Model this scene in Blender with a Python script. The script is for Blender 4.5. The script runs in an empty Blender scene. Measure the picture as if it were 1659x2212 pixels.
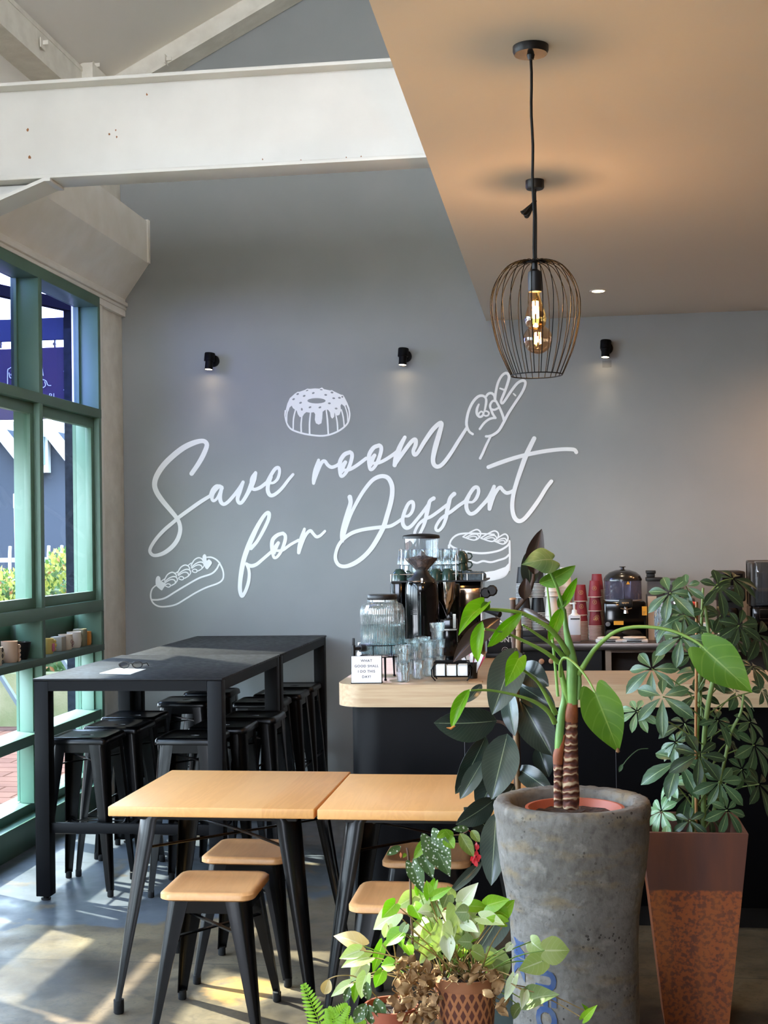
import bpy, bmesh, math, random
from mathutils import Vector, Matrix
PI = math.pi
sc = bpy.context.scene
COL = sc.collection
random.seed(7)
# ------------------------------------------------------------ camera, light, exposure
F = 2900.0
YAW, PIT, ROL = (math.radians(a) for a in (7.66, 1.155, -0.935))
H = 1.7
_f = Vector((-math.sin(YAW)*math.cos(PIT), math.cos(YAW)*math.cos(PIT), math.sin(PIT)))
_r0 = Vector((math.cos(YAW), math.sin(YAW), 0)); _u0 = _r0.cross(_f)
CR = math.cos(ROL)*_r0 + math.sin(ROL)*_u0
CU = -math.sin(ROL)*_r0 + math.cos(ROL)*_u0
CF = _f; CP = Vector((0, 0, H))
cd = bpy.data.cameras.new('camera'); cam = bpy.data.objects.new('camera', cd); COL.objects.link(cam)
cd.sensor_fit = 'HORIZONTAL'; cd.sensor_width = 36; cd.lens = 36*F/1659; cd.clip_end = 200; cd.clip_start = .05
m = Matrix.Identity(4)
for i in range(3):
    m[i][0] = CR[i]; m[i][1] = CU[i]; m[i][2] = -CF[i]; m[i][3] = CP[i]
cam.matrix_world = m; sc.camera = cam

EXPOSURE = 2.2
SKY = 4.2
SUN = 6.0
SUN_AZ, SUN_EL = -28.0, 37.0     # direction the light travels on the floor, height of the sun
sc.view_settings.view_transform = 'Standard'; sc.view_settings.look = 'None'
sc.view_settings.gamma = 1; sc.view_settings.use_curve_mapping = False
sc.view_settings.exposure = EXPOSURE
try:
    sc.cycles.use_denoising = True; sc.cycles.max_bounces = 8; sc.cycles.transparent_max_bounces = 24
    sc.cycles.diffuse_bounces = 5; sc.cycles.glossy_bounces = 4; sc.cycles.sample_clamp_indirect = 8
    sc.cycles.caustics_reflective = False; sc.cycles.caustics_refractive = False
except Exception: pass
w = bpy.data.worlds.new('sky'); sc.world = w; w.use_nodes = True
nt = w.node_tree; bg = nt.nodes['Background']
tc = nt.nodes.new('ShaderNodeTexCoord'); sx = nt.nodes.new('ShaderNodeSeparateXYZ'); cr = nt.nodes.new('ShaderNodeValToRGB')
nt.links.new(tc.outputs['Generated'], sx.inputs[0]); nt.links.new(sx.outputs['Z'], cr.inputs[0]); nt.links.new(cr.outputs[0], bg.inputs[0])
cr.color_ramp.elements[0].color = (.84, .90, 1, 1); cr.color_ramp.elements[1].color = (.42, .58, 1, 1)
e = cr.color_ramp.elements.new(.25); e.color = (.70, .81, 1, 1)
bg.inputs[1].default_value = SKY
sd = bpy.data.lights.new('sun', 'SUN'); sun = bpy.data.objects.new('sun', sd); COL.objects.link(sun)
sd.energy = SUN; sd.angle = math.radians(1.1); sd.color = (1, .93, .80)
_a = math.radians(SUN_AZ); _e = math.radians(SUN_EL)
sun.rotation_mode = 'QUATERNION'
sun.rotation_quaternion = Vector((math.cos(_a)*math.cos(_e), math.sin(_a)*math.cos(_e), -math.sin(_e))).to_track_quat('-Z', 'Y')
sun.location = (-8, 9, 7)

# ------------------------------------------------------------ pixel of the photograph -> point of the place
def ray(x, y): return CF + CR*((x-829.5)/F) - CU*((y-1106)/F)
def atY(x, y, Y): d = ray(x, y); return CP + d*(Y/d.y)
def atX(x, y, X): d = ray(x, y); return CP + d*(X/d.x)
def atZ(x, y, z): d = ray(x, y); return CP + d*((z-H)/d.z)
def pxm(Y): return Y*1.012/F      # metres per pixel at depth Y

# ------------------------------------------------------------ materials
def lin(c):
    if isinstance(c, str):
        c = [int(c[i:i+2], 16)/255 for i in (0, 2, 4)]
    return tuple([(v/12.92 if v <= .04045 else ((v+.055)/1.055)**2.4) for v in c[:3]]) + (1,)
MATS = {}
def mat(name, col, rough=.5, metal=0., spec=.5, col2=None, nscale=6, ndetail=4, nmix=(.35, .65), bump=0, bscale=60,
        coat=0, stretch=None, trans=0, emit=None, estr=0, alpha=None, rough2=None):
    if name in MATS: return MATS[name]
    M = bpy.data.materials.new(name); M.use_nodes = True; n = M.node_tree.nodes; L = M.node_tree.links
    p = n['Principled BSDF']; p.inputs['Base Color'].default_value = lin(col)
    p.inputs['Roughness'].default_value = rough; p.inputs['Metallic'].default_value = metal
    p.inputs['Specular IOR Level'].default_value = spec
    if coat: p.inputs['Coat Weight'].default_value = coat; p.inputs['Coat Roughness'].default_value = .08
    t = n.new('ShaderNodeTexCoord'); mp = n.new('ShaderNodeMapping'); L.new(t.outputs['Object'], mp.inputs[0])
    if stretch: mp.inputs['Scale'].default_value = stretch
    if col2 or rough2 is not None:
        nz = n.new('ShaderNodeTexNoise'); nz.inputs['Scale'].default_value = nscale; nz.inputs['Detail'].default_value = ndetail
        L.new(mp.outputs[0], nz.inputs['Vector'])
        r = n.new('ShaderNodeMapRange'); r.inputs[1].default_value = nmix[0]; r.inputs[2].default_value = nmix[1]
        L.new(nz.outputs['Fac'], r.inputs[0])
        if col2:
            mx = n.new('ShaderNodeMix'); mx.data_type = 'RGBA'; mx.inputs[6].default_value = lin(col); mx.inputs[7].default_value = lin(col2)
            L.new(r.outputs[0], mx.inputs[0]); L.new(mx.outputs[2], p.inputs['Base Color'])
        if rough2 is not None:
            r2 = n.new('ShaderNodeMapRange'); r2.inputs[3].default_value = rough; r2.inputs[4].default_value = rough2
            L.new(r.outputs[0], r2.inputs[0]); L.new(r2.outputs[0], p.inputs['Roughness'])
    if bump:
        nb = n.new('ShaderNodeTexNoise'); nb.inputs['Scale'].default_value = bscale; nb.inputs['Detail'].default_value = 3
        L.new(mp.outputs[0], nb.inputs['Vector'])
        b = n.new('ShaderNodeBump'); b.inputs['Strength'].default_value = bump; b.inputs['Distance'].default_value = .01
        L.new(nb.outputs['Fac'], b.inputs['Height']); L.new(b.outputs[0], p.inputs['Normal'])
    if emit: p.inputs['Emission Color'].default_value = lin(emit); p.inputs['Emission Strength'].default_value = estr
    if trans:
        tr = n.new('ShaderNodeBsdfTranslucent'); mxs = n.new('ShaderNodeMixShader'); mxs.inputs[0].default_value = trans
        tr.inputs[0].default_value = lin(col)
        o = n['Material Output']; L.new(p.outputs[0], mxs.inputs[1]); L.new(tr.outputs[0], mxs.inputs[2]); L.new(mxs.outputs[0], o.inputs[0])
    MATS[name] = M; return M

def glass(name, tint='f4faf8', refl=.10, rough=.02, ribs=0, haze=0.0, hazecol='ffffff'):
    """thin clear pane: transmits straight, reflects more at grazing angles"""
    M = bpy.data.materials.new(name); M.use_nodes = True; n = M.node_tree.nodes; L = M.node_tree.links
    n.remove(n['Principled BSDF']); o = n['Material Output']
    t = n.new('ShaderNodeBsdfTransparent'); t.inputs[0].default_value = lin(tint)
    g = n.new('ShaderNodeBsdfGlossy'); g.inputs['Roughness'].default_value = rough
    lw = n.new('ShaderNodeLayerWeight'); lw.inputs[0].default_value = .35
    mr = n.new('ShaderNodeMapRange'); mr.inputs[3].default_value = refl*.35; mr.inputs[4].default_value = min(1, refl*6)
    L.new(lw.outputs['Facing'], mr.inputs[0])
    mx = n.new('ShaderNodeMixShader'); L.new(mr.outputs[0], mx.inputs[0]); L.new(t.outputs[0], mx.inputs[1]); L.new(g.outputs[0], mx.inputs[2])
    last = mx
    if haze:
        d = n.new('ShaderNodeBsdfDiffuse'); d.inputs[0].default_value = lin(hazecol)
        m2 = n.new('ShaderNodeMixShader'); m2.inputs[0].default_value = haze
        L.new(mx.outputs[0], m2.inputs[1]); L.new(d.outputs[0], m2.inputs[2]); last = m2
    if ribs:
        tc = n.new('ShaderNodeTexCoord'); wv = n.new('ShaderNodeTexWave'); wv.inputs['Scale'].default_value = ribs
        wv.bands_direction = 'X'; L.new(tc.outputs['UV'], wv.inputs['Vector'])
        b = n.new('ShaderNodeBump'); b.inputs['Strength'].default_value = .9; b.inputs['Distance'].default_value = .004
        L.new(wv.outputs['Fac'], b.inputs['Height']); L.new(b.outputs[0], g.inputs['Normal']); L.new(b.outputs[0], lw.inputs['Normal'])
    L.new(last.outputs[0], o.inputs[0]); MATS[name] = M; return M

def woodmat(name, c1, c2, c3, axis='Y', plank=.19, rough=.38, off=0.0):
    """boards glued edge to edge, grain running along `axis`"""
    M = bpy.data.materials.new(name); M.use_nodes = True; n = M.node_tree.nodes; L = M.node_tree.links
    p = n['Principled BSDF']; p.inputs['Roughness'].default_value = rough
    t = n.new('ShaderNodeTexCoord'); s = n.new('ShaderNodeSeparateXYZ'); L.new(t.outputs['Object'], s.inputs[0])
    cross = 'X' if axis == 'Y' else 'Y'
    md = n.new('ShaderNodeMath'); md.operation = 'DIVIDE'; md.inputs[1].default_value = plank
    ad = n.new('ShaderNodeMath'); ad.operation = 'ADD'; ad.inputs[1].default_value = 10+off
    fl = n.new('ShaderNodeMath'); fl.operation = 'FLOOR'
    L.new(s.outputs[cross], md.inputs[0]); L.new(md.outputs[0], ad.inputs[0]); L.new(ad.outputs[0], fl.inputs[0])
    wn = n.new('ShaderNodeTexWhiteNoise'); wn.noise_dimensions = '1D'; L.new(fl.outputs[0], wn.inputs['W'])
    mp = n.new('ShaderNodeMapping'); mp.inputs['Scale'].default_value = (9, .9, 9) if axis == 'Y' else (.9, 9, 9)
    L.new(t.outputs['Object'], mp.inputs[0])
    va = n.new('ShaderNodeVectorMath'); va.operation = 'ADD'; L.new(mp.outputs[0], va.inputs[0])
    sc3 = n.new('ShaderNodeVectorMath'); sc3.operation = 'SCALE'; sc3.inputs[3].default_value = 20; L.new(wn.outputs['Color'], sc3.inputs[0])
    L.new(sc3.outputs[0], va.inputs[1])
    nz = n.new('ShaderNodeTexNoise'); nz.inputs['Scale'].default_value = 1.3; nz.inputs['Detail'].default_value = 5; nz.inputs['Distortion'].default_value = 1.6
    L.new(va.outputs[0], nz.inputs['Vector'])
    wv = n.new('ShaderNodeMath'); wv.operation = 'MULTIPLY'; wv.inputs[1].default_value = 34; L.new(nz.outputs['Fac'], wv.inputs[0])
    sn = n.new('ShaderNodeMath'); sn.operation = 'SINE'; L.new(wv.outputs[0], sn.inputs[0])
    mr = n.new('ShaderNodeMapRange'); mr.inputs[1].default_value = -1; mr.inputs[2].default_value = 1; L.new(sn.outputs[0], mr.inputs[0])
    m1 = n.new('ShaderNodeMix'); m1.data_type = 'RGBA'; m1.inputs[6].default_value = lin(c1); m1.inputs[7].default_value = lin(c2)
    ml = n.new('ShaderNodeMath'); ml.operation = 'MULTIPLY'; ml.inputs[1].default_value = .7; L.new(mr.outputs[0], ml.inputs[0]); L.new(ml.outputs[0], m1.inputs[0])
    m2 = n.new('ShaderNodeMix'); m2.data_type = 'RGBA'; m2.inputs[7].default_value = lin(c3); L.new(m1.outputs[2], m2.inputs[6])
    m3 = n.new('ShaderNodeMath'); m3.operation = 'MULTIPLY'; m3.inputs[1].default_value = .9; L.new(wn.outputs['Value'], m3.inputs[0]); L.new(m3.outputs[0], m2.inputs[0])
    L.new(m2.outputs[2], p.inputs['Base Color'])
    MATS[name] = M; return M

def leafmat(name, c, crib, c2=None, rough=.4, trans=.25, spots=False, rib=.022, veins=9, coat=0, veinstr=.35, edge=None):
    M = bpy.data.materials.new(name); M.use_nodes = True; n = M.node_tree.nodes; L = M.node_tree.links
    p = n['Principled BSDF']; p.inputs['Roughness'].default_value = rough
    if coat: p.inputs['Coat Weight'].default_value = coat; p.inputs['Coat Roughness'].default_value = .25
    t = n.new('ShaderNodeTexCoord'); s = n.new('ShaderNodeSeparateXYZ'); L.new(t.outputs['UV'], s.inputs[0])
    def math_(op, a, b=None):
        q = n.new('ShaderNodeMath'); q.operation = op
        for i, v in enumerate((a, b)):
            if v is None: continue
            if isinstance(v, (int, float)): q.inputs[i].default_value = v
            else: L.new(v, q.inputs[i])
        return q.outputs[0]
    d = math_('ABSOLUTE', math_('SUBTRACT', s.outputs['X'], .5))
    ribm = math_('LESS_THAN', d, rib)
    ph = math_('MULTIPLY', math_('SUBTRACT', s.outputs['Y'], math_('MULTIPLY', d, .55)), veins*2*PI)
    vm = math_('MULTIPLY', math_('GREATER_THAN', math_('SINE', ph), .93), veinstr)
    fac = math_('MAXIMUM', ribm, vm)
    nz = n.new('ShaderNodeTexNoise'); nz.inputs['Scale'].default_value = 9; L.new(t.outputs['Object'], nz.inputs['Vector'])
    m0 = n.new('ShaderNodeMix'); m0.data_type = 'RGBA'; m0.inputs[6].default_value = lin(c); m0.inputs[7].default_value = lin(c2 or c)
    r = n.new('ShaderNodeMapRange'); r.inputs[1].default_value = .38; r.inputs[2].default_value = .62; L.new(nz.outputs['Fac'], r.inputs[0]); L.new(r.outputs[0], m0.inputs[0])
    m1 = n.new('ShaderNodeMix'); m1.data_type = 'RGBA'; m1.inputs[7].default_value = lin(crib); L.new(m0.outputs[2], m1.inputs[6]); L.new(fac, m1.inputs[0])
    out = m1.outputs[2]
    if spots:
        vo = n.new('ShaderNodeTexVoronoi'); vo.inputs['Scale'].default_value = 115; L.new(t.outputs['Object'], vo.inputs['Vector'])
        lt = math_('LESS_THAN', vo.outputs['Distance'], .30)
        m2 = n.new('ShaderNodeMix'); m2.data_type = 'RGBA'; m2.inputs[7].default_value = lin('d6dccb'); L.new(out, m2.inputs[6]); L.new(lt, m2.inputs[0]); out = m2.outputs[2]
    L.new(out, p.inputs['Base Color'])
    tr = n.new('ShaderNodeBsdfTranslucent'); mxs = n.new('ShaderNodeMixShader'); mxs.inputs[0].default_value = trans
    L.new(out, tr.inputs[0]); o = n['Material Output']
    L.new(p.outputs[0], mxs.inputs[1]); L.new(tr.outputs[0], mxs.inputs[2]); L.new(mxs.outputs[0], o.inputs[0])
    MATS[name] = M; return M

# ------------------------------------------------------------ mesh builder
ORG = {}
class B:
    def __init__(s): s.bm = bmesh.new(); s.uv = s.bm.loops.layers.uv.new('uv')
    def box(s, x0, x1, y0, y1, z0, z1, bev=0, seg=2, mat=None):
        vs = [s.bm.verts.new((x, y, z)) for x in (x0, x1) for y in (y0, y1) for z in (z0, z1)]
        fs = [s.bm.faces.new([vs[i] for i in q]) for q in ((0,1,3,2),(4,6,7,5),(0,4,5,1),(2,3,7,6),(0,2,6,4),(1,5,7,3))]
        if bev:
            ed = {e for f in fs for e in f.edges}
            r = bmesh.ops.bevel(s.bm, geom=list(ed), offset=bev, segments=seg, profile=.5, affect='EDGES')
            vs = list({v for f in r['faces'] for v in f.verts} | {v for v in vs if v.is_valid})
        if mat is not None:
            for v in vs: v.co = mat @ v.co
        return vs
    def obox(s, a, b, wid, hgt, up=(0, 0, 1), bev=0):
        """bar from a to b with a rectangular section"""
        a = Vector(a); b = Vector(b); d = b-a; L = d.length; d.normalize()
        up = Vector(up); sd_ = d.cross(up)
        if sd_.length < 1e-4: sd_ = d.cross(Vector((1, 0, 0)))
        sd_.normalize(); u = sd_.cross(d)
        M = Matrix(((sd_.x, d.x, u.x, a.x), (sd_.y, d.y, u.y, a.y), (sd_.z, d.z, u.z, a.z), (0, 0, 0, 1)))
        return s.box(-wid/2, wid/2, 0, L, -hgt/2, hgt/2, bev=bev, mat=M)
    def rings(s, rs, cap=True, closed=False, uvv=False):
        """loft through rings of points"""
        V = [[s.bm.verts.new(p) for p in r] for r in rs]; n = len(V[0])
        for i in range(len(V)-1 + (1 if closed else 0)):
            a = V[i]; b = V[(i+1) % len(V)]
            for j in range(n):
                k = (j+1) % n
                try: f = s.bm.faces.new((a[j], a[k], b[k], b[j]))
                except ValueError: continue
                for lp, uvc in zip(f.loops, ((j/n, i), ((j+1)/n, i), ((j+1)/n, i+1), (j/n, i+1))):
                    lp[s.uv].uv = (uvc[0], uvc[1]/max(1, len(V)-1))
        if cap and not closed:
            for r in (V[0][::-1], V[-1]):
                try: s.bm.faces.new(r)
                except ValueError: pass
        return V
    def tube(s, pts, r, n=8, cap=True, closed=False, flat=1.0):
        pts = [Vector(p) for p in pts]; N = len(pts)
        if not isinstance(r, (list, tuple)): r = [r]*N
        rs = []; prev = None
        for i, p in enumerate(pts):
            if closed: t = pts[(i+1) % N]-pts[i-1]
            else: t = pts[min(i+1, N-1)]-pts[max(i-1, 0)]
            if t.length < 1e-9: t = Vector((0, 0, 1))
            t.normalize()
            if prev is None:
                a = Vector((0, 0, 1)) if abs(t.z) < .9 else Vector((1, 0, 0))
                u = t.cross(a).normalized()
            else:
                u = prev - t*prev.dot(t)
                u = u.normalized() if u.length > 1e-6 else t.orthogonal().normalized()
            prev = u; v = t.cross(u)
            rs.append([p + (u*math.cos(2*PI*k/n) + v*math.sin(2*PI*k/n)*flat)*r[i] for k in range(n)])
        return s.rings(rs, cap, closed)
    def lathe(s, prof, c=(0, 0, 0), n=24, cap=False, sq=None):
        c = Vector(c); rs = []
        for r, z in prof:
            r = max(r, 1e-4)
            rs.append([c + Vector((r*math.cos(2*PI*k/n), r*math.sin(2*PI*k/n), z)) for k in range(n)])
        return s.rings(rs, cap)
    def cyl(s, c, r, h, n=20, r2=None): return s.lathe([(r, 0), (r if r2 is None else r2, h)], c, n, cap=True)
    def poly(s, pts, thick=None):
        """flat polygon (concave allowed), optionally extruded by the vector `thick`"""
        vs = [s.bm.verts.new(p) for p in pts]; f = s.bm.faces.new(vs)
        if thick:
            r = bmesh.ops.extrude_face_region(s.bm, geom=[f]); t = Vector(thick)
            for v in [g for g in r['geom'] if isinstance(g, bmesh.types.BMVert)]: v.co += t
        return f
    def ribbon(s, pts, y):
        """painted stroke on a wall at depth y; pts = (x, z, half width)"""
        n = len(pts); Lp = []; Rp = []
        for i in range(n):
            a = pts[max(i-1, 0)]; b = pts[min(i+1, n-1)]; dx, dz = b[0]-a[0], b[1]-a[1]; l = math.hypot(dx, dz) or 1
            nx, nz = -dz/l, dx/l; x, z, w_ = pts[i]
            yy = y-.00003*i; Lp.append(s.bm.verts.new((x+nx*w_, yy, z+nz*w_))); Rp.append(s.bm.verts.new((x-nx*w_, yy, z-nz*w_)))
        for i in range(n-1): s.bm.faces.new((Lp[i], Lp[i+1], Rp[i+1], Rp[i]))
        for i in (0, n-1):
            x, z, w_ = pts[i]
            s.bm.faces.new([s.bm.verts.new((x+w_*math.cos(2*PI*k/14), y-.0002-.00003*i, z+w_*math.sin(2*PI*k/14))) for k in range(14)])
    def leaf(s, base, tip, nrm, width, shape='oval', bend=0., fold=.12, n=9, m=6, wave=0.):
        base = Vector(base); tip = Vector(tip); ax = tip-base; Ln = ax.length; ax.normalize()
        nrm = Vector(nrm); nrm = (nrm - ax*nrm.dot(ax)).normalized(); sd_ = ax.cross(nrm)
        G = []
        ph = random.random()*6
        for i in range(n+1):
            t = i/n
            if shape == 'oval': wv = math.sin(PI*min(1, max(0, t))**.92)**.72 if 0 < t < 1 else 0.0; 
            elif shape == 'heart':
                if t < .3: wv = .66+.34*math.sin(PI/2*t/.3)
                else: q_ = (t-.3)/.7; wv = (1-q_**1.55)**1.08 if q_ < 1 else 0
            elif shape == 'obov': wv = math.sin(PI*t**1.35)**.8 if 0 < t < 1 else 0.0
            else: wv = math.sin(PI*t)**.9 if 0 < t < 1 else 0.0
            wv = max(wv, .015)
            off = bend*Ln*math.sin(PI*t)
            row = []
            for j in range(m+1):
                q = j/m*2-1
                back = -.19*Ln*math.sin(PI*.76*abs(q))*(1-t)**3.5 if shape == 'heart' else 0
                p = base + ax*(t*Ln + back) + nrm*(off + fold*width*(abs(q)**1.3)*wv + wave*width*math.sin(ph+t*9+q*2.5)*abs(q)) + sd_*(q*width/2*wv)
                row.append(s.bm.verts.new(p))
            G.append(row)
        for i in range(n):
            for j in range(m):
                f = s.bm.faces.new((G[i][j], G[i][j+1], G[i+1][j+1], G[i+1][j]))
                for lp, (a, b) in zip(f.loops, ((i, j), (i, j+1), (i+1, j+1), (i+1, j))): lp[s.uv].uv = (b/m, a/n)
    def text(s, body, size, M, thick=.0006, align='CENTER', space=1.0, line=1.0, offset=0.0):
        cu = bpy.data.curves.new('t', 'FONT'); cu.body = body; cu.size = size; cu.align_x = align; cu.align_y = 'CENTER'
        cu.space_character = space; cu.space_line = line; cu.extrude = thick/2; cu.offset = offset; cu.resolution_u = 3
        o = bpy.data.objects.new('t', cu); COL.objects.link(o); dg = bpy.context.evaluated_depsgraph_get()
        me = bpy.data.meshes.new_from_object(o.evaluated_get(dg)); me.transform(M); s.bm.from_mesh(me)
        bpy.data.objects.remove(o); bpy.data.curves.remove(cu); bpy.data.meshes.remove(me)
    def xf(s, M, vs=None):
        for v in (vs or s.bm.verts): v.co = M @ v.co
    def out(s, name, mt, parent=None, smooth=40, solid=0):
        bm = s.bm
        bmesh.ops.recalc_face_normals(bm, faces=bm.faces) if not solid == -1 else None
        if parent is not None: org = ORG[parent.name]
        else:
            xs = [v.co.x for v in bm.verts]; ys = [v.co.y for v in bm.verts]; zs = [v.co.z for v in bm.verts]
            org = Vector(((min(xs)+max(xs))/2, (min(ys)+max(ys))/2, min(zs)))
        for v in bm.verts: v.co -= org
        me = bpy.data.meshes.new(name); bm.to_mesh(me); bm.free()
        if smooth:
            for p in me.polygons: p.use_smooth = True
            me.set_sharp_from_angle(angle=math.radians(smooth))
        mts = mt if isinstance(mt, (list, tuple)) else [mt]
        for q in mts: me.materials.append(q)
        o = bpy.data.objects.new(name, me); COL.objects.link(o)
        if parent is not None: o.parent = parent
        else: o.location = org
        ORG[o.name] = org.copy()
        return o
def thing(name, label, cat, loc=(0, 0, 0), group=None):
    o = bpy.data.objects.new(name, None); COL.objects.link(o); o.location = loc; o.empty_display_size = .05
    o['label'] = label; o['category'] = cat
    if group: o['group'] = group
    ORG[o.name] = Vector(loc); return o
def tag(o, label, cat, group=None, kind=None):
    o['label'] = label; o['category'] = cat
    if group: o['group'] = group
    if kind: o['kind'] = kind
    return o
def struct(o): o['kind'] = 'structure'; return o
KIDS = {}
def dup(root, loc, rotz=0, label=None, group=None):
    kids = {}
    for ob in COL.objects:
        if ob.parent: kids.setdefault(ob.parent.name, []).append(ob)
    def rec(o, par):
        c = o.copy(); COL.objects.link(c); c.parent = par
        for k in kids.get(o.name, []): rec(k, c)
        return c
    r = rec(root, None); r.location = loc; r.rotation_euler = (0, 0, rotz)
    if label: r['label'] = label
    if group: r['group'] = group
    return r
def smooth_pts(P, k=4):
    """Catmull-Rom through tuples of any length"""
    out_ = []; n = len(P)
    for i in range(n-1):
        a = P[max(i-1, 0)]; b = P[i]; c = P[i+1]; d = P[min(i+2, n-1)]
        for j in range(k):
            t = j/k
            out_.append(tuple(.5*((2*b[q]) + (-a[q]+c[q])*t + (2*a[q]-5*b[q]+4*c[q]-d[q])*t*t + (-a[q]+3*b[q]-3*c[q]+d[q])*t**3) for q in range(len(b))))
    out_.append(tuple(P[-1])); return out_
# ============================================================ materials used
GREYWALL = mat('grey_wall_paint', '959796', .78, col2='909392', nscale=2.5)
OFFWHITE = mat('cream_white_paint', 'f3f0e8', .55, col2='ebe7dc', nscale=5, bump=.06, bscale=40)
OFFWHITE2 = mat('aged_cream_paint', 'e9e4d7', .6, col2='dcd6c8', nscale=9, bump=.2, bscale=30)
CEILP = mat('ceiling_paint', 'dbd4c8', .8)
ROOFP = mat('roof_lining', 'ece7dd', .8)
GREEN = mat('green_frame_paint', '587a67', .4, col2='52725f', nscale=3)
DGREEN = mat('dark_green_paint', '4a5f55', .6)
MURAL = mat('mural_white_paint', 'f4f4f2', .7)
WALLDOT = mat('mural_grey_dots', '949695', .75)
BLACKM = mat('black_enamel_steel', '030304', .28, coat=.06, spec=.25)
BLACKMATT = mat('black_powder_coat', '050507', .5, spec=.14)
TABLEBLK = mat('charcoal_table_top', '101013', .42, rough2=.55, nscale=30, spec=.22)
RUBBER = mat('black_rubber', '0a0a0a', .8)
CABLE = mat('black_fabric_cable', '0d0d0d', .8)
WOODT = woodmat('honey_wood', 'd99c58', 'c98a48', 'e0ad70', 'Y', .19, .36)
WOODS = woodmat('seat_wood', 'cf9860', 'bd844c', 'd8a570', 'Y', .12, .36)
WORKTOP = mat('pale_oak_worktop', 'c0a885', .45, col2='b09472', nscale=3, ndetail=6, stretch=(1.2, 22, 22))
STEEL = mat('brushed_steel', 'b9b4ac', .25, metal=1)
CHROME = mat('polished_steel', 'cfcac2', .1, metal=1)
GLOSSBLK = mat('glossy_black', '040405', .1, coat=.25, spec=.35)
PLBLK = mat('black_plastic', '121213', .45)
COUNTERB = mat('counter_black_panel', '040406', .42, spec=.13)
CLEAR = glass('clear_glass', 'f6fbfa', .10)
WIN = glass('window_pane', 'f2f8f8', .006, .005)
WINV = glass('violet_window_pane', 'c4c9ee', .008, .005)
RIBG = glass('ribbed_glass', 'eef6f5', .16, .05, ribs=24, haze=.05, hazecol='dfe9e8')
WATER = glass('water', 'c9dcdf', .06, .02, haze=.22, hazecol='a9c0c4')
TUMB = glass('tumbler_glass', 'eef4f4', .16, .05, ribs=9, haze=.02, hazecol='eef2f2')

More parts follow.
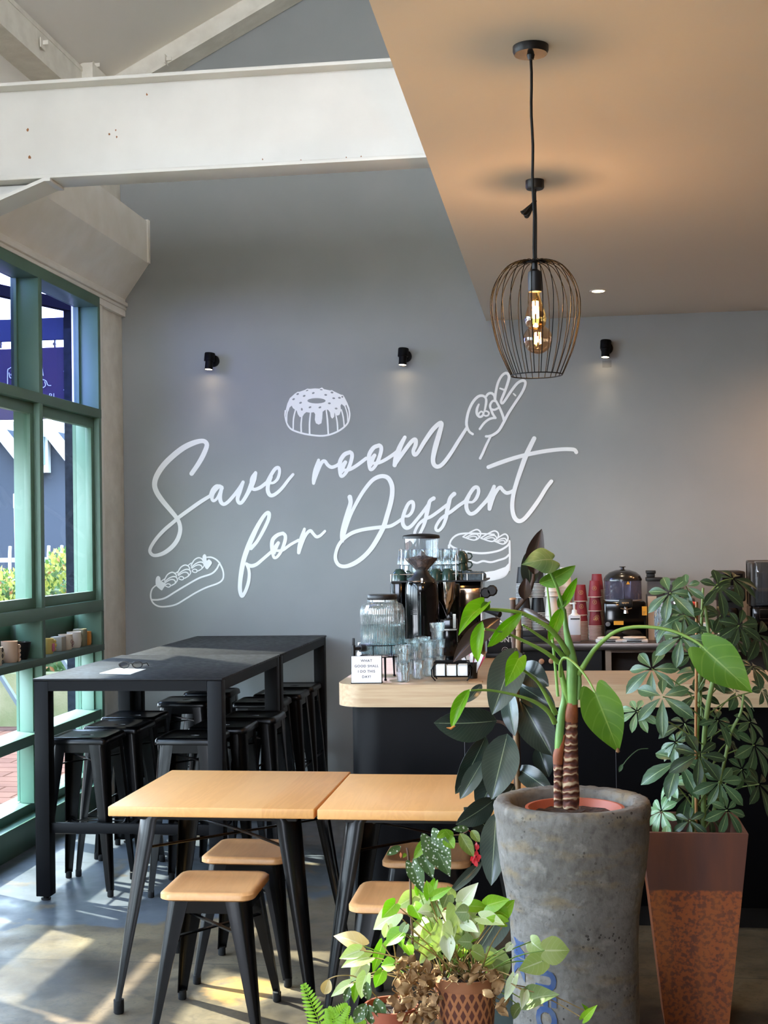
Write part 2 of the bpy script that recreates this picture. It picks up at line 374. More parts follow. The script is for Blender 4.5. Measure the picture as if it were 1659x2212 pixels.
# ---- floor: polished concrete, worn grey paint towards the window
def floor_mat():
    M = bpy.data.materials.new('polished_concrete'); M.use_nodes = True; n = M.node_tree.nodes; L = M.node_tree.links
    p = n['Principled BSDF']; t = n.new('ShaderNodeTexCoord')
    g = n.new('ShaderNodeNewGeometry'); s = n.new('ShaderNodeSeparateXYZ'); L.new(g.outputs['Position'], s.inputs[0])
    def mth(op, a, b=None, c=None):
        q = n.new('ShaderNodeMath'); q.operation = op
        for i, v in enumerate((a, b, c)):
            if v is None: continue
            if isinstance(v, (int, float)): q.inputs[i].default_value = v
            else: L.new(v, q.inputs[i])
        return q.outputs[0]
    def noise(scale, det=5, dist=0., vec=None):
        q = n.new('ShaderNodeTexNoise'); q.inputs['Scale'].default_value = scale; q.inputs['Detail'].default_value = det; q.inputs['Distortion'].default_value = dist
        L.new(vec or g.outputs['Position'], q.inputs['Vector']); return q.outputs['Fac']
    def mixc(f, a, b):
        q = n.new('ShaderNodeMix'); q.data_type = 'RGBA'
        L.new(f, q.inputs[0])
        for i, v in ((6, a), (7, b)):
            if isinstance(v, str): q.inputs[i].default_value = lin(v)
            else: L.new(v, q.inputs[i])
        return q.outputs[2]
    def rng(v, a, b, c=0., d=1.):
        q = n.new('ShaderNodeMapRange'); L.new(v, q.inputs[0])
        for i, z in enumerate((a, b, c, d)): q.inputs[i+1].default_value = z
        return q.outputs[0]
    base = mixc(rng(noise(2.2, 7), .35, .65), '5f5443', '766953')
    base = mixc(rng(noise(7, 8, 1.), .5, .72, 0, .7), base, '3e3935')
    base = mixc(rng(noise(1.1, 3), .52, .66, 0, .55), base, '8d8064')
    # dark stains, and a larger dark patch on the left
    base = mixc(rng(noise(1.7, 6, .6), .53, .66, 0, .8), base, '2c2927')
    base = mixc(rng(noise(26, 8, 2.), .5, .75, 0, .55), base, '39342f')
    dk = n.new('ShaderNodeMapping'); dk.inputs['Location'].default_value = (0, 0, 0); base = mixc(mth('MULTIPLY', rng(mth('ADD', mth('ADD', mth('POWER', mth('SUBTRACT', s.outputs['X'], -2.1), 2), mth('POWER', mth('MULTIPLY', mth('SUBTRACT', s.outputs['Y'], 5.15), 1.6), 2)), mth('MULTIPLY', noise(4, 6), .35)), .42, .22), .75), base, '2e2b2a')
    # grey-blue paint patch
    edge = mth('ADD', mth('SUBTRACT', s.outputs['Y'], mth('MULTIPLY', mth('ADD', s.outputs['X'], 2.4), .62)), mth('MULTIPLY', noise(1.9, 6), 1.3))
    m_ = rng(edge, 6.2, 6.26)
    worn = rng(noise(3.5, 6, .4), .60, .66)
    m2 = mth('MULTIPLY', m_, mth('SUBTRACT', 1., mth('MULTIPLY', worn, .8)))
    paint = mixc(rng(noise(1.4, 4), .4, .65), '555b61', '4a5056')
    col = mixc(m2, base, paint)
    # saw cuts
    c1 = mth('LESS_THAN', mth('ABSOLUTE', mth('SUBTRACT', mth('FRACT', mth('DIVIDE', mth('ADD', s.outputs['Y'], .37), 1.62)), .5)), .0016)
    c2 = mth('LESS_THAN', mth('ABSOLUTE', mth('SUBTRACT', mth('FRACT', mth('DIVIDE', mth('ADD', s.outputs['X'], .7), 2.4)), .5)), .0011)
    col = mixc(c1, col, '2d2a28')
    # ochre spots
    def spot(x, y, r):
        d = mth('POWER', mth('ADD', mth('POWER', mth('SUBTRACT', s.outputs['X'], x), 2), mth('POWER', mth('SUBTRACT', s.outputs['Y'], y), 2)), .5)
        return rng(mth('ADD', d, mth('MULTIPLY', mth('SUBTRACT', noise(14, 4), .5), .25)), r, r*.5)
    col = mixc(mth('MULTIPLY', spot(-1.24, 5.0, .16), .8), col, 'b98c4e')
    L.new(col, p.inputs['Base Color'])
    L.new(rng(noise(5, 6), .3, .7, .28, .55), p.inputs['Roughness']); p.inputs['Specular IOR Level'].default_value = .4
    b = n.new('ShaderNodeBump'); b.inputs['Strength'].default_value = .12; b.inputs['Distance'].default_value = .01
    L.new(noise(18, 6), b.inputs['Height']); L.new(b.outputs[0], p.inputs['Normal'])
    return M
b = B(); b.box(-3.12, 3.4, -2.2, 1.6, -.12, .0); struct(b.out('floor_pale_bounce', mat('pale_bounce_floor', 'b5aea2', .5), smooth=0))  # pale floor added behind the camera, unseen, to bounce light upwards
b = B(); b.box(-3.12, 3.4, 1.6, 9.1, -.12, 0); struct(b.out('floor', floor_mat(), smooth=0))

b = B(); b.box(-3.43, -3.17, 8.93, 8.998, -.1, 3.2); struct(b.out('wall_outer_end', mat('dark_render', '14171d', .9, spec=0, col2='1c2028', nscale=30), smooth=0))
# ---- back wall (with the gable above)
YW = 9.0
def roofz(x): return 6.45+.507*x
b = B(); b.poly([(-3.3, YW, 0), (3.4, YW, 0), (3.4, YW, 6.6), (1.0, YW, roofz(1.0)+.05), (-3.3, YW, roofz(-3.3)+.05)], (0, .15, 0))
struct(b.out('wall_back', GREYWALL, smooth=0))
b = B(); b.box(3.25, 3.4, -2.2, 9.0, 0, 3.154); struct(b.out('wall_right', mat('brown_wall_bounce', '6b5546', .8), smooth=0))  # unseen wall, its brown chosen to dim and warm the bounced light
b = B(); b.box(-.3, 3.4, -2.35, -2.2, 0, 3.4); b.box(-3.3, -.3, -2.35, -2.2, 2.35, 3.3); b.box(-3.3, -2.2, -2.35, -2.2, 0, 2.35); b.box(-1.5, -.3, -2.35, -2.2, 0, 2.35); b.box(-3.3, -.3, -2.35, -2.2, 3.3, 3.45); b.box(-3.6, 3.4, -2.35, -2.2, 4.8, 6.9); struct(b.out('wall_front', mat('brown_wall_bounce', ''), smooth=0))  # unseen wall in the same brown, openings added to let daylight in
b = B(); b.box(-.497, 3.4, -2.3, 9.0, 3.154, 3.45); struct(b.out('ceiling', CEILP, smooth=0))
# upper part above the flat ceiling: closing wall, roof, eaves
b = B(); b.poly([(-3.6, -2.3, roofz(-3.6)), (3.4, -2.3, roofz(1.2)), (3.4, 9.1, roofz(1.2)), (1.2, 9.1, roofz(1.2)), (-3.6, 9.1, roofz(-3.6))])
b.bm.clear()
b = B()
for (xa, xb) in ((-3.7, 1.2),):
    b.poly([(xa, -2.3, roofz(xa)), (xb, -2.3, roofz(xb)), (xb, 9.14, roofz(xb)), (xa, 9.14, roofz(xa))], (0, 0, .12))
b.poly([(1.2, -2.3, roofz(1.2)), (3.4, -2.3, roofz(1.2)), (3.4, 9.14, roofz(1.2)), (1.2, 9.14, roofz(1.2))], (0, 0, .12))
struct(b.out('ceiling_roof', ROOFP, smooth=0))
b = B(); b.box(3.25, 3.4, -2.3, 9, 3.45, 7.1); struct(b.out('wall_upper_right', OFFWHITE, smooth=0))
# left wall above the window (set back behind the frames)
b = B(); b.box(-3.42, -3.3, -2.3, 9, 3.38, 4.9); b.box(-3.24, -3.0, -2.2, 1.8, 0, 3.4); struct(b.out('wall_left', ROOFP, smooth=0))
# left wall: pieces closing between window head and set back wall
b = B(); b.box(-3.3, -3.03, -2.3, 9, 3.40, 3.46); struct(b.out('trim_window_head', OFFWHITE2, smooth=0))
# corner pier
b = B(); b.box(-3.2, -3.03, 8.47, 9.0, 0, 4.88, bev=.006)
struct(b.out('wall_left_pier', OFFWHITE2, smooth=30))
b = B(); b.box(-3.045, -3.012, 8.47, 8.56, 0, 3.34, bev=.01)
struct(b.out('trim_pier_edge', OFFWHITE, smooth=30))
# cream moulding over the window
b = B(); b.box(-3.06, -2.985, -2.2, 9.0, 3.345, 3.372, bev=.004); b.box(-3.06, -2.995, -2.2, 9.0, 3.318, 3.340, bev=.004); b.box(-3.06, -3.004, -2.2, 9, 3.275, 3.4)
struct(b.out('trim_moulding', OFFWHITE, smooth=30))
# boxed gutter along the window wall
b = B()
sec = [(-3.02, 3.374), (-2.83, 3.64), (-2.83, 3.93), (-3.28, 3.93), (-3.28, 3.374)]
b.rings([[(x, y, z) for x, z in sec] for y in (6.39, 9.0)])
b.box(-2.845, -2.82, 8.96, 9.0, 3.64, 3.94)
struct(b.out('trim_gutter_box', OFFWHITE, smooth=0))
# eaves beam and gable rafter
b = B(); b.box(-3.3, -3.1, -2.2, 8.99, 4.641, 4.68); b.box(-3.22, -3.16, -2.2, 8.99, 4.68, 4.87); b.box(-3.3, -3.1, -2.2, 8.99, 4.82, 4.85)
b.box(-3.29, -3.105, -2.2, 8.99, 4.66, 4.84)
struct(b.out('trim_eaves_beam', OFFWHITE2, smooth=0))
b = B()
for (dz0, dz1, y0, y1) in ((-.175, -.15, 8.78, 8.99), (-.15, -.0, 8.86, 8.9)):
    b.rings([[(x, y0, roofz(x)+dz0), (x, y1, roofz(x)+dz0), (x, y1, roofz(x)+dz1), (x, y0, roofz(x)+dz1)] for x in (-3.1, 1.2)])
struct(b.out('trim_rafter', OFFWHITE2, smooth=0))
# bolted cleats on the eaves beam / rafter
for nm_, c_ in (('cleat', (-3.09, 7.75, 4.74)), ('cleat', (-3.05, 8.55, 4.88)), ('cleat', (-2.62, 8.76, 4.97))):
    b = B(); b.box(c_[0], c_[0]+.006, c_[1]-.035, c_[1]+.035, c_[2]-.03, c_[2]+.03); b.box(c_[0], c_[0]+.04, c_[1]-.003, c_[1]+.003, c_[2]-.005, c_[2]+.02)
    struct(b.out('trim_cleat', OFFWHITE2, smooth=0))

# ---- white steel I-beam with haunch
BEAMM = mat('white_beam_paint', 'd2d0c9', .42, col2='cac8c1', nscale=3, bump=.05, bscale=12)
RUST = mat('rust_mark', '8a5c38', .8)
bt = thing('steel_beam', 'large white painted steel I-beam spanning over the room', 'beam', (-1.6, 6.29, 3.476))
b = B(); b.box(-3.3, 3.25, 6.283, 6.297, 3.49, 3.94); b.out('web', BEAMM, bt, 0)
b = B(); b.box(-3.3, 3.25, 6.20, 6.385, 3.476, 3.495, bev=.003); b.out('flange', BEAMM, bt, 30)
b = B(); b.box(-3.3, 3.25, 6.20, 6.385, 3.937, 3.955, bev=.003); b.out('flange', BEAMM, bt, 30)
b = B()
b.rings([[(x, y0, z) , (x, y1, z), (x, y1, z+.018), (x, y0, z+.018)] for (x, z, y0, y1) in ((-2.44, 3.462, 6.2, 6.385), (-2.47, 3.462, 6.2, 6.385), (-3.25, 3.175, 6.2, 6.385))])
b.poly([(-2.46, 6.283, 3.47), (-3.25, 6.283, 3.18), (-3.25, 6.283, 3.47)], (0, .014, 0)); b.out('haunch', BEAMM, bt, 0)
b = B()
rr = random.Random(3)
for (x, y) in ((250, 281), (60, 280), (317, 204), (64, 340), (567, 344), (748, 340), (236, 290), (780, 338), (650, 347), (252, 296)):
    p = atY(x, y, 6.2825 if y < 335 else 6.2825)
    rad = rr.uniform(.004, .009)
    b.poly([(p.x+rad*math.cos(k*PI/4)*rr.uniform(.4, 1), 6.2822, p.z+rad*1.3*math.sin(k*PI/4)*rr.uniform(.5, 1)) for k in range(8)])
b.out('rust_spots', RUST, bt, 0)
b = B(); b.box(-3.2, -3.165, 6.2, 6.385, 0.0, 3.4); b.box(-3.29, -3.2, 6.2, 6.385, 3.47, 4.6); struct(b.out('wall_left_stanchion', OFFWHITE2, smooth=0))

# ============================================================ window wall
XI = -3.0; XO = -3.16
Y0W = 1.78; YE = 8.47
posts = [7.45-1.12*i for i in range(0, 6)]
def frame(name, lst, mt=GREEN, bev=.003):
    b = B()
    for q in lst: b.box(*q, bev=bev)
    return struct(b.out(name, mt, smooth=30))
# full-height posts, rails
frame('window_frame_head', [(XO, XI-.001, Y0W, YE, 3.25, 3.33)])
for i, y in enumerate(posts): frame('window_post', [(XO, XI, y-.028, y+.028, .22, 3.252)])
frame('window_jamb', [(XO, XI, YE-.045, YE, .2, 3.252)])
frame('window_transom', [(XO, XI+.002, Y0W, YE, 2.52, 2.58)])
frame('window_sill_rail', [(XO, XI+.002, Y0W, YE, 1.262, 1.335)])
frame('window_lower_rail', [(XO-.02, XI-.01, Y0W, YE, .565, .625)])
b = B(); b.box(-3.24, XI, Y0W, YE, 0, .16, bev=.004); b.box(-3.24, XI-.07, Y0W, YE, .16, .215, bev=.004)
struct(b.out('window_sill', GREEN, smooth=30))
# sliding sashes and panes
k = 0
ys = sorted(posts)+[YE-.045]
for i in range(len(ys)-1):
    a, c = ys[i]+.028, (ys[i+1]-.028 if i < len(ys)-2 else ys[i+1])
    k += 1
    wd = thing('window_%d' % k, '', '', (-3.08, (a+c)/2, 1.34)); del wd['label']; del wd['category']; wd['kind'] = 'structure'
    x0, x1 = (-3.075, -3.035)
    b = B()
    for q in ((a, c, 1.335, 1.395), (a, c, 2.455, 2.52), (a, a+.055, 1.39, 2.46), (c-.055, c, 1.39, 2.46)): b.box(x0, x1, *q, bev=.003)
    b.out('sash_frame', GREEN, wd, 30)
    b = B(); b.box(-3.057, -3.053, a+.05, c-.05, 1.39, 2.46); b.out('pane', WIN, wd, 0)
    b = B(); b.box(-3.145, -3.141, a, c, 2.58, 3.25); b.out('transom_pane', WINV if c > 6.4 else WIN, wd, 0)
    b = B()
    for q in ((a, a+.022, 2.58, 3.25), (c-.022, c, 2.58, 3.25)): b.box(-3.16, -3.125, *q)
    b.out('transom_bead', GREEN, wd, 0)
    b = B(); b.box(-3.145, -3.141, a, c, .215, 1.0); b.out('lower_pane', WIN, wd, 0)
    b = B(); b.box(-3.13, -3.05, a, a+.06, .215, 1.0, bev=.003); b.box(-3.13, -3.05, c-.02, c, .215, 1.0, bev=.003); b.out('lower_stile', GREEN, wd, 30)

# ---- display shelf built under the sill rail
sh = thing('display_shelf', 'dark green open display shelf under the window holding mugs', 'shelf', (-3.08, 7.4, 1.0))
SY0 = 5.4
b = B(); b.box(-3.2, XI+.004, SY0, YE-.002, 1.005, 1.045, bev=.002); b.out('shelf_board', DGREEN, sh, 30)
b = B(); b.box(-3.215, -3.2, SY0, YE-.002, 1.0, 1.262); b.out('back_panel', DGREEN, sh, 0)
for y in (7.45, 6.33):
    b = B(); b.box(-3.2, XI+.002, y-.012, y+.012, 1.045, 1.262); b.out('divider', DGREEN, sh, 0)
b = B(); b.box(-3.2, XI+.002, YE-.016, YE-.003, 1.045, 1.262); b.out('end_panel', DGREEN, sh, 0)
# ============================================================ outside the window
PAVE = mat('pink_pavers', '5e463c', .9, spec=0, col2='543e36', nscale=3)
def pave_mat():
    M = PAVE; n = M.node_tree.nodes; L = M.node_tree.links; p = n['Principled BSDF']
    src = p.inputs['Base Color'].links[0].from_socket
    br = n.new('ShaderNodeTexBrick'); br.inputs['Scale'].default_value = 1.2; br.inputs['Mortar Size'].default_value = .012
    g = n.new('ShaderNodeNewGeometry'); L.new(g.outputs['Position'], br.inputs['Vector'])
    br.inputs['Color1'].default_value = (1, 1, 1, 1); br.inputs['Color2'].default_value = (.85, .85, .85, 1); br.inputs['Mortar'].default_value = (.45, .42, .4, 1)
    mx = n.new('ShaderNodeMix'); mx.data_type = 'RGBA'; mx.blend_type = 'MULTIPLY'; mx.inputs[0].default_value = 1
    L.new(src, mx.inputs[6]); L.new(br.outputs[0], mx.inputs[7]); L.new(mx.outputs[2], p.inputs['Base Color'])
pave_mat()
b = B(); b.box(-40, -3.24, -6, 40, -.3, -.1); b.bm.verts.ensure_lookup_table()
struct(b.out('ground_outside', PAVE, smooth=0))
b = B(); b.box(-2.9, 12, -14, -2.35, -.3, -.05); struct(b.out('ground_front', mat('asphalt', '77736c', .9), smooth=0))
# big dark blue-grey building with two white-trimmed gables
BLDG = mat('slate_blue_render', '30353d', .85, spec=0, col2='363b44', nscale=.5)
WTRIM = mat('white_trim', '8b9296', .7, spec=0)
Yb = 22.0
def bx_(x, y, Y=Yb): p = atY(x, y, Y); return (p.x, p.z)
bl = thing('gabled_building', 'slate blue building with white gable trim far behind the hedge', 'building', (-9.5, Yb, -.1))
pr = [(-60, 1330), (175, 1330), (175, 1012), (110, 930), (88, 1035), (0, 925), (-60, 985)]
P_ = [bx_(*q) for q in pr]
b = B(); b.poly([(x, Yb, z if z > 0.3 else -.1) for x, z in P_], (0, 5, 0)); b.out('wall', BLDG, bl, 0)
b = B()
for (a, c) in (((110, 930), (175, 1012)), ((0, 925), (88, 1035)), ((0, 925), (-60, 985))):
    A_ = bx_(*a); C_ = bx_(*c); b.obox((A_[0], Yb-.12, A_[1]), (C_[0], Yb-.12, C_[1]), .22, .16)
b.out('barge_board', WTRIM, bl, 0)
b = B(); A_ = bx_(88, 1022); C_ = bx_(110, 928); b.box(A_[0], C_[0], Yb-.15, Yb-.02, A_[1]-.0, C_[1]+.12); b.out('window', WTRIM, bl, 0)
b = B(); A_ = bx_(95, 1005); C_ = bx_(104, 945); b.box(A_[0], C_[0], Yb-.19, Yb-.15, A_[1], C_[1]); b.out('pane', mat('pale_blue_glass', '5f7480', .6, spec=0), bl, 0)
# pale lit building behind
b = B(); A_ = bx_(-60, 1200, 30); C_ = bx_(180, 906, 30); b.box(A_[0], C_[0], 30, 36, -.1, C_[1]); tag(b.out('warehouse', mat('white_cladding', '8e959b', .8, spec=0), smooth=0), 'white clad building peeping over the slate blue gables', 'building')
# palisade fence
Yf = 17.0
fe = thing('palisade_fence', 'pale metal picket fence standing behind the hedge', 'fence', (-9, Yf, -.1))
z0 = atY(60, 1206, Yf).z
xa, xb = atY(-60, 1200, Yf).x, atY(200, 1200, Yf).x
b = B()
b.bm.free()
for z in (z0-.02, .5):
    b = B(); b.box(xa, xb, Yf-.02, Yf+.02, z-.03, z+.03); b.out('rail', WTRIM, fe, 0)
x = xa
while x < xb:
    b = B(); b.tube([(x, Yf-.03, -.1), (x, Yf-.03, z0+.05), (x+.02, Yf-.06, z0+.16)], .022, 6); b.out('picket', WTRIM, fe, 0); x += .085*2.1
# sign post
b = B(); p = atY(43, 1200, 12.5); q = atY(39, 1098, 12.5)
b.tube([(p.x, 12.5, -.1), (p.x, 12.5, .9), (q.x, 12.5, q.z+.05)], .045, 8)
o = thing('meter_post', 'white post with a small white box on top outside the left sliding window', 'post', (p.x, 12.5, -.1)); b.out('pole', WTRIM, o, 30)
b = B(); A_ = atY(32, 1099, 12.4); C_ = atY(54, 1066, 12.4); b.box(A_.x, C_.x, 12.35, 12.5, A_.z, C_.z, bev=.01); b.out('box', WTRIM, o, 30)
b = B(); b.box(A_.x+.02, C_.x-.02, 12.34, 12.352, A_.z+.1, A_.z+.11); b.box(A_.x+.02, C_.x-.02, 12.34, 12.352, C_.z-.06, C_.z-.05); b.out('bracket', STEEL, o, 0)
# verandah sign board with line drawings, post and beam
PURP = mat('plum_sign_board', '2c2534', .6, spec=0, col2='262436', nscale=1.5)
NAVY = mat('navy_fascia', '23283c', .6, spec=0)
Ys = 12.0
def sp(x, y, Y=Ys): p = atY(x, y, Y); return p.x, p.z
vs = thing('verandah_sign', 'plum coloured verandah sign board with white line drawing seen through top windows', 'sign', (-4.9, Ys, 2.2))
L0 = sp(-70, 905)[0]; L1 = sp(141, 905)[0]
b = B(); b.box(L0, L1, Ys, Ys+.05, sp(70, 905)[1], sp(70, 752)[1]); b.out('board', PURP, vs, 0)
b = B(); b.box(L0, L1, Ys, Ys+.05, sp(70, 735)[1], sp(70, 688)[1]); b.out('fascia', NAVY, vs, 0)
for x in (-20, 0, 117):
    b = B(); A_ = sp(x-1.5, 752); C_ = sp(x+1.5, 734); b.box(A_[0], C_[0], Ys+.01, Ys+.03, A_[1], C_[1]); mz = (A_[1]+C_[1])/2; mx_ = (A_[0]+C_[0])/2
    b.poly([(mx_-.018, Ys, mz), (mx_, Ys, mz-.022), (mx_+.018, Ys, mz), (mx_, Ys, mz+.022)], (0, .02, 0)); b.out('spindle', BLACKM, vs, 0)
for (pts) in ([(17, 855), (17, 803), (20, 797), (26, 793), (31, 793)], [(20, 805), (22, 815), (27, 817), (24, 808)], [(92, 797), (94, 812)], [(92, 820), (100, 823), (104, 832), (111, 833)], [(93, 838), (99, 833), (97, 824)],
              [(138, 803), (141, 805), (141, 840), (138, 842)]):
    b = B(); P2 = [sp(*q) for q in pts]; b.tube([(x, Ys-.006, z) for x, z in smooth_pts(P2, 3)], .0045, 5); b.out('line_drawing', WTRIM, vs, 0)
b = B(); A_ = sp(112, 856); b.text('RI', .07, Matrix.Translation((A_[0], Ys-.004, A_[1])) @ Matrix.Rotation(PI/2, 4, 'X')); b.out('lettering', WTRIM, vs, 0)
b = B(); A_ = sp(142, 900); C_ = sp(157, 600); b.box(A_[0], C_[0], Ys-.03, Ys+.08, sp(150, 905)[1], sp(150, 640)[1]); b.out('post', mat('dark_plum_post', '0d0c12', .7, spec=0), vs, 0)
b = B(); C_ = sp(150, 668); b.obox((C_[0], Ys, C_[1]+.03), (C_[0]-1.3, Ys-2.2, C_[1]+.16), .08, .1); b.out('roof_beam', mat('dark_plum_post', ''), vs, 0)
# green reveal outside the window jamb
b = B(); b.box(-3.182, -3.16, 8.425, 8.5, 0, 2.5); struct(b.out('window_outer_reveal', GREEN, smooth=0))
# low rendered planter wall and hedge
YH = 13.6
b = B(); A_ = atY(-80, 1430, YH).x; C_ = atY(215, 1430, YH).x
b.box(A_, C_, YH-.85, YH-.62, -.1, .42); tag(b.out('planter_wall', mat('mossy_stone', '6e6a52', .9, spec=0, col2='5c5e42', nscale=4, bump=.3), smooth=0), 'low mossy stone wall in front of the hedge outside', 'wall')
HL = [leafmat('hedge_leaf_yellow', '85893a', '999c55', '737d33', trans=.3), leafmat('hedge_leaf_green', '3c5a26', '4f6a34', '2f4b20', trans=.3), leafmat('hedge_leaf_red', '8f5f3a', '9c704c', trans=.3)]
rr = random.Random(5)
hb = B(); mats_ = []
for i in range(5200):
    x = rr.uniform(A_, C_); d = rr.uniform(0, 1); top = 1.36+.13*math.sin(x*2.3)+.07*math.sin(x*7)
    if rr.random() < .45: z = top*(1-.15*rr.random()**2)+rr.uniform(-.02, .12); y = YH+rr.uniform(-.42, .5)
    else: z = rr.uniform(.2, top); y = YH-.42-.08*math.sin(x*5)+rr.uniform(-.06, .05)
    a = rr.uniform(0, 6.28); t = rr.uniform(.3, 1.3); ln = rr.uniform(.05, .09)
    d_ = Vector((math.cos(a)*math.cos(t), -abs(math.sin(a))*math.cos(t)*.6, math.sin(t)))
    nf = len(hb.bm.faces)
    hb.leaf((x, y, z), Vector((x, y, z))+d_*ln, (rr.uniform(-.5, .5), -1, .6), ln*.5, n=2, m=2, fold=.1)
    hb.bm.faces.ensure_lookup_table()
    mi = 0 if (z > top-.35 and rr.random() < .6) else (2 if rr.random() < .14 else 1)
    for f in hb.bm.faces[nf:]: f.material_index = mi
hb.box(A_, C_, YH-.36, YH+.4, .0, 1.22)
hb.bm.faces.ensure_lookup_table()
for f in hb.bm.faces[-6:]: f.material_index = 1
hd = hb.out('hedge', HL, smooth=0); tag(hd, 'yellow-green clipped hedge with reddish tips outside the window', 'hedge')
# diagonal brace of a folded outdoor rack
o = thing('outdoor_rack', 'grey metal rack with slanting struts outside the lower windows', 'rack', (-6, 11.6, -.1))
for (a, c, Y) in (((-6, 1448), (34, 1512), 11.4), ((136, 1424), (152, 1450), 11.4)):
    p = atY(*a, Y); q = atY(*c, Y); b = B(); d = (q-p); p2 = p-d*.5
    b.obox(p2, q+(d*((-.1-q.z)/d.z)), .05, .03); b.out('strut', mat('grey_galvanised', '4c5256', .6, spec=.1), o, 0)
b = B(); p = atY(-30, 1410, 11.4); b.obox(p, (atY(150, 1410, 11.4)), .04, .04); b.out('crossbar', mat('grey_galvanised', ''), o, 0)
# manhole cover / white mark on the pavers
b = B(); p = atZ(0, 1556, -.095); b.cyl((p.x-.05, p.y, -.1), .3, .006, 24); tag(b.out('ground_cover_plate', mat('pale_concrete', '8e8e8a', .8, spec=0), smooth=30), 'pale round cover plate set in the pink pavers', 'cover plate')

# canvas sun blocker added out of view to keep high sun off the tables
aw = thing('sun_blocker', 'added cream canvas sun blocker outside the left windows, out of view', 'sun blocker', (-3.5, 6.9, 2.3))
CANV = mat('sun_blocker_canvas', 'b9b2a4', .8, trans=.25)
b = B(); b.rings([[(-3.25, y, 3.22), (-3.62, y, 2.34), (-3.62, y, 2.30), (-3.64, y, 2.30), (-3.64, y, 2.35), (-3.25, y, 3.25)] for y in (5.48, 7.2)]); [setattr(v.co, 'y', 8.15) for v in b.bm.verts if v.co.y > 7 and v.co.x < -3.5]; b.out('canvas', CANV, aw, 0)
for y in (5.51,):
    b = B(); b.tube([(-3.17, y, 2.75), (-3.6, y, 2.34)], .012, 8); b.out('arm', STEEL, aw, 40)
# ============================================================ furniture
def chan(sx_, sy_, ztop, zbot, ptop, pbot, wt, wb, th=.004, mid=None):
    """tapered folded steel leg: an L channel with a rounded outer corner, sx/sy = corner signs"""
    b = B(); rs = []
    lv = [0, .03, .08, .2, .5, 1] if mid is None else mid
    for t in lv:
        z = ztop+(zbot-ztop)*t
        cx, cy = ptop[0]+(pbot[0]-ptop[0])*t, ptop[1]+(pbot[1]-ptop[1])*t
        w_ = wb+(wt-wb)*(1-t)**1.15
        r = w_*.42
        o = [(-w_, 0), (-r, 0)]
        o += [(-r+r*math.sin(a), r-r*math.cos(a)) for a in (PI/8, PI/4, 3*PI/8)]
        o += [(0, r), (0, w_)]
        i = [(-th, w_), (-th, r)] + [(-r+(r-th)*math.sin(a), r-(r-th)*math.cos(a)) for a in (3*PI/8, PI/4, PI/8)] + [(-r, th), (-w_, th)]
        ring = []
        for (u, v) in o+i:
            # outer corner sits at (0,0), channel opens to (-,+) ; map to the corner of the stool
            x = cx + sx_*u; y = cy - sy_*v
            ring.append((x, y, z))
        rs.append(ring)
    b.rings(rs); return b
def foot(cx, cy, h=.035, r=.016):
    b = B(); b.lathe([(r*.8, 0), (r, .004), (r, h)], (cx, cy, 0), 10, cap=True); return b
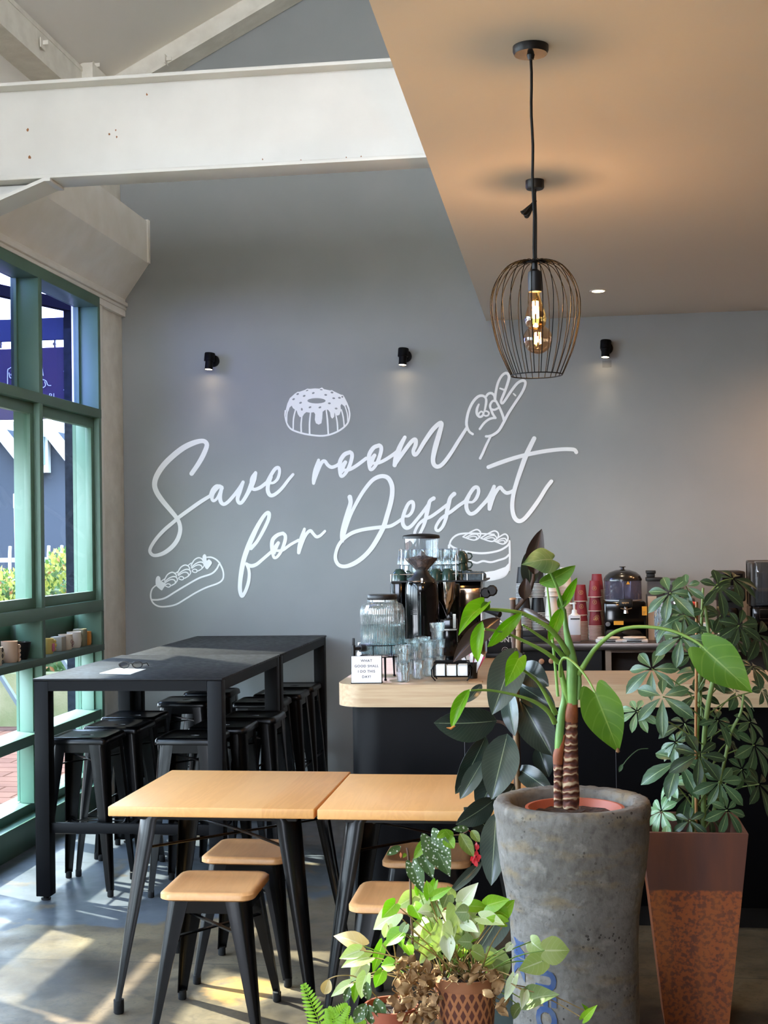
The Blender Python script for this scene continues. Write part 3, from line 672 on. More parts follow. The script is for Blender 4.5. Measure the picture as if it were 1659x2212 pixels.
def stool(name, label, hgt, wood, top=.15, base=.183, kind='bar stool', group=None):
    t = thing(name, label, kind, (0, 0, 0), group)
    zt = hgt-(.028 if wood else .0)
    tp = top-.012
    if wood:
        # dished wooden seat with round corners
        b = B(); rs = []
        def rr_(s, z, dip=0):
            pts = []
            for cx, cy, a0 in ((1, 1, 0), (-1, 1, 1), (-1, -1, 2), (1, -1, 3)):
                for k in range(5):
                    a = a0*PI/2+k*PI/8; R_ = .045*s/.168
                    pts.append((cx*(s-R_)+R_*math.cos(a), cy*(s-R_)+R_*math.sin(a), z))
            return pts
        for s, z in ((.158, zt), (.168, zt+.006), (.168, zt+.022), (.160, zt+.029), (.145, zt+.0285), (.125, zt+.024), (.09, zt+.022), (.03, zt+.0215)): rs.append(rr_(s, z))
        b.rings(rs); b.out('seat', WOODS, t, 50)
    else:
        b = B(); rs = []
        def rr2(s, z, ox=0):
            pts = []
            for cx, cy, a0 in ((1, 1, 0), (-1, 1, 1), (-1, -1, 2), (1, -1, 3)):
                for k in range(5):
                    a = a0*PI/2+k*PI/8; R_ = .03
                    pts.append((cx*(s-R_)+R_*math.cos(a), cy*(s-R_)+R_*math.sin(a), z))
            return pts
        for s, z in ((top+.004, zt-.034), (top+.005, zt-.030), (top+.002, zt-.012), (top-.003, zt-.004), (top-.012, zt), (top-.018, zt-.001), (top-.026, zt-.005), (top-.034, zt-.006)): rs.append(rr2(s, z))
        V = b.rings(rs, cap=False)
        inner = V[-1]
        hole = [b.bm.verts.new((.032*math.cos(2*PI*k/20), .016*math.sin(2*PI*k/20), zt-.008)) for k in range(20)]
        hol2 = [b.bm.verts.new((.030*math.cos(2*PI*k/20), .014*math.sin(2*PI*k/20), zt-.02)) for k in range(20)]
        for k in range(20):
            # align hole ring angle with corner ring order (starts at +x side)
            j = (k+2) % 20; a1, a2 = inner[k], inner[(k+1) % 20]
            h1, h2 = hole[(k) % 20], hole[(k+1) % 20]
            b.bm.faces.new((a1, a2, h2, h1)); b.bm.faces.new((h1, h2, hol2[(k+1) % 20], hol2[k]))
        b.out('seat', BLACKM, t, 35)
    za = zt-.001 if wood else zt-.03
    # apron
    b = B()
    for sg in (-1, 1):
        b.box(-tp+.02, tp-.02, sg*tp-.002, sg*tp+.002, za-.045, za); b.box(sg*tp-.002, sg*tp+.002, -tp+.02, tp-.02, za-.045, za)
    b.out('apron', BLACKM, t, 0)
    for sx_ in (-1, 1):
        for sy_ in (-1, 1):
            c = chan(sx_, sy_, za, .028, (sx_*tp*1.02, sy_*tp*1.02), (sx_*base, sy_*base), .082 if hgt > .6 else .078, .03)
            lg = c.out('leg', BLACKM, t, 50)
            foot(sx_*(base-.014), sy_*(base-.014)).out('rubber_foot', RUBBER, lg, 40)
    # crossed braces under the seat
    f = .17 if not wood else .2
    b = B(); zc = zt-.12; q = tp*.93+(base-tp)*f-.012
    b.obox((-q, -q, zc-.015), (q, q, zc-.0), .016, .006); b.obox((-q, q, zc-.0), (q, -q, zc-.007), .016, .006)
    b.out('cross_brace', BLACKM, t, 0)
    if not wood:
        zr = .30; q = tp*1.02+(base-tp)*(1-zr/za)-.02
        for s4 in range(4):
            a, c = [((-q, -q), (q, -q)), ((q, -q), (q, q)), ((q, q), (-q, q)), ((-q, q), (-q, -q))][s4]
            b = B(); b.tube([(a[0], a[1], zr+.01), (a[0]*.93+c[0]*.07, a[1]*.93+c[1]*.07, zr-.002), (a[0]*.07+c[0]*.93, a[1]*.07+c[1]*.93, zr-.002), (c[0], c[1], zr+.01)], .009, 8, flat=.45); b.out('foot_rail', BLACKM, t, 40)
    return t

# ---- black high bar tables
def bar_table(label, x0, x1, y0, y1, zt, front=True):
    t = thing('bar_table', label, 'table', ((x0+x1)/2, (y0+y1)/2, 0), 'high black bar tables')
    b = B(); b.box(x0, x1, y0, y1, zt-.012, zt, bev=.003); b.out('table_top', TABLEBLK, t, 30)
    lw = .072; ins = .004
    b = B()
    for (a, c) in ((y0+ins, y0+ins+.03), (y1-ins-.03, y1-ins)): b.box(x0+ins+lw, x1-ins-lw, a, c, zt-.06, zt-.012)
    for (a, c) in ((x0+ins, x0+ins+.03), (x1-ins-.03, x1-ins)): b.box(a, c, y0+ins+lw, y1-ins-lw, zt-.06, zt-.012)
    b.out('apron', BLACKMATT, t, 0)
    for x in (x0+ins, x1-ins-lw):
        for y in (y0+ins, y1-ins-lw):
            b = B(); b.box(x, x+lw, y, y+lw, .022, zt-.0125, bev=.004); l = b.out('leg', BLACKMATT, t, 30)
            b = B(); b.lathe([(.012, .008), (.012, .024)], (x+lw/2, y+lw/2, 0), 12, cap=True); b.lathe([(.022, 0), (.024, .008)], (x+lw/2, y+lw/2, 0), 16, cap=True); b.out('glide', RUBBER, l, 40)
    zs = .345
    for y in (y0+.022, y1-.05):
        b = B(); b.box(x0+ins+lw, x1-ins-lw, y, y+.025, zs-.024, zs+.024, bev=.002); b.out('stretcher', BLACKMATT, t, 30)
    b = B(); xm = (x0+x1)/2; b.box(xm-.0125, xm+.0125, y0+.05, y1-.05, zs-.02, zs+.02); b.out('stretcher', BLACKMATT, t, 0)
    for i, y in enumerate((y0+.03, y1-.03)):
        b = B(); b.cyl((x1-.012, y, zt-.035), .004, .004, 8); b.out('bolt', STEEL, t, 30)
    return t
bar_table('high black bar table nearer the camera, with papers on top', -2.537, -1.606, 6.152, 7.445, 1.06)
bar_table('high black bar table at the back, its end against the grey wall', -2.50, -1.603, 7.452, 8.915, 1.06)
proto = stool('bar_stool', 'black metal bar stool nearest the camera on the window side of the high table', .76, False)
proto['group'] = 'black bar stools at the high tables'
spots = [((-2.37, 6.43), 0, 'black metal bar stool nearest the camera on the window side of the high table'),
 ((-2.33, 6.80), .0, 'black metal bar stool second from the camera in the window side row'),
 ((-2.365, 7.17), 0, 'black metal bar stool third from the camera in the window side row'),
 ((-2.27, 7.87), .05, 'black metal bar stool fourth from the camera in the window side row'),
 ((-2.24, 8.32), .02, 'black metal bar stool nearest the back wall in the window side row'),
 ((-1.83, 6.43), 0, 'black metal bar stool under the high table just behind its right front leg'),
 ((-1.77, 6.80), .0, 'black metal bar stool second from the camera on the counter side row'),
 ((-1.70, 7.17), 0, 'black metal bar stool third from the camera on the counter side row'),
 ((-1.80, 7.83), .03, 'black metal bar stool fourth from the camera on the counter side row'),
 ((-1.77, 8.23), 0, 'black metal bar stool fifth from the camera on the counter side row'),
 ((-1.77, 8.635), 0, 'black metal bar stool closest to the grey wall on the counter side row')]
for i, ((x, y), rz, lb) in enumerate(spots):
    if i == 0: proto.location = (x, y, 0); proto.rotation_euler = (0, 0, rz); proto['label'] = lb
    else: dup(proto, (x, y, 0), rz, lb, 'black bar stools at the high tables')

# ---- low wooden tables
def cafe_table(label, x0, x1, y0, y1, rot, zt=.75):
    cx, cy = (x0+x1)/2, (y0+y1)/2; hx, hy = (x1-x0)/2, (y1-y0)/2
    t = thing('cafe_table', label, 'table', (0, 0, 0), 'wooden topped cafe tables')
    b = B(); b.box(-hx, hx, -hy, hy, zt-.036, zt, bev=.0045, seg=3); b.out('table_top', WOODT, t, 30)
    b = B(); ax, ay = hx-.085, hy-.085
    for s in (-1, 1):
        b.box(-ax, ax, s*ay-.002, s*ay+.002, zt-.062, zt-.0365); b.box(s*ax-.002, s*ax+.002, -ay, ay, zt-.062, zt-.0365)
    b.out('apron', BLACKM, t, 0)
    fx, fy = hx-.01, hy-.01
    for sx_ in (-1, 1):
        for sy_ in (-1, 1):
            # rounded sheet steel leg, wider at the top
            b = B(); rs = []
            for q in (0, .02, .04, .12, .5, .94, 1):
                z = zt-.0365+(0.03-zt+.0365)*q; X = sx_*(ax+(fx-ax)*q+.004); Y = sy_*(ay+(fy-ay)*q+.004)
                r = (.062 if q > .03 else .068)*(1-q)+.021*q
                if .03 < q < .05: r *= .96
                ring = []
                for k in range(13):
                    a = -.35+ (PI/2+.7)*k/12
                    ring.append((X-sx_*r+sx_*r*math.cos(a), Y-sy_*r+sy_*r*math.sin(a), z))
                for k in range(12, -1, -1):
                    a = -.35+(PI/2+.7)*k/12; r2 = r-.004
                    ring.append((X-sx_*r+sx_*r2*math.cos(a), Y-sy_*r+sy_*r2*math.sin(a), z))
                rs.append(ring)
            b.rings(rs); lg = b.out('leg', BLACKM, t, 45)
            b = B(); b.lathe([(.015, 0), (.019, .005), (.019, .05)], (sx_*(fx-.014), sy_*(fy-.014), 0), 12, cap=True); b.out('rubber_foot', RUBBER, lg, 40)
    # curved crossing braces
    b = B()
    for (sa, sb_) in (((-1, -1), (1, 1)), ((-1, 1), (1, -1))):
        P = []
        for q in range(11):
            u = q/10; w_ = math.sin(PI*u); k_ = 1-.0*w_
            P.append(((sa[0]+(sb_[0]-sa[0])*u)*(ax-.02), (sa[1]+(sb_[1]-sa[1])*u)*(ay-.02), zt-.17-.03*0+(.012 if sa[1] > 0 else 0)*w_))
        b.tube(P, .0085, 8, flat=.6)
    b.out('cross_brace', BLACKM, t, 40)
    b = B()
    for sx_ in (-1, 1):
        for sy_ in (-1, 1): b.lathe([(.007, 0), (.007, .012)], (sx_*(ax-.03), sy_*(ay-.03), zt-.175), 8, cap=True)
    b.out('bolts', CHROME, t, 40)
    t.location = (cx, cy, 0); t.rotation_euler = (0, 0, rot); return t
cafe_table('wooden cafe table left of its twin, standing fully clear of the plants', -1.652, -.892, 4.69, 5.455, -.012-.0)
cafe_table('wooden cafe table to the right, partly hidden behind the rubber plant', -.885, -.125, 4.68, 5.40, 0)
ls = stool('low_stool', 'low stool with honey wood seat in front of the left cafe table', .482, True, .152, .193, 'stool', 'low stools with wooden seats')
lsp = [((-1.262, 4.71), .02, 'low stool with honey wood seat nearest the camera, tucked under the left cafe table'),
       ((-1.255, 5.235), -.015, 'low wooden seat stool behind the left cafe table, seen between its legs'),
       ((-.575, 4.60), .0, 'low wooden seat stool at the right cafe table, partly behind the pale plant'),
       ((-.545, 5.215), .0, 'low wooden seat stool behind the right cafe table under the speckled leaves')]
for i, ((x, y), rz, lb) in enumerate(lsp):
    if i == 0: ls.location = (x, y, 0); ls.rotation_euler = (0, 0, rz); ls['label'] = lb
    else: dup(ls, (x, y, 0), rz, lb)

# ---- papers and a clip on the bar table
b = B(); Q = [atZ(x, y, 1.0602) for x, y in ((215, 1455), (282, 1457), (315, 1446), (253, 1444))]
b.poly([(p.x, p.y, 1.0602) for p in Q], (0, 0, .002)); tag(b.out('menu_sheet', mat('white_paper', 'f2f2f0', .7), smooth=0), 'white menu sheet lying on the near high black table', 'paper')
gl = thing('sunglasses', 'small black sunglasses lying on the menu sheet', 'sunglasses', (-2.15, 6.6, 1.0622))
p = atZ(282, 1444, 1.0625)
b = B()
for s in (-1, 1): b.tube([(p.x+s*.035+.026*math.cos(a), p.y-.0+.002, 1.082+.017*math.sin(a)) for a in [2*PI*k/16 for k in range(16)]], .0032, 6, closed=True)
b.tube([(p.x-.01, p.y, 1.085), (p.x, p.y, 1.09), (p.x+.01, p.y, 1.085)], .003, 6); b.out('frame', PLBLK, gl, 40)
for s in (-1, 1):
    b = B(); b.tube([(p.x+s*.062, p.y, 1.086), (p.x+s*.064, p.y+.07, 1.084), (p.x+s*.06, p.y+.11, 1.066)], .0025, 6); b.out('temple', PLBLK, gl, 40)
for s in (-1, 1):
    b = B(); b.poly([(p.x+s*.035+.024*math.cos(a), p.y+.002, 1.082+.015*math.sin(a)) for a in [2*PI*k/16 for k in range(16)]], (0, .001, 0)); b.out('lens', mat('dark_lens', '15151a', .1), gl, 0)

# ============================================================ counter
def rrect(x0, x1, y0, y1, rad):
    """rad = (front-left, front-right, back-right, back-left)"""
    P = []
    for (cx, cy, a0, r) in ((x0+rad[0], y0+rad[0], PI, rad[0]), (x1-rad[1], y0+rad[1], 1.5*PI, rad[1]), (x1-rad[2], y1-rad[2], 0, rad[2]), (x0+rad[3], y1-rad[3], PI/2, rad[3])):
        n = 9 if r > .01 else 1
        for k in range(n): a = a0+(PI/2)*(k/(n-1) if n > 1 else 0); P.append((cx+r*math.cos(a), cy+r*math.sin(a)))
    return P
XR = 2.9
def Lshape(x0, y0, xr, yf, xa, yb, r, rb):
    P = []
    for k in range(13): a = PI+PI/2*k/12; P.append((x0+r+r*math.cos(a), y0+r+r*math.sin(a)))
    P += [(xr, y0), (xr, yf), (xa, yf), (xa, yb)]
    for k in range(7): a = PI/2+PI/2*k/6; P.append((x0+rb+rb*math.cos(a), yb-rb+rb*math.sin(a)))
    return P
ct = thing('service_counter', 'black panelled service counter with rounded corner beneath the pale oak worktop', 'counter', (0, 6.2, 0))
P = Lshape(-.975, 5.915, XR, 6.42, -.40, 7.5, .16, .05)
b = B(); b.poly([(x, y, .10) for x, y in P], (0, 0, .86)); b.out('body', COUNTERB, ct, 40)
P = Lshape(-.93, 5.975, XR, 6.36, -.45, 7.45, .13, .05)
b = B(); b.poly([(x, y, 0) for x, y in P], (0, 0, .10)); b.out('plinth', mat('plinth_black', '0b0b0c', .6), ct, 40)
for x in (-.455, .2, .85, 1.5):
    b = B(); b.box(x-.0012, x+.0012, 5.9138, 5.9155, .11, .955); b.out('panel_joint', mat('joint_grey', '4d4d52', .5), ct, 0)
P = Lshape(-1.02, 5.855, XR, 6.455, -.36, 7.55, .13, .06)
b = B(); b.poly([(x, y, .962) for x, y in P], (0, 0, .098)); o = b.out('worktop', WORKTOP, None, 40)
tag(o, 'pale oak worktop with a thick rounded edge on the service counter', 'worktop')
# back bench along the wall
bb = thing('back_bench', 'long black back bench with steel top along the grey wall', 'bench', (.9, 8.7, 0))
YB = 8.36
p = atY(1120, 1391, YB); ZB = p.z; X0B = atY(1116, 1400, YB).x
b = B(); b.box(X0B, 3.2, YB, 8.995, ZB-.042, ZB, bev=.002); b.out('steel_top', mat('bench_steel', '6d6560', .3, metal=.9), bb, 30)
b = B(); b.box(X0B+.02, 3.2, YB+.35, 8.99, .1, ZB-.043); b.box(X0B+.02, atY(1300, 1420, YB).x, YB+.03, YB+.36, .1, ZB-.043); b.out('cabinet', mat('bench_black', '141416', .4), bb, 0)
b = B(); xk = atY(1308, 1420, YB).x; b.box(xk, xk+.036, YB+.02, YB+.36, .1, ZB-.043); b.out('timber_post', mat('bench_timber', 'a38f7c', .5), bb, 0)
b = B(); b.box(xk+.036, 3.2, YB+.05, YB+.07, ZB-.06, ZB-.043); b.out('timber_rail', mat('bench_timber', ''), bb, 0)
b = B(); b.box(xk+.037, 3.2, YB+.28, YB+.3, .1, ZB-.06); b.out('bay_panel', mat('bay_brown', '3a3532', .6), bb, 0)
for px_, py_ in ((1170, 1428), (1191, 1427)):
    p = atY(px_, py_, YB+.028); b = B(); b.lathe([(.006, 0), (.008, .012), (.016, .018), (.017, .03), (.012, .034)], n=16, cap=True)
    b.xf(Matrix.Translation((p.x, YB+.03, p.z)) @ Matrix.Rotation(PI/2, 4, 'X')); b.out('knob', mat('knob_wood', 'b98a6a', .5), bb, 40)

# ============================================================ wall mural
def stroke(b, org, scl, pts, yoff, wk=1.0, k=5):
    q = []
    for (x, y, w_) in smooth_pts([tuple(map(float, p)) for p in pts], k):
        p = atY(org[0]+x/scl, org[1]+y/scl, YW); q.append((p.x, p.z, w_/scl*pxm(YW)/2*wk))
    b.ribbon(q, YW-.0012-yoff)
def blob(b, org, scl, pts, yoff, k=4, closed=True):
    pts = [tuple(map(float, p)) for p in pts]
    P = smooth_pts(pts+[pts[0]], k)[:-1] if k > 1 else pts
    P = [atY(org[0]+x/scl, org[1]+y/scl, YW) for x, y in P]
    b.poly([(p.x, YW-.0012-yoff, p.z) for p in P])
def word(name, label, strokes):
    b = B(); i = 0
    for (org, scl, pts) in strokes: stroke(b, org, scl, pts, i*.00025); i += 1
    return tag(b.out(name, MURAL, smooth=0), label, 'wall lettering', 'white script lettering on the grey wall')
def ell(b, org, scl, cx, cy, rx, ry, yoff, rot=0, n=18):
    pts = []
    for k in range(n):
        a = 2*PI*k/n; u, v = rx*math.cos(a), ry*math.sin(a); pts.append((cx+u*math.cos(rot)-v*math.sin(rot), cy+u*math.sin(rot)+v*math.cos(rot)))
    P = [atY(org[0]+x/scl, org[1]+y/scl, YW) for x, y in pts]
    b.poly([(p.x, YW-.0012-yoff, p.z) for p in P])
S1 = ((310, 940), 4.879); S3 = ((500, 1090), 5.925); S5 = ((660, 900), 4.879); S6 = ((700, 1010), 5.53); S7 = ((950, 920), 5.352); S8 = ((980, 790), 9.217)
word('mural_word_save', 'large white script word Save painted on the grey wall', [
 S1+([(508,405,50),(580,300,52),(635,200,54),(668,110,50),(650,70,48),(605,62,50),(520,85,58),(420,135,62),(310,220,62),(210,320,62),(140,430,60),(118,520,56),(140,600,56),(200,690,54),(280,785,50),(345,865,46),(380,930,44),(388,1010,46),(360,1100,48),(300,1180,48),(210,1245,44),(120,1268,36),(75,1240,36),(75,1190,36),(130,1100,38),(220,1000,40),(320,915,40),(370,870,40),(480,790,42),(600,705,42),(705,640,38)],),
 S1+([(705,640,38),(730,580,44),(765,540,40),(800,540,40),(828,550,34)],), S1+([(830,560,36),(795,540,44),(740,600,44),(722,660,40),(738,693,32),(775,668,30),(808,605,34),(826,555,34)],),
 S1+([(826,550,40),(808,640,44),(815,700,44),(845,728,38),(890,705,38),(950,640,38),(1010,560,36),(1050,495,34)],),
 S1+([(1050,495,36),(1015,590,48),(992,670,42),(1010,715,38),(1045,700,40),(1100,610,44),(1150,500,60),(1180,410,42),(1182,395,34)],),
 S1+([(1182,395,34),(1158,460,70),(1142,540,44),(1165,572,36),(1230,552,38),(1300,500,40)],),
 S1+([(1300,505,40),(1345,420,40),(1390,355,40),(1425,345,38),(1435,390,34),(1415,460,34),(1375,500,30),(1340,505,28)],),
 S1+([(1345,440,40),(1315,520,44),(1312,590,44),(1340,635,42),(1390,622,38),(1460,560,36),(1530,470,34),(1577,415,32)],)])
word('mural_word_room', 'white script word room painted on the grey wall under the ring cake drawing', [
 S5+([(138,458,32),(112,560,58),(92,650,50),(85,702,34)],), S5+([(85,700,30),(130,570,40),(170,485,40),(203,470,38),(235,510,38),(275,533,38),(330,515,36),(370,480,36)],),
 S5+([(470,375,42),(410,400,46),(365,470,44),(360,540,40),(368,610,36),(385,630,34),(420,600,36),(460,530,40),(488,440,42),(488,390,42),(465,375,42)],),
 S5+([(420,480,40),(385,540,56),(378,590,30),(400,565,30),(460,560,36),(540,515,38),(640,440,38)],),
 S5+([(778,303,42),(718,328,46),(673,398,44),(668,468,40),(676,538,36),(693,560,34),(728,530,36),(768,458,40),(796,368,42),(796,318,42),(773,303,42)],),
 S5+([(728,408,40),(693,468,56),(686,518,30),(708,493,30),(768,488,36),(850,450,38),(945,385,38),(985,345,36)],),
 S5+([(1047,218,38),(1000,310,52),(960,420,60),(940,512,46)],),
 S5+([(940,512,36),(1000,420,42),(1080,310,44),(1130,252,44),(1160,245,44),(1160,300,44),(1137,360,40),(1150,402,42),(1185,378,40),(1250,270,44),(1340,140,48),(1415,70,46),(1435,85,44),(1410,180,52),(1370,320,56),(1345,440,48),(1355,505,46),(1395,528,44),(1450,495,42),(1530,390,40),(1610,262,38),(1701,119,34)],)])
word('mural_word_for', 'white script word for painted low on the grey wall', [
 S3+([(250,560,50),(330,470,44),(410,330,46),(470,200,48),(483,125,50),(465,102,46),(420,140,48),(350,250,56),(280,390,66),(215,540,68),(160,700,64),(130,850,62),(112,1000,56),(112,1100,54),(135,1172,46),(175,1120,46),(215,1010,46),(230,900,42),(220,820,40),(195,760,44)],),
 S3+([(190,760,40),(250,785,50),(320,765,46),(400,700,42),(510,605,42)],),
 S3+([(660,367,44),(590,390,50),(530,450,54),(518,540,50),(532,640,40),(552,682,36),(595,660,38),(645,580,42),(685,470,48),(690,400,46),(660,367,44)],),
 S3+([(600,490,44),(560,560,62),(545,630,40),(565,590,34),(600,590,34),(660,580,40),(760,510,38),(860,455,38)],),
 S3+([(935,312,36),(900,430,60),(875,540,62),(862,615,46)],), S3+([(862,615,40),(920,450,46),(965,370,44),(1012,335,44),(1050,375,40),(1090,412,42),(1140,395,38),(1197,340,34)],)])
word('mural_word_dessert', 'large white script word Dessert painted on the grey wall above the coffee machines', [
 S6+([(308,352,56),(317,420,52),(290,520,58),(255,640,62),(225,760,60),(216,840,52),(222,880,40)],),
 S6+([(222,860,40),(260,720,44),(320,560,40),(400,400,44),(480,270,46),(570,160,48),(640,115,50),(710,103,50),(770,130,54),(810,210,56),(815,310,56),(795,430,58),(755,570,58),(715,700,58),(650,830,58),(570,960,56),(480,1060,54),(370,1140,54),(260,1180,46),(180,1165,44),(140,1100,44),(142,1020,40),(180,920,42),(250,840,44),(340,780,46),(450,745,44),(570,725,44),(700,710,44),(790,700,42),(860,665,40),(940,610,40)],),
 S6+([(940,610,40),(970,510,44),(1010,430,42),(1055,410,44),(1068,460,44),(1050,530,40),(1010,575,36),(970,582,30)],),
 S6+([(968,510,44),(942,600,46),(945,680,48),(985,722,46),(1040,700,42),(1110,620,40),(1190,520,40),(1255,430,40)],),
 S6+([(1310,368,50),(1265,400,44),(1245,470,52),(1225,560,50),(1205,650,44),(1170,740,38),(1130,810,34),(1095,805,34),(1085,770,34),(1130,680,36),(1200,620,38),(1280,585,40),(1380,515,40),(1500,420,36)],),
 S6+([(1555,315,52),(1510,360,46),(1490,430,52),(1470,520,50),(1455,610,44),(1420,700,40),(1375,750,36),(1340,745,36),(1340,700,36),(1390,620,38),(1450,570,38),(1520,525,42),(1610,455,42),(1700,395,42)],),
 S7+([(290,885,44),(350,780,44),(400,715,44),(440,715,40),(448,770,40),(420,840,40),(380,880,30),(340,882,30)],),
 S7+([(340,800,44),(310,880,46),(312,960,46),(350,1015,44),(410,1000,44),(480,930,42),(560,840,46),(605,760,46)],),
 S7+([(628,700,40),(605,780,58),(585,870,60),(575,960,44)],), S7+([(578,958,40),(620,820,44),(665,740,44),(700,712,42),(730,745,40),(770,775,42),(820,765,40),(862,735,30)],),
 S7+([(1092,145,50),(1040,250,54),(990,360,56),(940,500,54),(890,650,50),(850,800,48),(838,940,48),(860,1050,50),(910,1100,50),(970,1080,46),(1050,990,48),(1150,850,46),(1230,720,44),(1290,642,44)],),
 S7+([(562,477,44),(700,425,48),(850,375,46),(1000,335,46),(1200,295,46),(1380,273,44),(1500,270,44),(1558,278,44),(1578,305,44)],)])
hs = [[(380,1362,48),(310,1310,48),(262,1200,56),(260,1080,56),(300,900,56),(380,730,56),(480,620,56),(570,598,52),(635,640,44),(648,720,50),(625,860,40),(612,905,36)],
 [(500,770,36),(465,860,52),(465,960,52),(515,1018,48),(570,1000,46),(590,945,36),(550,912,36),(505,950,36),(492,995,40)],
 [(645,615,44),(690,560,50),(755,548,50),(810,600,50),(820,690,46)],
 [(598,960,30),(610,915,32),(655,905,34),(700,935,36),(688,985,36),(640,1000,36),(605,985,30)],
 [(835,705,44),(775,705,44),(728,780,46),(742,860,46),(815,878,46),(885,845,44)], [(742,860,46),(775,950,50),(830,1035,48)], [(835,1040,46),(770,1045,48),(690,1075,48),(600,1150,48),(520,1260,46)],
 [(830,690,40),(835,560,50),(880,350,50),(960,200,50),(1050,148,56),(1103,220,56),(1060,400,54),(1000,560,54),(945,700,50),(965,752,46),(1020,695,50),(1150,500,54),(1270,350,54),(1380,298,56),(1430,350,54),(1370,520,54),(1220,750,54),(1090,950,54),(1000,1120,56),(900,1290,54),(790,1375,54),(700,1405,50),(645,1408,48)],
 [(845,705,44),(920,850,48),(980,1000,50),(1000,1080,50)], [(925,452,34),(1000,480,40)], [(1192,558,30),(1232,595,34)], [(730,1420,46),(650,1580,50),(580,1740,52),(528,1845,52)]]
b = B()
for i, s_ in enumerate(hs): stroke(b, S8[0], S8[1], s_, i*.0002)
tag(b.out('mural_hand', MURAL, smooth=0), 'white line drawing of a hand with crossed fingers on the grey wall', 'wall drawing')
# ring cake
D4 = ((600, 820), 9.217)
mk = thing('mural_ring_cake', 'white drawing of an iced ring cake with sprinkles on the grey wall', 'wall drawing', (-1.65, YW, 2.35))
b = B()
blob(b, *D4, [(150,700),(160,600),(190,480),(240,370),(340,280),(395,243),(440,240),(540,205),(590,180),(640,185),(740,175),(830,180),(880,155),(920,190),(1040,215),(1080,210),(1130,240),(1260,300),(1300,305),(1330,350),(1390,470),(1430,570),(1445,680),(1425,680),(1400,590),(1365,500),(1335,540),(1305,515),(1270,485),(1250,520),(1258,620),(1230,700),(1190,718),(1150,700),(1128,655),(1125,740),(1085,780),(1055,740),(1040,650),(1000,600),(950,600),(895,640),(885,780),(870,870),(815,897),(760,870),(738,800),(745,690),(720,650),(640,660),(570,648),(530,680),(490,740),(440,748),(400,690),(378,620),(345,600),(300,565),(278,518),(235,560),(212,640),(195,560),(170,640),(160,720)], 0, 1)
b.out('icing', MURAL, mk, 0)
b = B(); ell(b, *D4, 772, 422, 182, 53, .0004)
for i, (x, y) in enumerate([(397,288),(585,218),(708,268),(527,325),(316,390),(455,462),(480,592),(643,551),(840,553),(867,201),(955,305),(1081,257),(1115,372),(1229,363),(1286,343),(1028,473),(1163,576)]):
    ell(b, *D4, x, y, 28 if i not in (14,) else 20, 18 if y > 230 else 11, .0004, rot=(-.4 if i < 6 or i in (7, 8) else 1.4 if i in (6, 14) else .1), n=12)
b.out('sprinkles', WALLDOT, mk, 0)
b = B(); i = 0
for s_ in ([(150,620,28),(145,720,28),(172,840,30),(215,930,34),(290,1000,36),(450,1060,36),(640,1100,36),(850,1120,36),(1020,1100,36),(1200,1030,36),(1340,930,36),(1410,830,34),(1432,700,34),(1420,600,30)],
 [(205,570,28),(182,700,28),(178,850,28)], [(355,600,28),(315,780,30),(308,1010,30)], [(480,740,28),(465,900,32),(470,1050,34)], [(655,655,28),(635,860,34),(636,1095,36)], [(965,600,26),(990,800,34),(1008,1090,34)], [(1150,670,24),(1185,850,30),(1195,1030,30)], [(1268,600,26),(1305,750,28),(1325,930,28)], [(1340,530,24),(1385,680,24),(1395,840,24)]):
    stroke(b, *D4, s_, .0003+i*.0002); i += 1
b.out('outline', MURAL, mk, 0)
# eclair
E2 = ((310, 1180), 8.732); b = B(); i = 0
es = [[(1440,320,32),(1370,250,30),(1280,208,30),(1190,208,28)], [(1430,310,32),(1490,430,32),(1510,540,32),(1490,630,32),(1400,700,32),(1180,780,32),(980,880,32),(800,990,32),(620,1095,32),(450,1135,32),(300,1135,32),(195,1080,30),(145,990,30),(140,890,30),(170,800,28),(235,740,26)],
 [(160,1010,34),(280,1008,34),(420,970,34),(600,860,34),(800,740,34),(1050,600,34),(1280,520,34),(1380,430,34),(1425,340,30)]]
for (dx, dy) in ((0, 0), (250, -137), (505, -275)):
    for a in ([(395,640,24),(450,540,24),(530,492,26),(595,510,24),(625,560,24)], [(400,670,22),(480,605,24),(560,572,26),(620,585,26),(640,640,22),(600,700,22)], [(410,690,22),(480,642,22),(545,625,24),(595,650,24),(595,700,22),(530,740,24)], [(415,735,20),(450,708,20),(500,718,22),(505,755,22),(470,770,20),(420,752,20)], [(340,655,22),(400,615,22)]):
        if dx == 505 and a[0][0] == 340: a = [(345,630,20),(400,590,20)]
        es.append([(x+dx, y+dy, w_) for x, y, w_ in a])
for s_ in es: stroke(b, *E2, s_, i*.00015); i += 1
blob(b, *E2, [(235,740),(232,640),(250,580),(285,560),(320,590),(330,650),(380,680),(420,700),(410,750),(380,790),(350,832),(300,800)], .004, 3)
blob(b, *E2, [(1115,240),(1120,180),(1155,148),(1190,180),(1195,270),(1235,245),(1262,262),(1290,295),(1290,330),(1250,390),(1205,435),(1165,400),(1150,330)], .004, 3)
tag(b.out('mural_eclair', MURAL, smooth=0), 'white line drawing of a cream filled eclair on the grey wall', 'wall drawing')
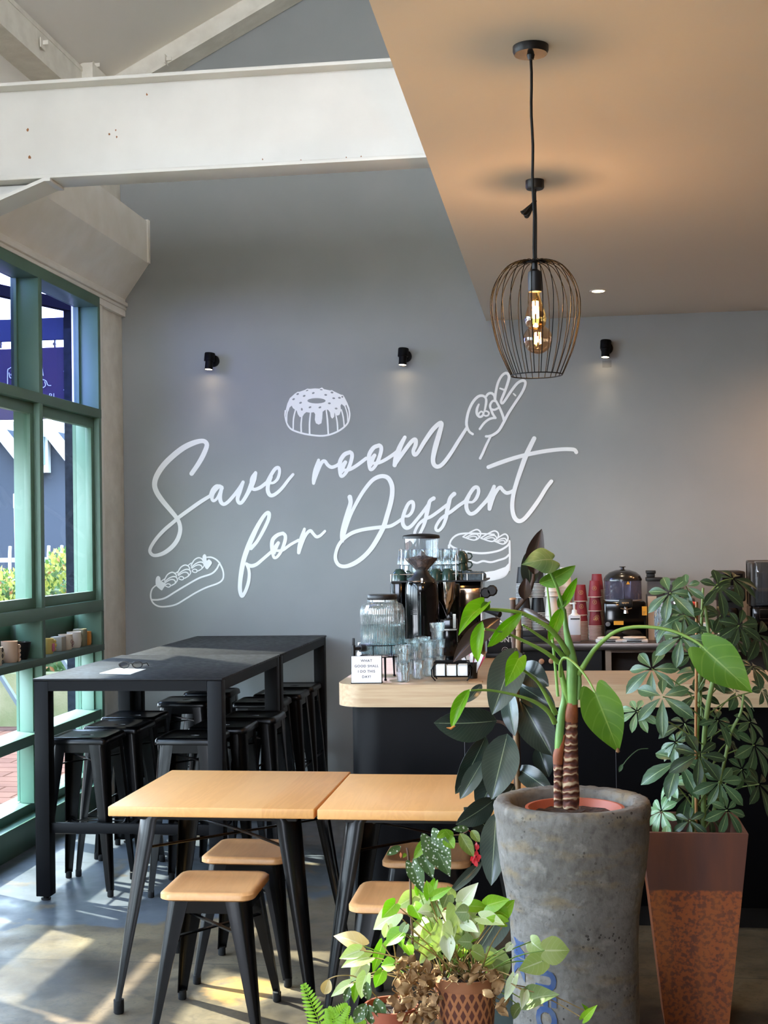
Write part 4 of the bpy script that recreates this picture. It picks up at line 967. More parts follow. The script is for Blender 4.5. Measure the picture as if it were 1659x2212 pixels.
# layer cake
C1 = ((730, 1130), 4.1475); b = B(); i = 0
cs = [[(997,225,16),(1010,160,16),(1060,110,17),(1140,92,17),(1300,95,14),(1400,100,12)], [(1000,190,17),(1040,220,18),(1130,252,18),(1290,270,19),(1430,250,18),(1510,210,18),(1537,175,16)], [(993,200,16),(995,320,16)], [(1538,160,18),(1540,300,18),(1536,420,18)],
 [(1050,310,18),(1110,342,18),(1165,332,18),(1240,356,18),(1300,340,18),(1370,350,18),(1440,332,18),(1500,312,18),(1535,280,17)], [(1536,400,16),(1500,465,20),(1420,498,20),(1310,515,18)]]
for dx, dy in ((0, 0), (160, 12), (280, 38)):
    q = .78 if dx == 280 else 1
    for a in ([(1120,122,12),(1185,82,13),(1245,58,14),(1278,85,14),(1265,130,13),(1215,152,13),(1122,124,12)], [(1150,125,10),(1200,103,12),(1245,100,12),(1262,120,11)], [(1165,130,9),(1215,118,10),(1245,128,10),(1235,145,9)]):
        cs.append([(1120+(x-1120)*q+dx, 100+(y-100)*(1 if q == 1 else .95)+dy, w_) for x, y, w_ in a])
for s_ in cs: stroke(b, *C1, s_, i*.0002); i += 1
blob(b, *C1, [(1100,440),(1250,447),(1400,427),(1500,392),(1538,350),(1540,420),(1500,470),(1420,500),(1300,515),(1200,512),(1100,500)], .0045, 1)
tag(b.out('mural_layer_cake', MURAL, smooth=0), 'white line drawing of a layered cream cake on the grey wall', 'wall drawing')
# ============================================================ lamps
WARM = (1.0, .72, .45)
FIL = mat('glowing_filament', 'ffb45a', .5, emit='ffb866', estr=40)
BULBG = glass('amber_bulb_glass', 'ffdca0', .09, .02)
BULBG2 = glass('pale_amber_bulb_glass', 'f2d4b4', .10, .02)
def plight(name, loc, power, r, par=None, col=WARM):
    d = bpy.data.lights.new(name, 'POINT'); d.energy = power; d.color = col; d.shadow_soft_size = r
    o = bpy.data.objects.new(name, d); COL.objects.link(o)
    if par: o.parent = par; o.location = Vector(loc)-ORG[par.name]
    else: o.location = loc
    return o
PX, PY = -.074, 3.98; CZ = 3.154
pd_ = thing('pendant_lamp', 'black wire cage pendant lamp with a lit filament bulb hanging from the ceiling', 'lamp', (PX, PY, 2.17))
b = B(); b.lathe([(.001, CZ-.0002), (.053, CZ-.0005), (.053, CZ-.014), (.049, CZ-.024), (.012, CZ-.026), (.008, CZ-.04), (.001, CZ-.04)], (PX, PY, 0), 36); b.out('ceiling_rose', PLBLK, pd_, 40)
b = B(); cz0 = 2.512
wv = [(PX+.0015*math.sin(i*1.3), PY, CZ-.035+(cz0-CZ+.035)*i/14) for i in range(15)]
b.tube(wv, .0042, 8); b.out('cable', CABLE, pd_, 40)
CAGEW = mat('cage_wire_black', '050505', .6, spec=.08)
prof = [(.022, 2.5135), (.055, 2.511), (.082, 2.498), (.108, 2.468), (.124, 2.436), (.1315, 2.402), (.132, 2.37), (.127, 2.325), (.112, 2.262), (.092, 2.212), (.0755, 2.176)]
ZT = 0.0
for k in range(26):
    a = 2*PI*k/26+.06; b = B()
    b.tube([(PX+r*math.cos(a), PY+r*math.sin(a), z) for r, z in smooth_pts(prof, 3)], .0013, 6); b.out('cage_wire', CAGEW, pd_, 60)
b = B(); b.tube([(PX+.0755*math.cos(a), PY+.0755*math.sin(a), 2.176) for a in [2*PI*k/48 for k in range(48)]], .0018, 6, closed=True); b.out('bottom_ring', BLACKMATT, pd_, 60)
b = B(); b.lathe([(.001, 2.516), (.024, 2.515), (.024, 2.510), (.001, 2.509)], (PX, PY, 0), 24); b.out('top_plate', BLACKMATT, pd_, 40)
b = B(); b.lathe([(.001, 2.511), (.008, 2.510), (.009, 2.49), (.0195, 2.482), (.0205, 2.474), (.0205, 2.428), (.019, 2.423), (.001, 2.423)], (PX, PY, 0), 24); b.out('lamp_holder', PLBLK, pd_, 40)
b = B(); b.lathe([(.013, 2.424), (.0145, 2.41), (.021, 2.385), (.0295, 2.357), (.032, 2.342), (.029, 2.325), (.02, 2.314), (.007, 2.309), (.001, 2.309)], (PX, PY, 0), 24); bu = b.out('bulb', BULBG, pd_, 60)
for k in range(6):
    a = 2*PI*k/6; b = B(); b.tube([(PX+.0075*math.cos(a), PY+.0075*math.sin(a), 2.395), (PX+.009*math.cos(a), PY+.009*math.sin(a), 2.345)], .0018, 6); b.out('filament', FIL, bu, 60)
plight('pendant_light', (PX, PY, 2.365), 5.0, .012, pd_)
# second pendant further back: globe bulb
QX, QY = -.095, 5.49
gp = thing('globe_pendant', 'pendant with a round globe bulb and gathered black cable behind the cage lamp', 'lamp', (QX, QY, 2.44))
b = B(); b.lathe([(.001, CZ-.0002), (.0375, CZ-.0004), (.038, CZ-.03), (.034, CZ-.036), (.006, CZ-.037), (.006, CZ-.05), (.001, CZ-.05)], (QX, QY, 0), 32); b.out('ceiling_rose', PLBLK, gp, 40)
b = B(); b.tube([(QX, QY, CZ-.04), (QX+.002, QY, 3.0), (QX-.001, QY, 2.85), (QX, QY, 2.63)], .0045, 8); b.out('cable', CABLE, gp, 40)
for k in range(6):
    b = B(); o1 = .012*math.sin(k*2.1); o2 = .01*math.cos(k*1.7)
    b.tube(smooth_pts([(QX+.004, QY, 3.07), (QX-.012, QY+o2, 3.058), (QX-.028-.004*k, QY+o1, 3.032+o2*.4), (QX-.042-.003*k, QY+o2, 3.012+.003*k), (QX-.03-.002*k, QY-o1, 3.006+.006*k), (QX-.012, QY, 3.04+.003*k), (QX+.003, QY, 3.056)], 4), .0042, 6); b.out('cable_loop', CABLE, gp, 40)
b = B(); b.lathe([(.001, 2.635), (.009, 2.634), (.012, 2.62), (.0215, 2.615), (.0215, 2.568), (.019, 2.564), (.001, 2.564)], (QX, QY, 0), 24); b.out('lamp_holder', PLBLK, gp, 40)
b = B(); gc = 2.503
b.lathe([(.015, 2.565), (.018, 2.558)]+[(.0595*math.sin(a), gc+.0595*math.cos(a)) for a in [.42+(PI-.42)*k/16 for k in range(17)]], (QX, QY, 0), 32); bu = b.out('bulb', BULBG2, gp, 60)
for k in range(6):
    a = 2*PI*k/6; b = B(); b.tube([(QX+.011*math.cos(a), QY+.011*math.sin(a), gc+.028), (QX+.0125*math.cos(a), QY+.0125*math.sin(a), gc-.018)], .0018, 6); b.out('filament', FIL, bu, 60)
plight('globe_light', (QX, QY, gc), 4.0, .012, gp)
# recessed downlight
dl = thing('downlight', 'small round recessed downlight glowing in the flat ceiling', 'light', (.223, 8.05, CZ-.004))
b = B(); b.lathe([(.036, CZ-.0003), (.05, CZ-.0003), (.049, CZ-.004), (.037, CZ-.004), (.036, CZ-.0003)], (.223, 8.05, 0), 32); b.out('trim_ring', OFFWHITE, dl, 40)
b = B(); b.lathe([(.001, CZ-.0025), (.0365, CZ-.0025)], (.223, 8.05, 0), 32); b.out('lens', mat('downlight_glow', 'ffe0b0', .5, emit='ffdca8', estr=14), dl, 0)
s_ = bpy.data.lights.new('downlight_beam', 'SPOT'); s_.energy = 12; s_.color = (1, .75, .5); s_.spot_size = 1.7; s_.spot_blend = .7; s_.shadow_soft_size = .03
so = bpy.data.objects.new('downlight_beam', s_); COL.objects.link(so); so.parent = dl; so.location = (0, 0, -.01)
# unseen fill lamps added over the bench to warm the right of the wall
for x_ in (1.75, 2.75):
    d2 = thing('downlight', 'added warm fill lamp over the right end of the back bench, unseen', 'light', (x_, 8.05, CZ-.004), 'added fill lamps over the right end of the bench')
    b = B(); b.lathe([(.001, CZ-.003), (.05, CZ-.003), (.05, CZ-.0003)], (x_, 8.05, 0), 24); b.out('lens', MATS['downlight_glow'], d2, 0)
    s_ = bpy.data.lights.new('downlight_beam', 'SPOT'); s_.energy = 24; s_.color = (1, .50, .22); s_.spot_size = 2.7; s_.spot_blend = .9; s_.shadow_soft_size = .04
    so = bpy.data.objects.new('downlight_beam', s_); COL.objects.link(so); so.parent = d2; so.location = (0, 0, -.01)
# wall spots
SPOTG = mat('spot_glow', 'ffe9c0', .5, emit='ffe2b4', estr=9)
for (px_, py_), lb in (((453, 782), 'black wall spot nearest the window'), ((871, 772), 'black wall spot in the middle of the grey wall above the lettering'), ((1308, 755), 'black wall spot right of the cage lamp')):
    p = atY(px_, py_, 8.93); x, z = p.x, p.z
    wl = thing('wall_spot', lb, 'wall light', (x, YW, z), 'black wall spots')
    b = B(); b.lathe([(.001, 0), (.041, 0), (.041, .016), (.001, .016)], n=28); b.xf(Matrix.Translation((x+.01, YW-.0002, z+.015)) @ Matrix.Rotation(PI/2, 4, 'X')); b.out('wall_plate', BLACKMATT, wl, 40)
    b = B(); b.tube([(x+.01, YW-.01, z+.015), (x+.004, YW-.06, z+.02)], .012, 12); b.out('arm', BLACKMATT, wl, 40)
    b = B(); b.lathe([(.001, .056), (.034, .055), (.036, .05), (.036, .0), (.027, -.001), (.027, -.06), (.025, -.06), (.025, -.054), (.001, -.054)], n=28); b.xf(Matrix.Translation((x, YW-.08, z+.005)) @ Matrix.Rotation(-.12, 4, 'X') @ Matrix.Rotation(.06, 4, 'Y')); b.out('lamp_body', BLACKMATT, wl, 40)
    b = B(); b.lathe([(.001, -.0565), (.0249, -.0565)], n=24); b.xf(Matrix.Translation((x, YW-.08, z+.005)) @ Matrix.Rotation(-.12, 4, 'X') @ Matrix.Rotation(.06, 4, 'Y')); b.out('lens', SPOTG, wl, 0)
    s_ = bpy.data.lights.new('spot_beam', 'SPOT'); s_.energy = .5; s_.color = (1, .86, .66); s_.spot_size = 1.1; s_.spot_blend = .8; s_.shadow_soft_size = .02
    so = bpy.data.objects.new('spot_beam', s_); COL.objects.link(so); so.parent = wl; so.location = (0, -.085, -.07)
b = B(); p = atY(1311, 787, 8.999); b.box(p.x-.03, p.x+.03, 8.998, 8.9995, p.z-.02, p.z+.025); struct(b.out('trim_paint_patch', mat('patch_grey', '7c7d7d', .8), smooth=0))

# ============================================================ mugs on the display shelf
def mug(name, label, y, hgt, r, mt, x=-3.09, square=False, handle=True, hm=None, extra=None, cat='mug'):
    z = 1.0455; t = thing(name, label, cat, (x, y, z), 'mugs on the display shelf')
    b = B()
    if square: 
        b.box(x-r, x+r, y-r, y+r, z, z+hgt, bev=.006)
    else: b.lathe([(.001, 0), (r*.85, 0), (r, hgt*.15), (r, hgt), (r-.004, hgt), (r-.005, hgt*.15), (.001, .008)], (x, y, z), 24)
    b.out('body', mt, t, 40)
    if handle:
        b = B(); b.tube([(x+.3*r, y+r*.85, z+hgt*.82), (x+.4*r, y+r+.022, z+hgt*.78), (x+.45*r, y+r+.030, z+hgt*.5), (x+.4*r, y+r+.02, z+hgt*.22), (x+.3*r, y+r*.85, z+hgt*.2)], .0055, 8); b.out('handle', hm or mt, t, 50)
    if extra: extra(t, x, y, z, r, hgt)
    return t
CRM = mat('cream_ceramic', 'd8cdb8', .35); PINK = mat('pink_ceramic', 'c2587c', .35); ORNG = mat('orange_ceramic', 'cf8a3f', .4); YEL = mat('yellow_ceramic', 'e2cf7c', .4)
OLV = mat('olive_ceramic', '7d7a5e', .4); GRYC = mat('grey_ceramic', '9b9788', .4); BLKC = mat('black_ceramic', '121417', .3)
def flower(t, x, y, z, r, h):
    for k in range(6):
        b = B(); a = 2*PI*k/6; b.lathe([(.013*math.sin(q), .013*math.cos(q)) for q in [PI*i/8 for i in range(9)]], (x+r*.55, y+r*.85+.02*math.cos(a)+.015, z+h*.5+.028*math.sin(a)), 12); b.out('petal', YEL, t, 60)
    b = B(); b.box(x+r, x+r+.004, y-.02, y+.012, z+.015, z+h-.03); b.out('pink_patch', PINK, t, 0)
def dots(t, x, y, z, r, h):
    for k in range(3):
        b = B(); b.lathe([(.006, 0), (.011, 0), (.011, .002), (.006, .002), (.006, 0)], n=14); b.xf(Matrix.Translation((x+r+.0005, y+.0, z+.02+k*.032)) @ Matrix.Rotation(PI/2, 4, 'Y')); b.out('ring_mark', BLKC, t, 0)
def wave(t, x, y, z, r, h):
    for k in range(4):
        b = B(); b.tube([(x+r*.8, y+r*.9, z+.012+k*.024), (x+r*.6, y+r+.02, z+.012+k*.024)], .012, 10); b.out('bead', mat('beige_ceramic', 'c4a98e', .5), t, 60)
def face(t, x, y, z, r, h):
    for (dy, dz, rr_) in ((-.01, .05, .012), (.015, .04, .01), (0, .025, .008)):
        b = B(); b.tube([(x+r+.0005, y+dy+rr_*math.cos(a), z+dz+rr_*math.sin(a)) for a in [2*PI*q/10 for q in range(10)]], .0016, 5, closed=True); b.out('drawn_line', mat('maroon_line', '6a3440', .5), t, 0)
mug('mug', 'yellow mug with a beaded flower handle and pink patch, first on the right shelf bay', 7.72, .092, .04, YEL, handle=False, extra=flower)
mug('mug', 'grey square-ish mug behind the yellow flower handled mug', 7.90, .09, .038, GRYC, square=True)
mug('mug', 'cream mug with maroon line drawing in the middle of the shelf bay', 8.02, .095, .044, CRM, extra=face)
mug('mug', 'white mug with a curly handle beside the olive square mug', 8.165, .1, .045, mat('white_ceramic', 'e2ddd2', .3))
mug('mug', 'olive green square mug near the end of the shelf', 8.275, .112, .036, OLV, square=True, handle=False)
mug('mug', 'pink and orange mug with pink handle at the far end of the shelf', 8.372, .088, .038, ORNG, hm=PINK)
mug('mug', 'cream mug with black ring pattern at the left edge of the photo', 6.98, .1, .042, CRM, extra=dots)
mug('mug', 'tall beige wavy mug with a beaded side in the left shelf bay', 7.17, .118, .046, mat('beige_ceramic', 'c4a98e', .5), handle=False, extra=wave)
t = thing('bowl', 'black tapered bowl beside the shelf divider', 'bowl', (-3.09, 7.33, 1.0455)); b = B(); b.lathe([(.001, 0), (.03, 0), (.045, .05), (.052, .1), (.048, .1), (.04, .05), (.001, .01)], (-3.09, 7.345, 1.0455), 24); b.out('body', BLKC, t, 40)

# ============================================================ things on the counter
ZC = 1.0601
def P3(x, y, Y): return atY(x, y, Y)
# water dispenser
wx = atY(826, 1400, 6.1).x; wy = 6.12; zb = 1.172
wd = thing('water_dispenser', 'ribbed glass water dispenser with black lid and tap on a wire stand', 'dispenser', (wx, wy, ZC))
R_ = .103
b = B(); b.lathe([(.001, zb), (R_*.93, zb), (R_, zb+.012), (R_, zb+.185), (R_*.985, zb+.205), (R_*.9, zb+.228), (R_*.70, zb+.238), (R_*.66, zb+.243), (R_*.66, zb+.262)], (wx, wy, 0), 48); b.out('jar', RIBG, wd, 60)
b = B(); b.lathe([(.001, zb+.004), (R_*.95, zb+.006), (R_*.965, zb+.012), (R_*.965, zb+.132), (.001, zb+.132)], (wx, wy, 0), 40); b.out('water', WATER, wd, 60)
b = B(); b.lathe([(.001, zb+.274), (R_*.64, zb+.274), (R_*.67, zb+.270), (R_*.67, zb+.252), (R_*.655, zb+.25)], (wx, wy, 0), 40); b.out('lid', PLBLK, wd, 40)
tx, ty = wx-.085, wy-.075
b = B(); b.tube([(tx+.02, ty+.02, zb+.035), (tx-.01, ty-.01, zb+.035)], .017, 16); b.tube([(tx-.005, ty-.005, zb+.035), (tx-.035, ty-.03, zb+.033)], .008, 10); b.tube([(tx-.035, ty-.03, zb+.05), (tx-.035, ty-.03, zb+.0)], .0085, 12)
b.box(tx-.041, tx-.029, ty-.035, ty-.025, zb+.05, zb+.082, bev=.002); b.out('tap', PLBLK, wd, 40)
b = B(); 
for z_, r_ in ((zb+.047, R_+.006), (zb-.006, R_+.002)): b.tube([(wx+r_*math.cos(a), wy+r_*math.sin(a), z_) for a in [2*PI*k/40 for k in range(40)] if not (z_ > zb and 3.45 < a < 4.15)], .0024, 6, closed=(z_ < zb))
for k in range(8):
    a = 2*PI*k/8+.5
    if not 3.4 < a % (2*PI) < 4.2: b.tube([(wx+(R_+.006)*math.cos(a), wy+(R_+.006)*math.sin(a), zb+.047), (wx+(R_+.002)*math.cos(a), wy+(R_+.002)*math.sin(a), zb-.006)], .002, 6)
for k in range(3): 
    a = k*PI/3; b.tube([(wx+R_*math.cos(a), wy+R_*math.sin(a), zb-.005), (wx-R_*math.cos(a), wy-R_*math.sin(a), zb-.005)], .0024, 6)
b.out('wire_stand', BLACKMATT, wd, 40)
for a in (-1.35, -2.35, -.2, 1.2, 2.4):
    b = B(); b.tube([(wx+(R_-.004)*math.cos(a), wy+(R_-.004)*math.sin(a), zb-.004), (wx+(R_+.002)*math.cos(a), wy+(R_+.002)*math.sin(a), ZC+.006)], [.0055, .004], 8); b.lathe([(.001, 0), (.006, .001), (.006, .008)], (wx+(R_+.002)*math.cos(a), wy+(R_+.002)*math.sin(a), ZC), 8); b.out('stand_leg', BLACKMATT, wd, 40)
# white bottle behind
p = P3(777, 1418, 6.32); b = B(); b.lathe([(.001, 0), (.016, 0), (.017, .005), (.017, .1), (.009, .118), (.009, .13), (.012, .131), (.012, .15), (.001, .15)], (p.x+.004, 6.32, ZC), 20); tag(b.out('squeeze_bottle', mat('white_plastic', 'e8e8e8', .4), smooth=40), 'slim white bottle standing behind the water dispenser', 'bottle')
# little question sign
A_ = P3(761, 1476, 5.93); Bq = P3(824, 1419, 5.93); sgx, sgw, sgh = (A_.x+Bq.x)/2, Bq.x-A_.x, .118
sg = thing('table_sign', 'small white card sign asking a question, leaning in a black stand', 'sign', (sgx, 5.93, ZC))
T = Matrix.Translation((sgx, 5.915, ZC+.003)) @ Matrix.Rotation(.09, 4, 'Z') @ Matrix.Rotation(-.16, 4, 'X')
b = B(); b.box(-sgw/2, sgw/2, 0, .0025, 0, sgh, bev=.0008, mat=T); b.out('card', mat('white_card', 'efeff2', .5), sg, 0)
b = B(); b.box(-sgw/2-.001, sgw/2+.004, .003, .006, -.001, sgh+.002, mat=T); b.box(-sgw/2-.003, sgw/2+.003, -.012, .05, -.001, .001, mat=Matrix.Translation((sgx, 5.915, ZC+.0012)) @ Matrix.Rotation(.09, 4, 'Z')); b.out('stand', BLACKMATT, sg, 0)
b = B(); b.text('WHAT\nGOOD SHALL\nI DO THIS\nDAY?', .0158, T @ Matrix.Translation((0, -.0006, sgh*.52)) @ Matrix.Rotation(PI/2, 4, 'X'), thick=.0004, space=1.12, line=1.5, offset=.0004); b.out('lettering', mat('grey_print', '55555c', .6), sg, 0)
b = B()
for cx in (-1, 1):
    for cz in (.06, .94): b.lathe([(.001, 0), (.0016, .0002), (.001, .001)], n=8); 
b.bm.clear()
for cx in (-1, 1):
    for cz in (.006, sgh-.006): b.box(cx*(sgw/2-.006)-.0012, cx*(sgw/2-.006)+.0012, -.001, 0, cz-.0012, cz+.0012, mat=T)
b.out('pins', PLBLK, sg, 0)
# stacked tumblers
def tumbler(label, loc, grp, s=1.0, inv=False):
    b = B(); pr = [(.001, .004), (.024, .0), (.0275, .003), (.029, .045), (.0335, .048), (.0365, .088), (.0350, .088), (.032, .05), (.0275, .045), (.026, .008), (.001, .010)]
    pr = [(r*s, z*s) for r, z in pr]
    if inv: pr = [(r, .088*s-z) for r, z in pr]
    b.lathe(pr, (0, 0, 0), 28); o = b.out('tumbler', TUMB, None, 60); tag(o, label, 'glass', grp); return o
tb = tumbler('clear ribbed tumbler in the little stacks on the oak worktop', None, 'tumblers stacked on the worktop')
first = True
TW = {871: 'the front left stack beside the card sign', 902: 'the second stack from the left, front row', 927: 'the third stack, just left of the napkin holder', 946: 'the stack of three behind the napkin holder', 893: 'the stack behind the two front left ones', 915: 'the rearmost stack in front of the grinder', 868: 'the stack directly behind the front left one by the dispenser'}
for (px_, Y, n) in ((871, 5.98, 2), (902, 6.10, 2), (927, 6.22, 2), (946, 6.30, 3), (893, 6.32, 2), (915, 6.45, 2), (868, 6.30, 2)):
    x = atY(px_, 1440, Y).x
    lb = {871: 'clear ribbed tumbler in the stack of two nearest the wire napkin holder and card sign', 946: 'clear ribbed tumbler in the stack of three by the napkin holder'}.get(px_, 'clear ribbed tumbler in one of the two-high stacks between dispenser and napkins')
    for k in range(n):
        loc = (x, Y, ZC+k*.077); lv_ = ('lower', 'upper')[k] if n == 2 else ('bottom', 'middle', 'top')[k]
        if first: o = tb; first = False
        else: o = tb.copy(); COL.objects.link(o)
        o.location = loc; o['label'] = lv_+' clear ribbed tumbler in '+TW[px_]; o['group'] = 'tumblers stacked on the worktop'
# napkin holder
nx, ny = atY(976, 1455, 6.02).x, 6.02
nh = thing('napkin_holder', 'black wire napkin holder filled with white napkins', 'napkin holder', (nx, ny, ZC))
b = B(); hw, hd, z1, z2 = .076, .04, ZC+.022, ZC+.086
for z_ in (z1, z2): b.tube([(nx-hw, ny-hd, z_), (nx+hw, ny-hd, z_), (nx+hw, ny+hd, z_), (nx-hw, ny+hd, z_)], .003, 6, closed=True)
for x in (-hw, -hw/3, hw/3, hw):
    for y in (-hd, hd): b.tube([(nx+x, ny+y, z2), (nx+x, ny+y, z1)], .0026, 6)
for s in (-1, 1):
    for dz in (.018, .036, .05): b.tube([(nx+s*hw, ny-hd, z1+dz), (nx+s*hw, ny+hd, z1+dz)], .002, 6)
    for y in (-hd, hd): b.tube([(nx+s*hw, ny+y, z1+.05), (nx+s*(hw+.012), ny+y, z1+.03), (nx+s*(hw+.010), ny+y, z1), (nx+s*(hw-.006), ny+y, ZC+.004)], .003, 6)
for y in (-hd*.4, 0, hd*.4): b.tube([(nx-hw, ny+y, z1), (nx+hw, ny+y, z1)], .002, 6)
b.out('wire_frame', BLACKMATT, nh, 40)
b = B(); b.box(nx-hw+.005, nx+hw-.005, ny-hd+.004, ny-hd+.012, z2-.006, z2+.008); b.out('top_bar', BLACKMATT, nh, 0)
for k in range(3):
    x = nx-hw+.007+k*.049; b = B()
    for q in range(5): b.box(x, x+.045, ny-hd+.006+q*.013, ny-hd+.016+q*.013, z1+.003, z2-.012-.002*((k+q) % 3), bev=.003)
    o = b.out('napkins', mat('white_paper', ''), None, 30); tag(o, ['left', 'middle', 'right'][k]+' bundle of folded white napkins in the wire holder', 'napkins', 'napkin bundles')
# cup with sugar sachets
p = P3(1021, 1450, 6.12); cx, cy = p.x, 6.12
b = B(); b.lathe([(.001, .002), (.021, .0), (.027, .075), (.0255, .075), (.02, .006), (.001, .006)], (cx, cy, ZC), 24); tag(b.out('sachet_cup', PLBLK, smooth=40), 'small black cup holding sugar sachets beside the napkin holder', 'cup')
rr = random.Random(2)
for k in range(9):
    b = B(); a = rr.uniform(-.5, .5); M_ = Matrix.Translation((cx+rr.uniform(-.014, .014), cy+rr.uniform(-.012, .012), ZC+.03)) @ Matrix.Rotation(rr.uniform(-.6, .6), 4, 'Z') @ Matrix.Rotation(a, 4, 'Y')
    b.box(-.008, .008, -.0012, .0012, 0, .085+rr.uniform(-.012, .008), mat=M_)
    o = b.out('sugar_sachet', mat('pink_sachet', 'e0457a', .5) if k in (3, 7) else mat('white_sachet', 'e6e2e2', .5), smooth=0)
    tag(o, 'pink sugar sachet in the small black cup' if k in (3, 7) else 'white sugar sachet in the small black cup', 'sachet', 'pink sugar sachets' if k in (3, 7) else 'white sugar sachets')
b = B(); p = P3(1028, 1475, 5.97); b.box(p.x-.03, p.x+.03, 5.93, 5.99, ZC, ZC+.004); tag(b.out('coaster', mat('cork_brown', 'a37f58', .7), smooth=0), 'flat brown card lying by the napkin holder', 'coaster')

# ---- hopper grinder
def gx(px_, Y): return atY(px_, 1300, Y).x
def gz(py_, Y, px_=912): return atY(px_, py_, Y).z
GY = 6.72; x0 = gx(912, GY); S = pxm(GY)
gr = thing('coffee_grinder', 'tall glossy black coffee grinder with a clear bean hopper', 'grinder', (x0, GY, ZC))
zt = gz(1257, GY)
b = B(); rw = 36*S
b.lathe([(rw*1.12, ZC+.0), (rw*1.12, ZC+.03), (rw*1.02, ZC+.05), (rw*.99, ZC+.2), (rw*1.0, zt-.06), (rw*.97, zt-.015), (rw*.9, zt), (.001, zt+.001)], (x0, GY, 0), 40); b.out('body', GLOSSBLK, gr, 50)
zn = gz(1233, GY); zc_ = gz(1208, GY); zg = gz(1160, GY)
b = B(); b.lathe([(30*S, zt-.002), (29*S, zt+.012), (20*S, zt+.03), (13*S, zn), (13*S, zn+.014)], (x0, GY, 0), 32); b.out('neck', PLBLK, gr, 40)
b = B(); b.lathe([(17*S, zt+.003), (18*S, zt+.006), (17*S, zt+.009)], (x0-8*S, GY-.05, 0), 20); b.box(x0+.004, x0+.012, GY-.075, GY-.065, zt+.0, zt+.02); b.out('dial', CHROME, gr, 40)
b = B(); b.lathe([(13*S, zn+.002), (14*S, zn+.006), (35.5*S, zc_), (36.5*S, zc_+.01), (37*S, zg)], (x0, GY, 0), 40); b.out('hopper', glass('hopper_plastic', 'e6ecef', .12, .03, haze=.04, hazecol='dfe4ea'), gr, 60)
b = B(); b.lathe([(12*S, zn+.004), (33*S, zc_-.004), (34*S, zc_+.002), (20*S, zc_+.008), (4*S, zc_+.022), (.001, zc_+.024)], (x0, GY, 0), 36)
b.out('beans', mat('coffee_beans', '3a2018', .5, col2='5a3424', nscale=60, bump=1.0, bscale=120), gr, 0)
rr = random.Random(9); b = B()
for k in range(150):
    a = rr.uniform(0, 2*PI); r = math.sqrt(rr.random())*33*S; z_ = zc_+.004+max(0, (1-r/(30*S)))*.016
    b.lathe([(.0045*math.sin(q), .0045*math.cos(q)*.7) for q in [PI*i/4 for i in range(5)]], (x0+r*math.cos(a), GY+r*math.sin(a), z_), 6)
o = b.out('loose_beans', mat('coffee_beans', ''), gr, 60); o['kind'] = 'stuff'
b = B(); b.lathe([(13*S, zc_+.012), (.001, zc_+.046)], (x0, GY, 0), 4); b.xf(Matrix.Identity(4)); b.out('bean_guard', mat('grey_clear', '9a9691', .4), gr, 0)
b = B(); b.lathe([(.001, zg+.018), (20*S, zg+.016), (38*S, zg+.009), (40*S, zg+.004), (40*S, zg-.008), (36*S, zg-.008)], (x0, GY, 0), 40); b.out('lid', PLBLK, gr, 40)
b = B()
for k in range(3): b.box(x0-.05, x0-.02, GY-rw*1.0-.001, GY-rw*.9, ZC+.262+k*.008, ZC+.265+k*.008)
b.out('raised_lines', PLBLK, gr, 0)
b = B(); b.box(x0-.05, x0+.05, GY-.16, GY-.07, ZC, ZC+.03, bev=.006); b.box(x0-.03, x0+.03, GY-.13, GY-.09, ZC+.1, ZC+.16, bev=.01); b.out('fork_base', PLBLK, gr, 30)
# ---- steel cone grinder
Y2 = 6.78; x1 = gx(965, Y2); S = pxm(Y2)
g2 = thing('steel_grinder', 'grinder with a polished steel cone beside the glossy black one', 'grinder', (x1, Y2, ZC))
zt2 = atY(965, 1257, Y2).z
b = B(); b.lathe([(.004, atY(965, 1331, Y2).z), (12*S, atY(965, 1306, Y2).z), (18*S, atY(965, 1296, Y2).z), (19.5*S, zt2), (.001, zt2)], (x1, Y2, 0), 32); b.out('cone', CHROME, g2, 30)
b = B(); b.box(x1-16*S, x1+23*S, Y2-.06, Y2+.1, ZC+.0, atY(965, 1331, Y2).z-.01, bev=.01); b.box(x1-20*S, x1+26*S, Y2+.05, Y2+.12, ZC+.1, zt2-.01, bev=.01); b.box(x1-22*S, x1+30*S, Y2-.12, Y2+.0, ZC, ZC+.03, bev=.006); b.out('body', GLOSSBLK, g2, 30)
b = B(); b.box(x1+15*S, x1+21*S, Y2-.065, Y2-.058, atY(965, 1355, Y2).z, atY(965, 1325, Y2).z); b.out('front_plate', STEEL, g2, 0)
b = B(); b.box(x1-14*S, x1+24*S, Y2-.1, Y2-.07, atY(965, 1358, Y2).z-.002, atY(965, 1357, Y2).z+.002); b.out('tray_edge', STEEL, g2, 0)
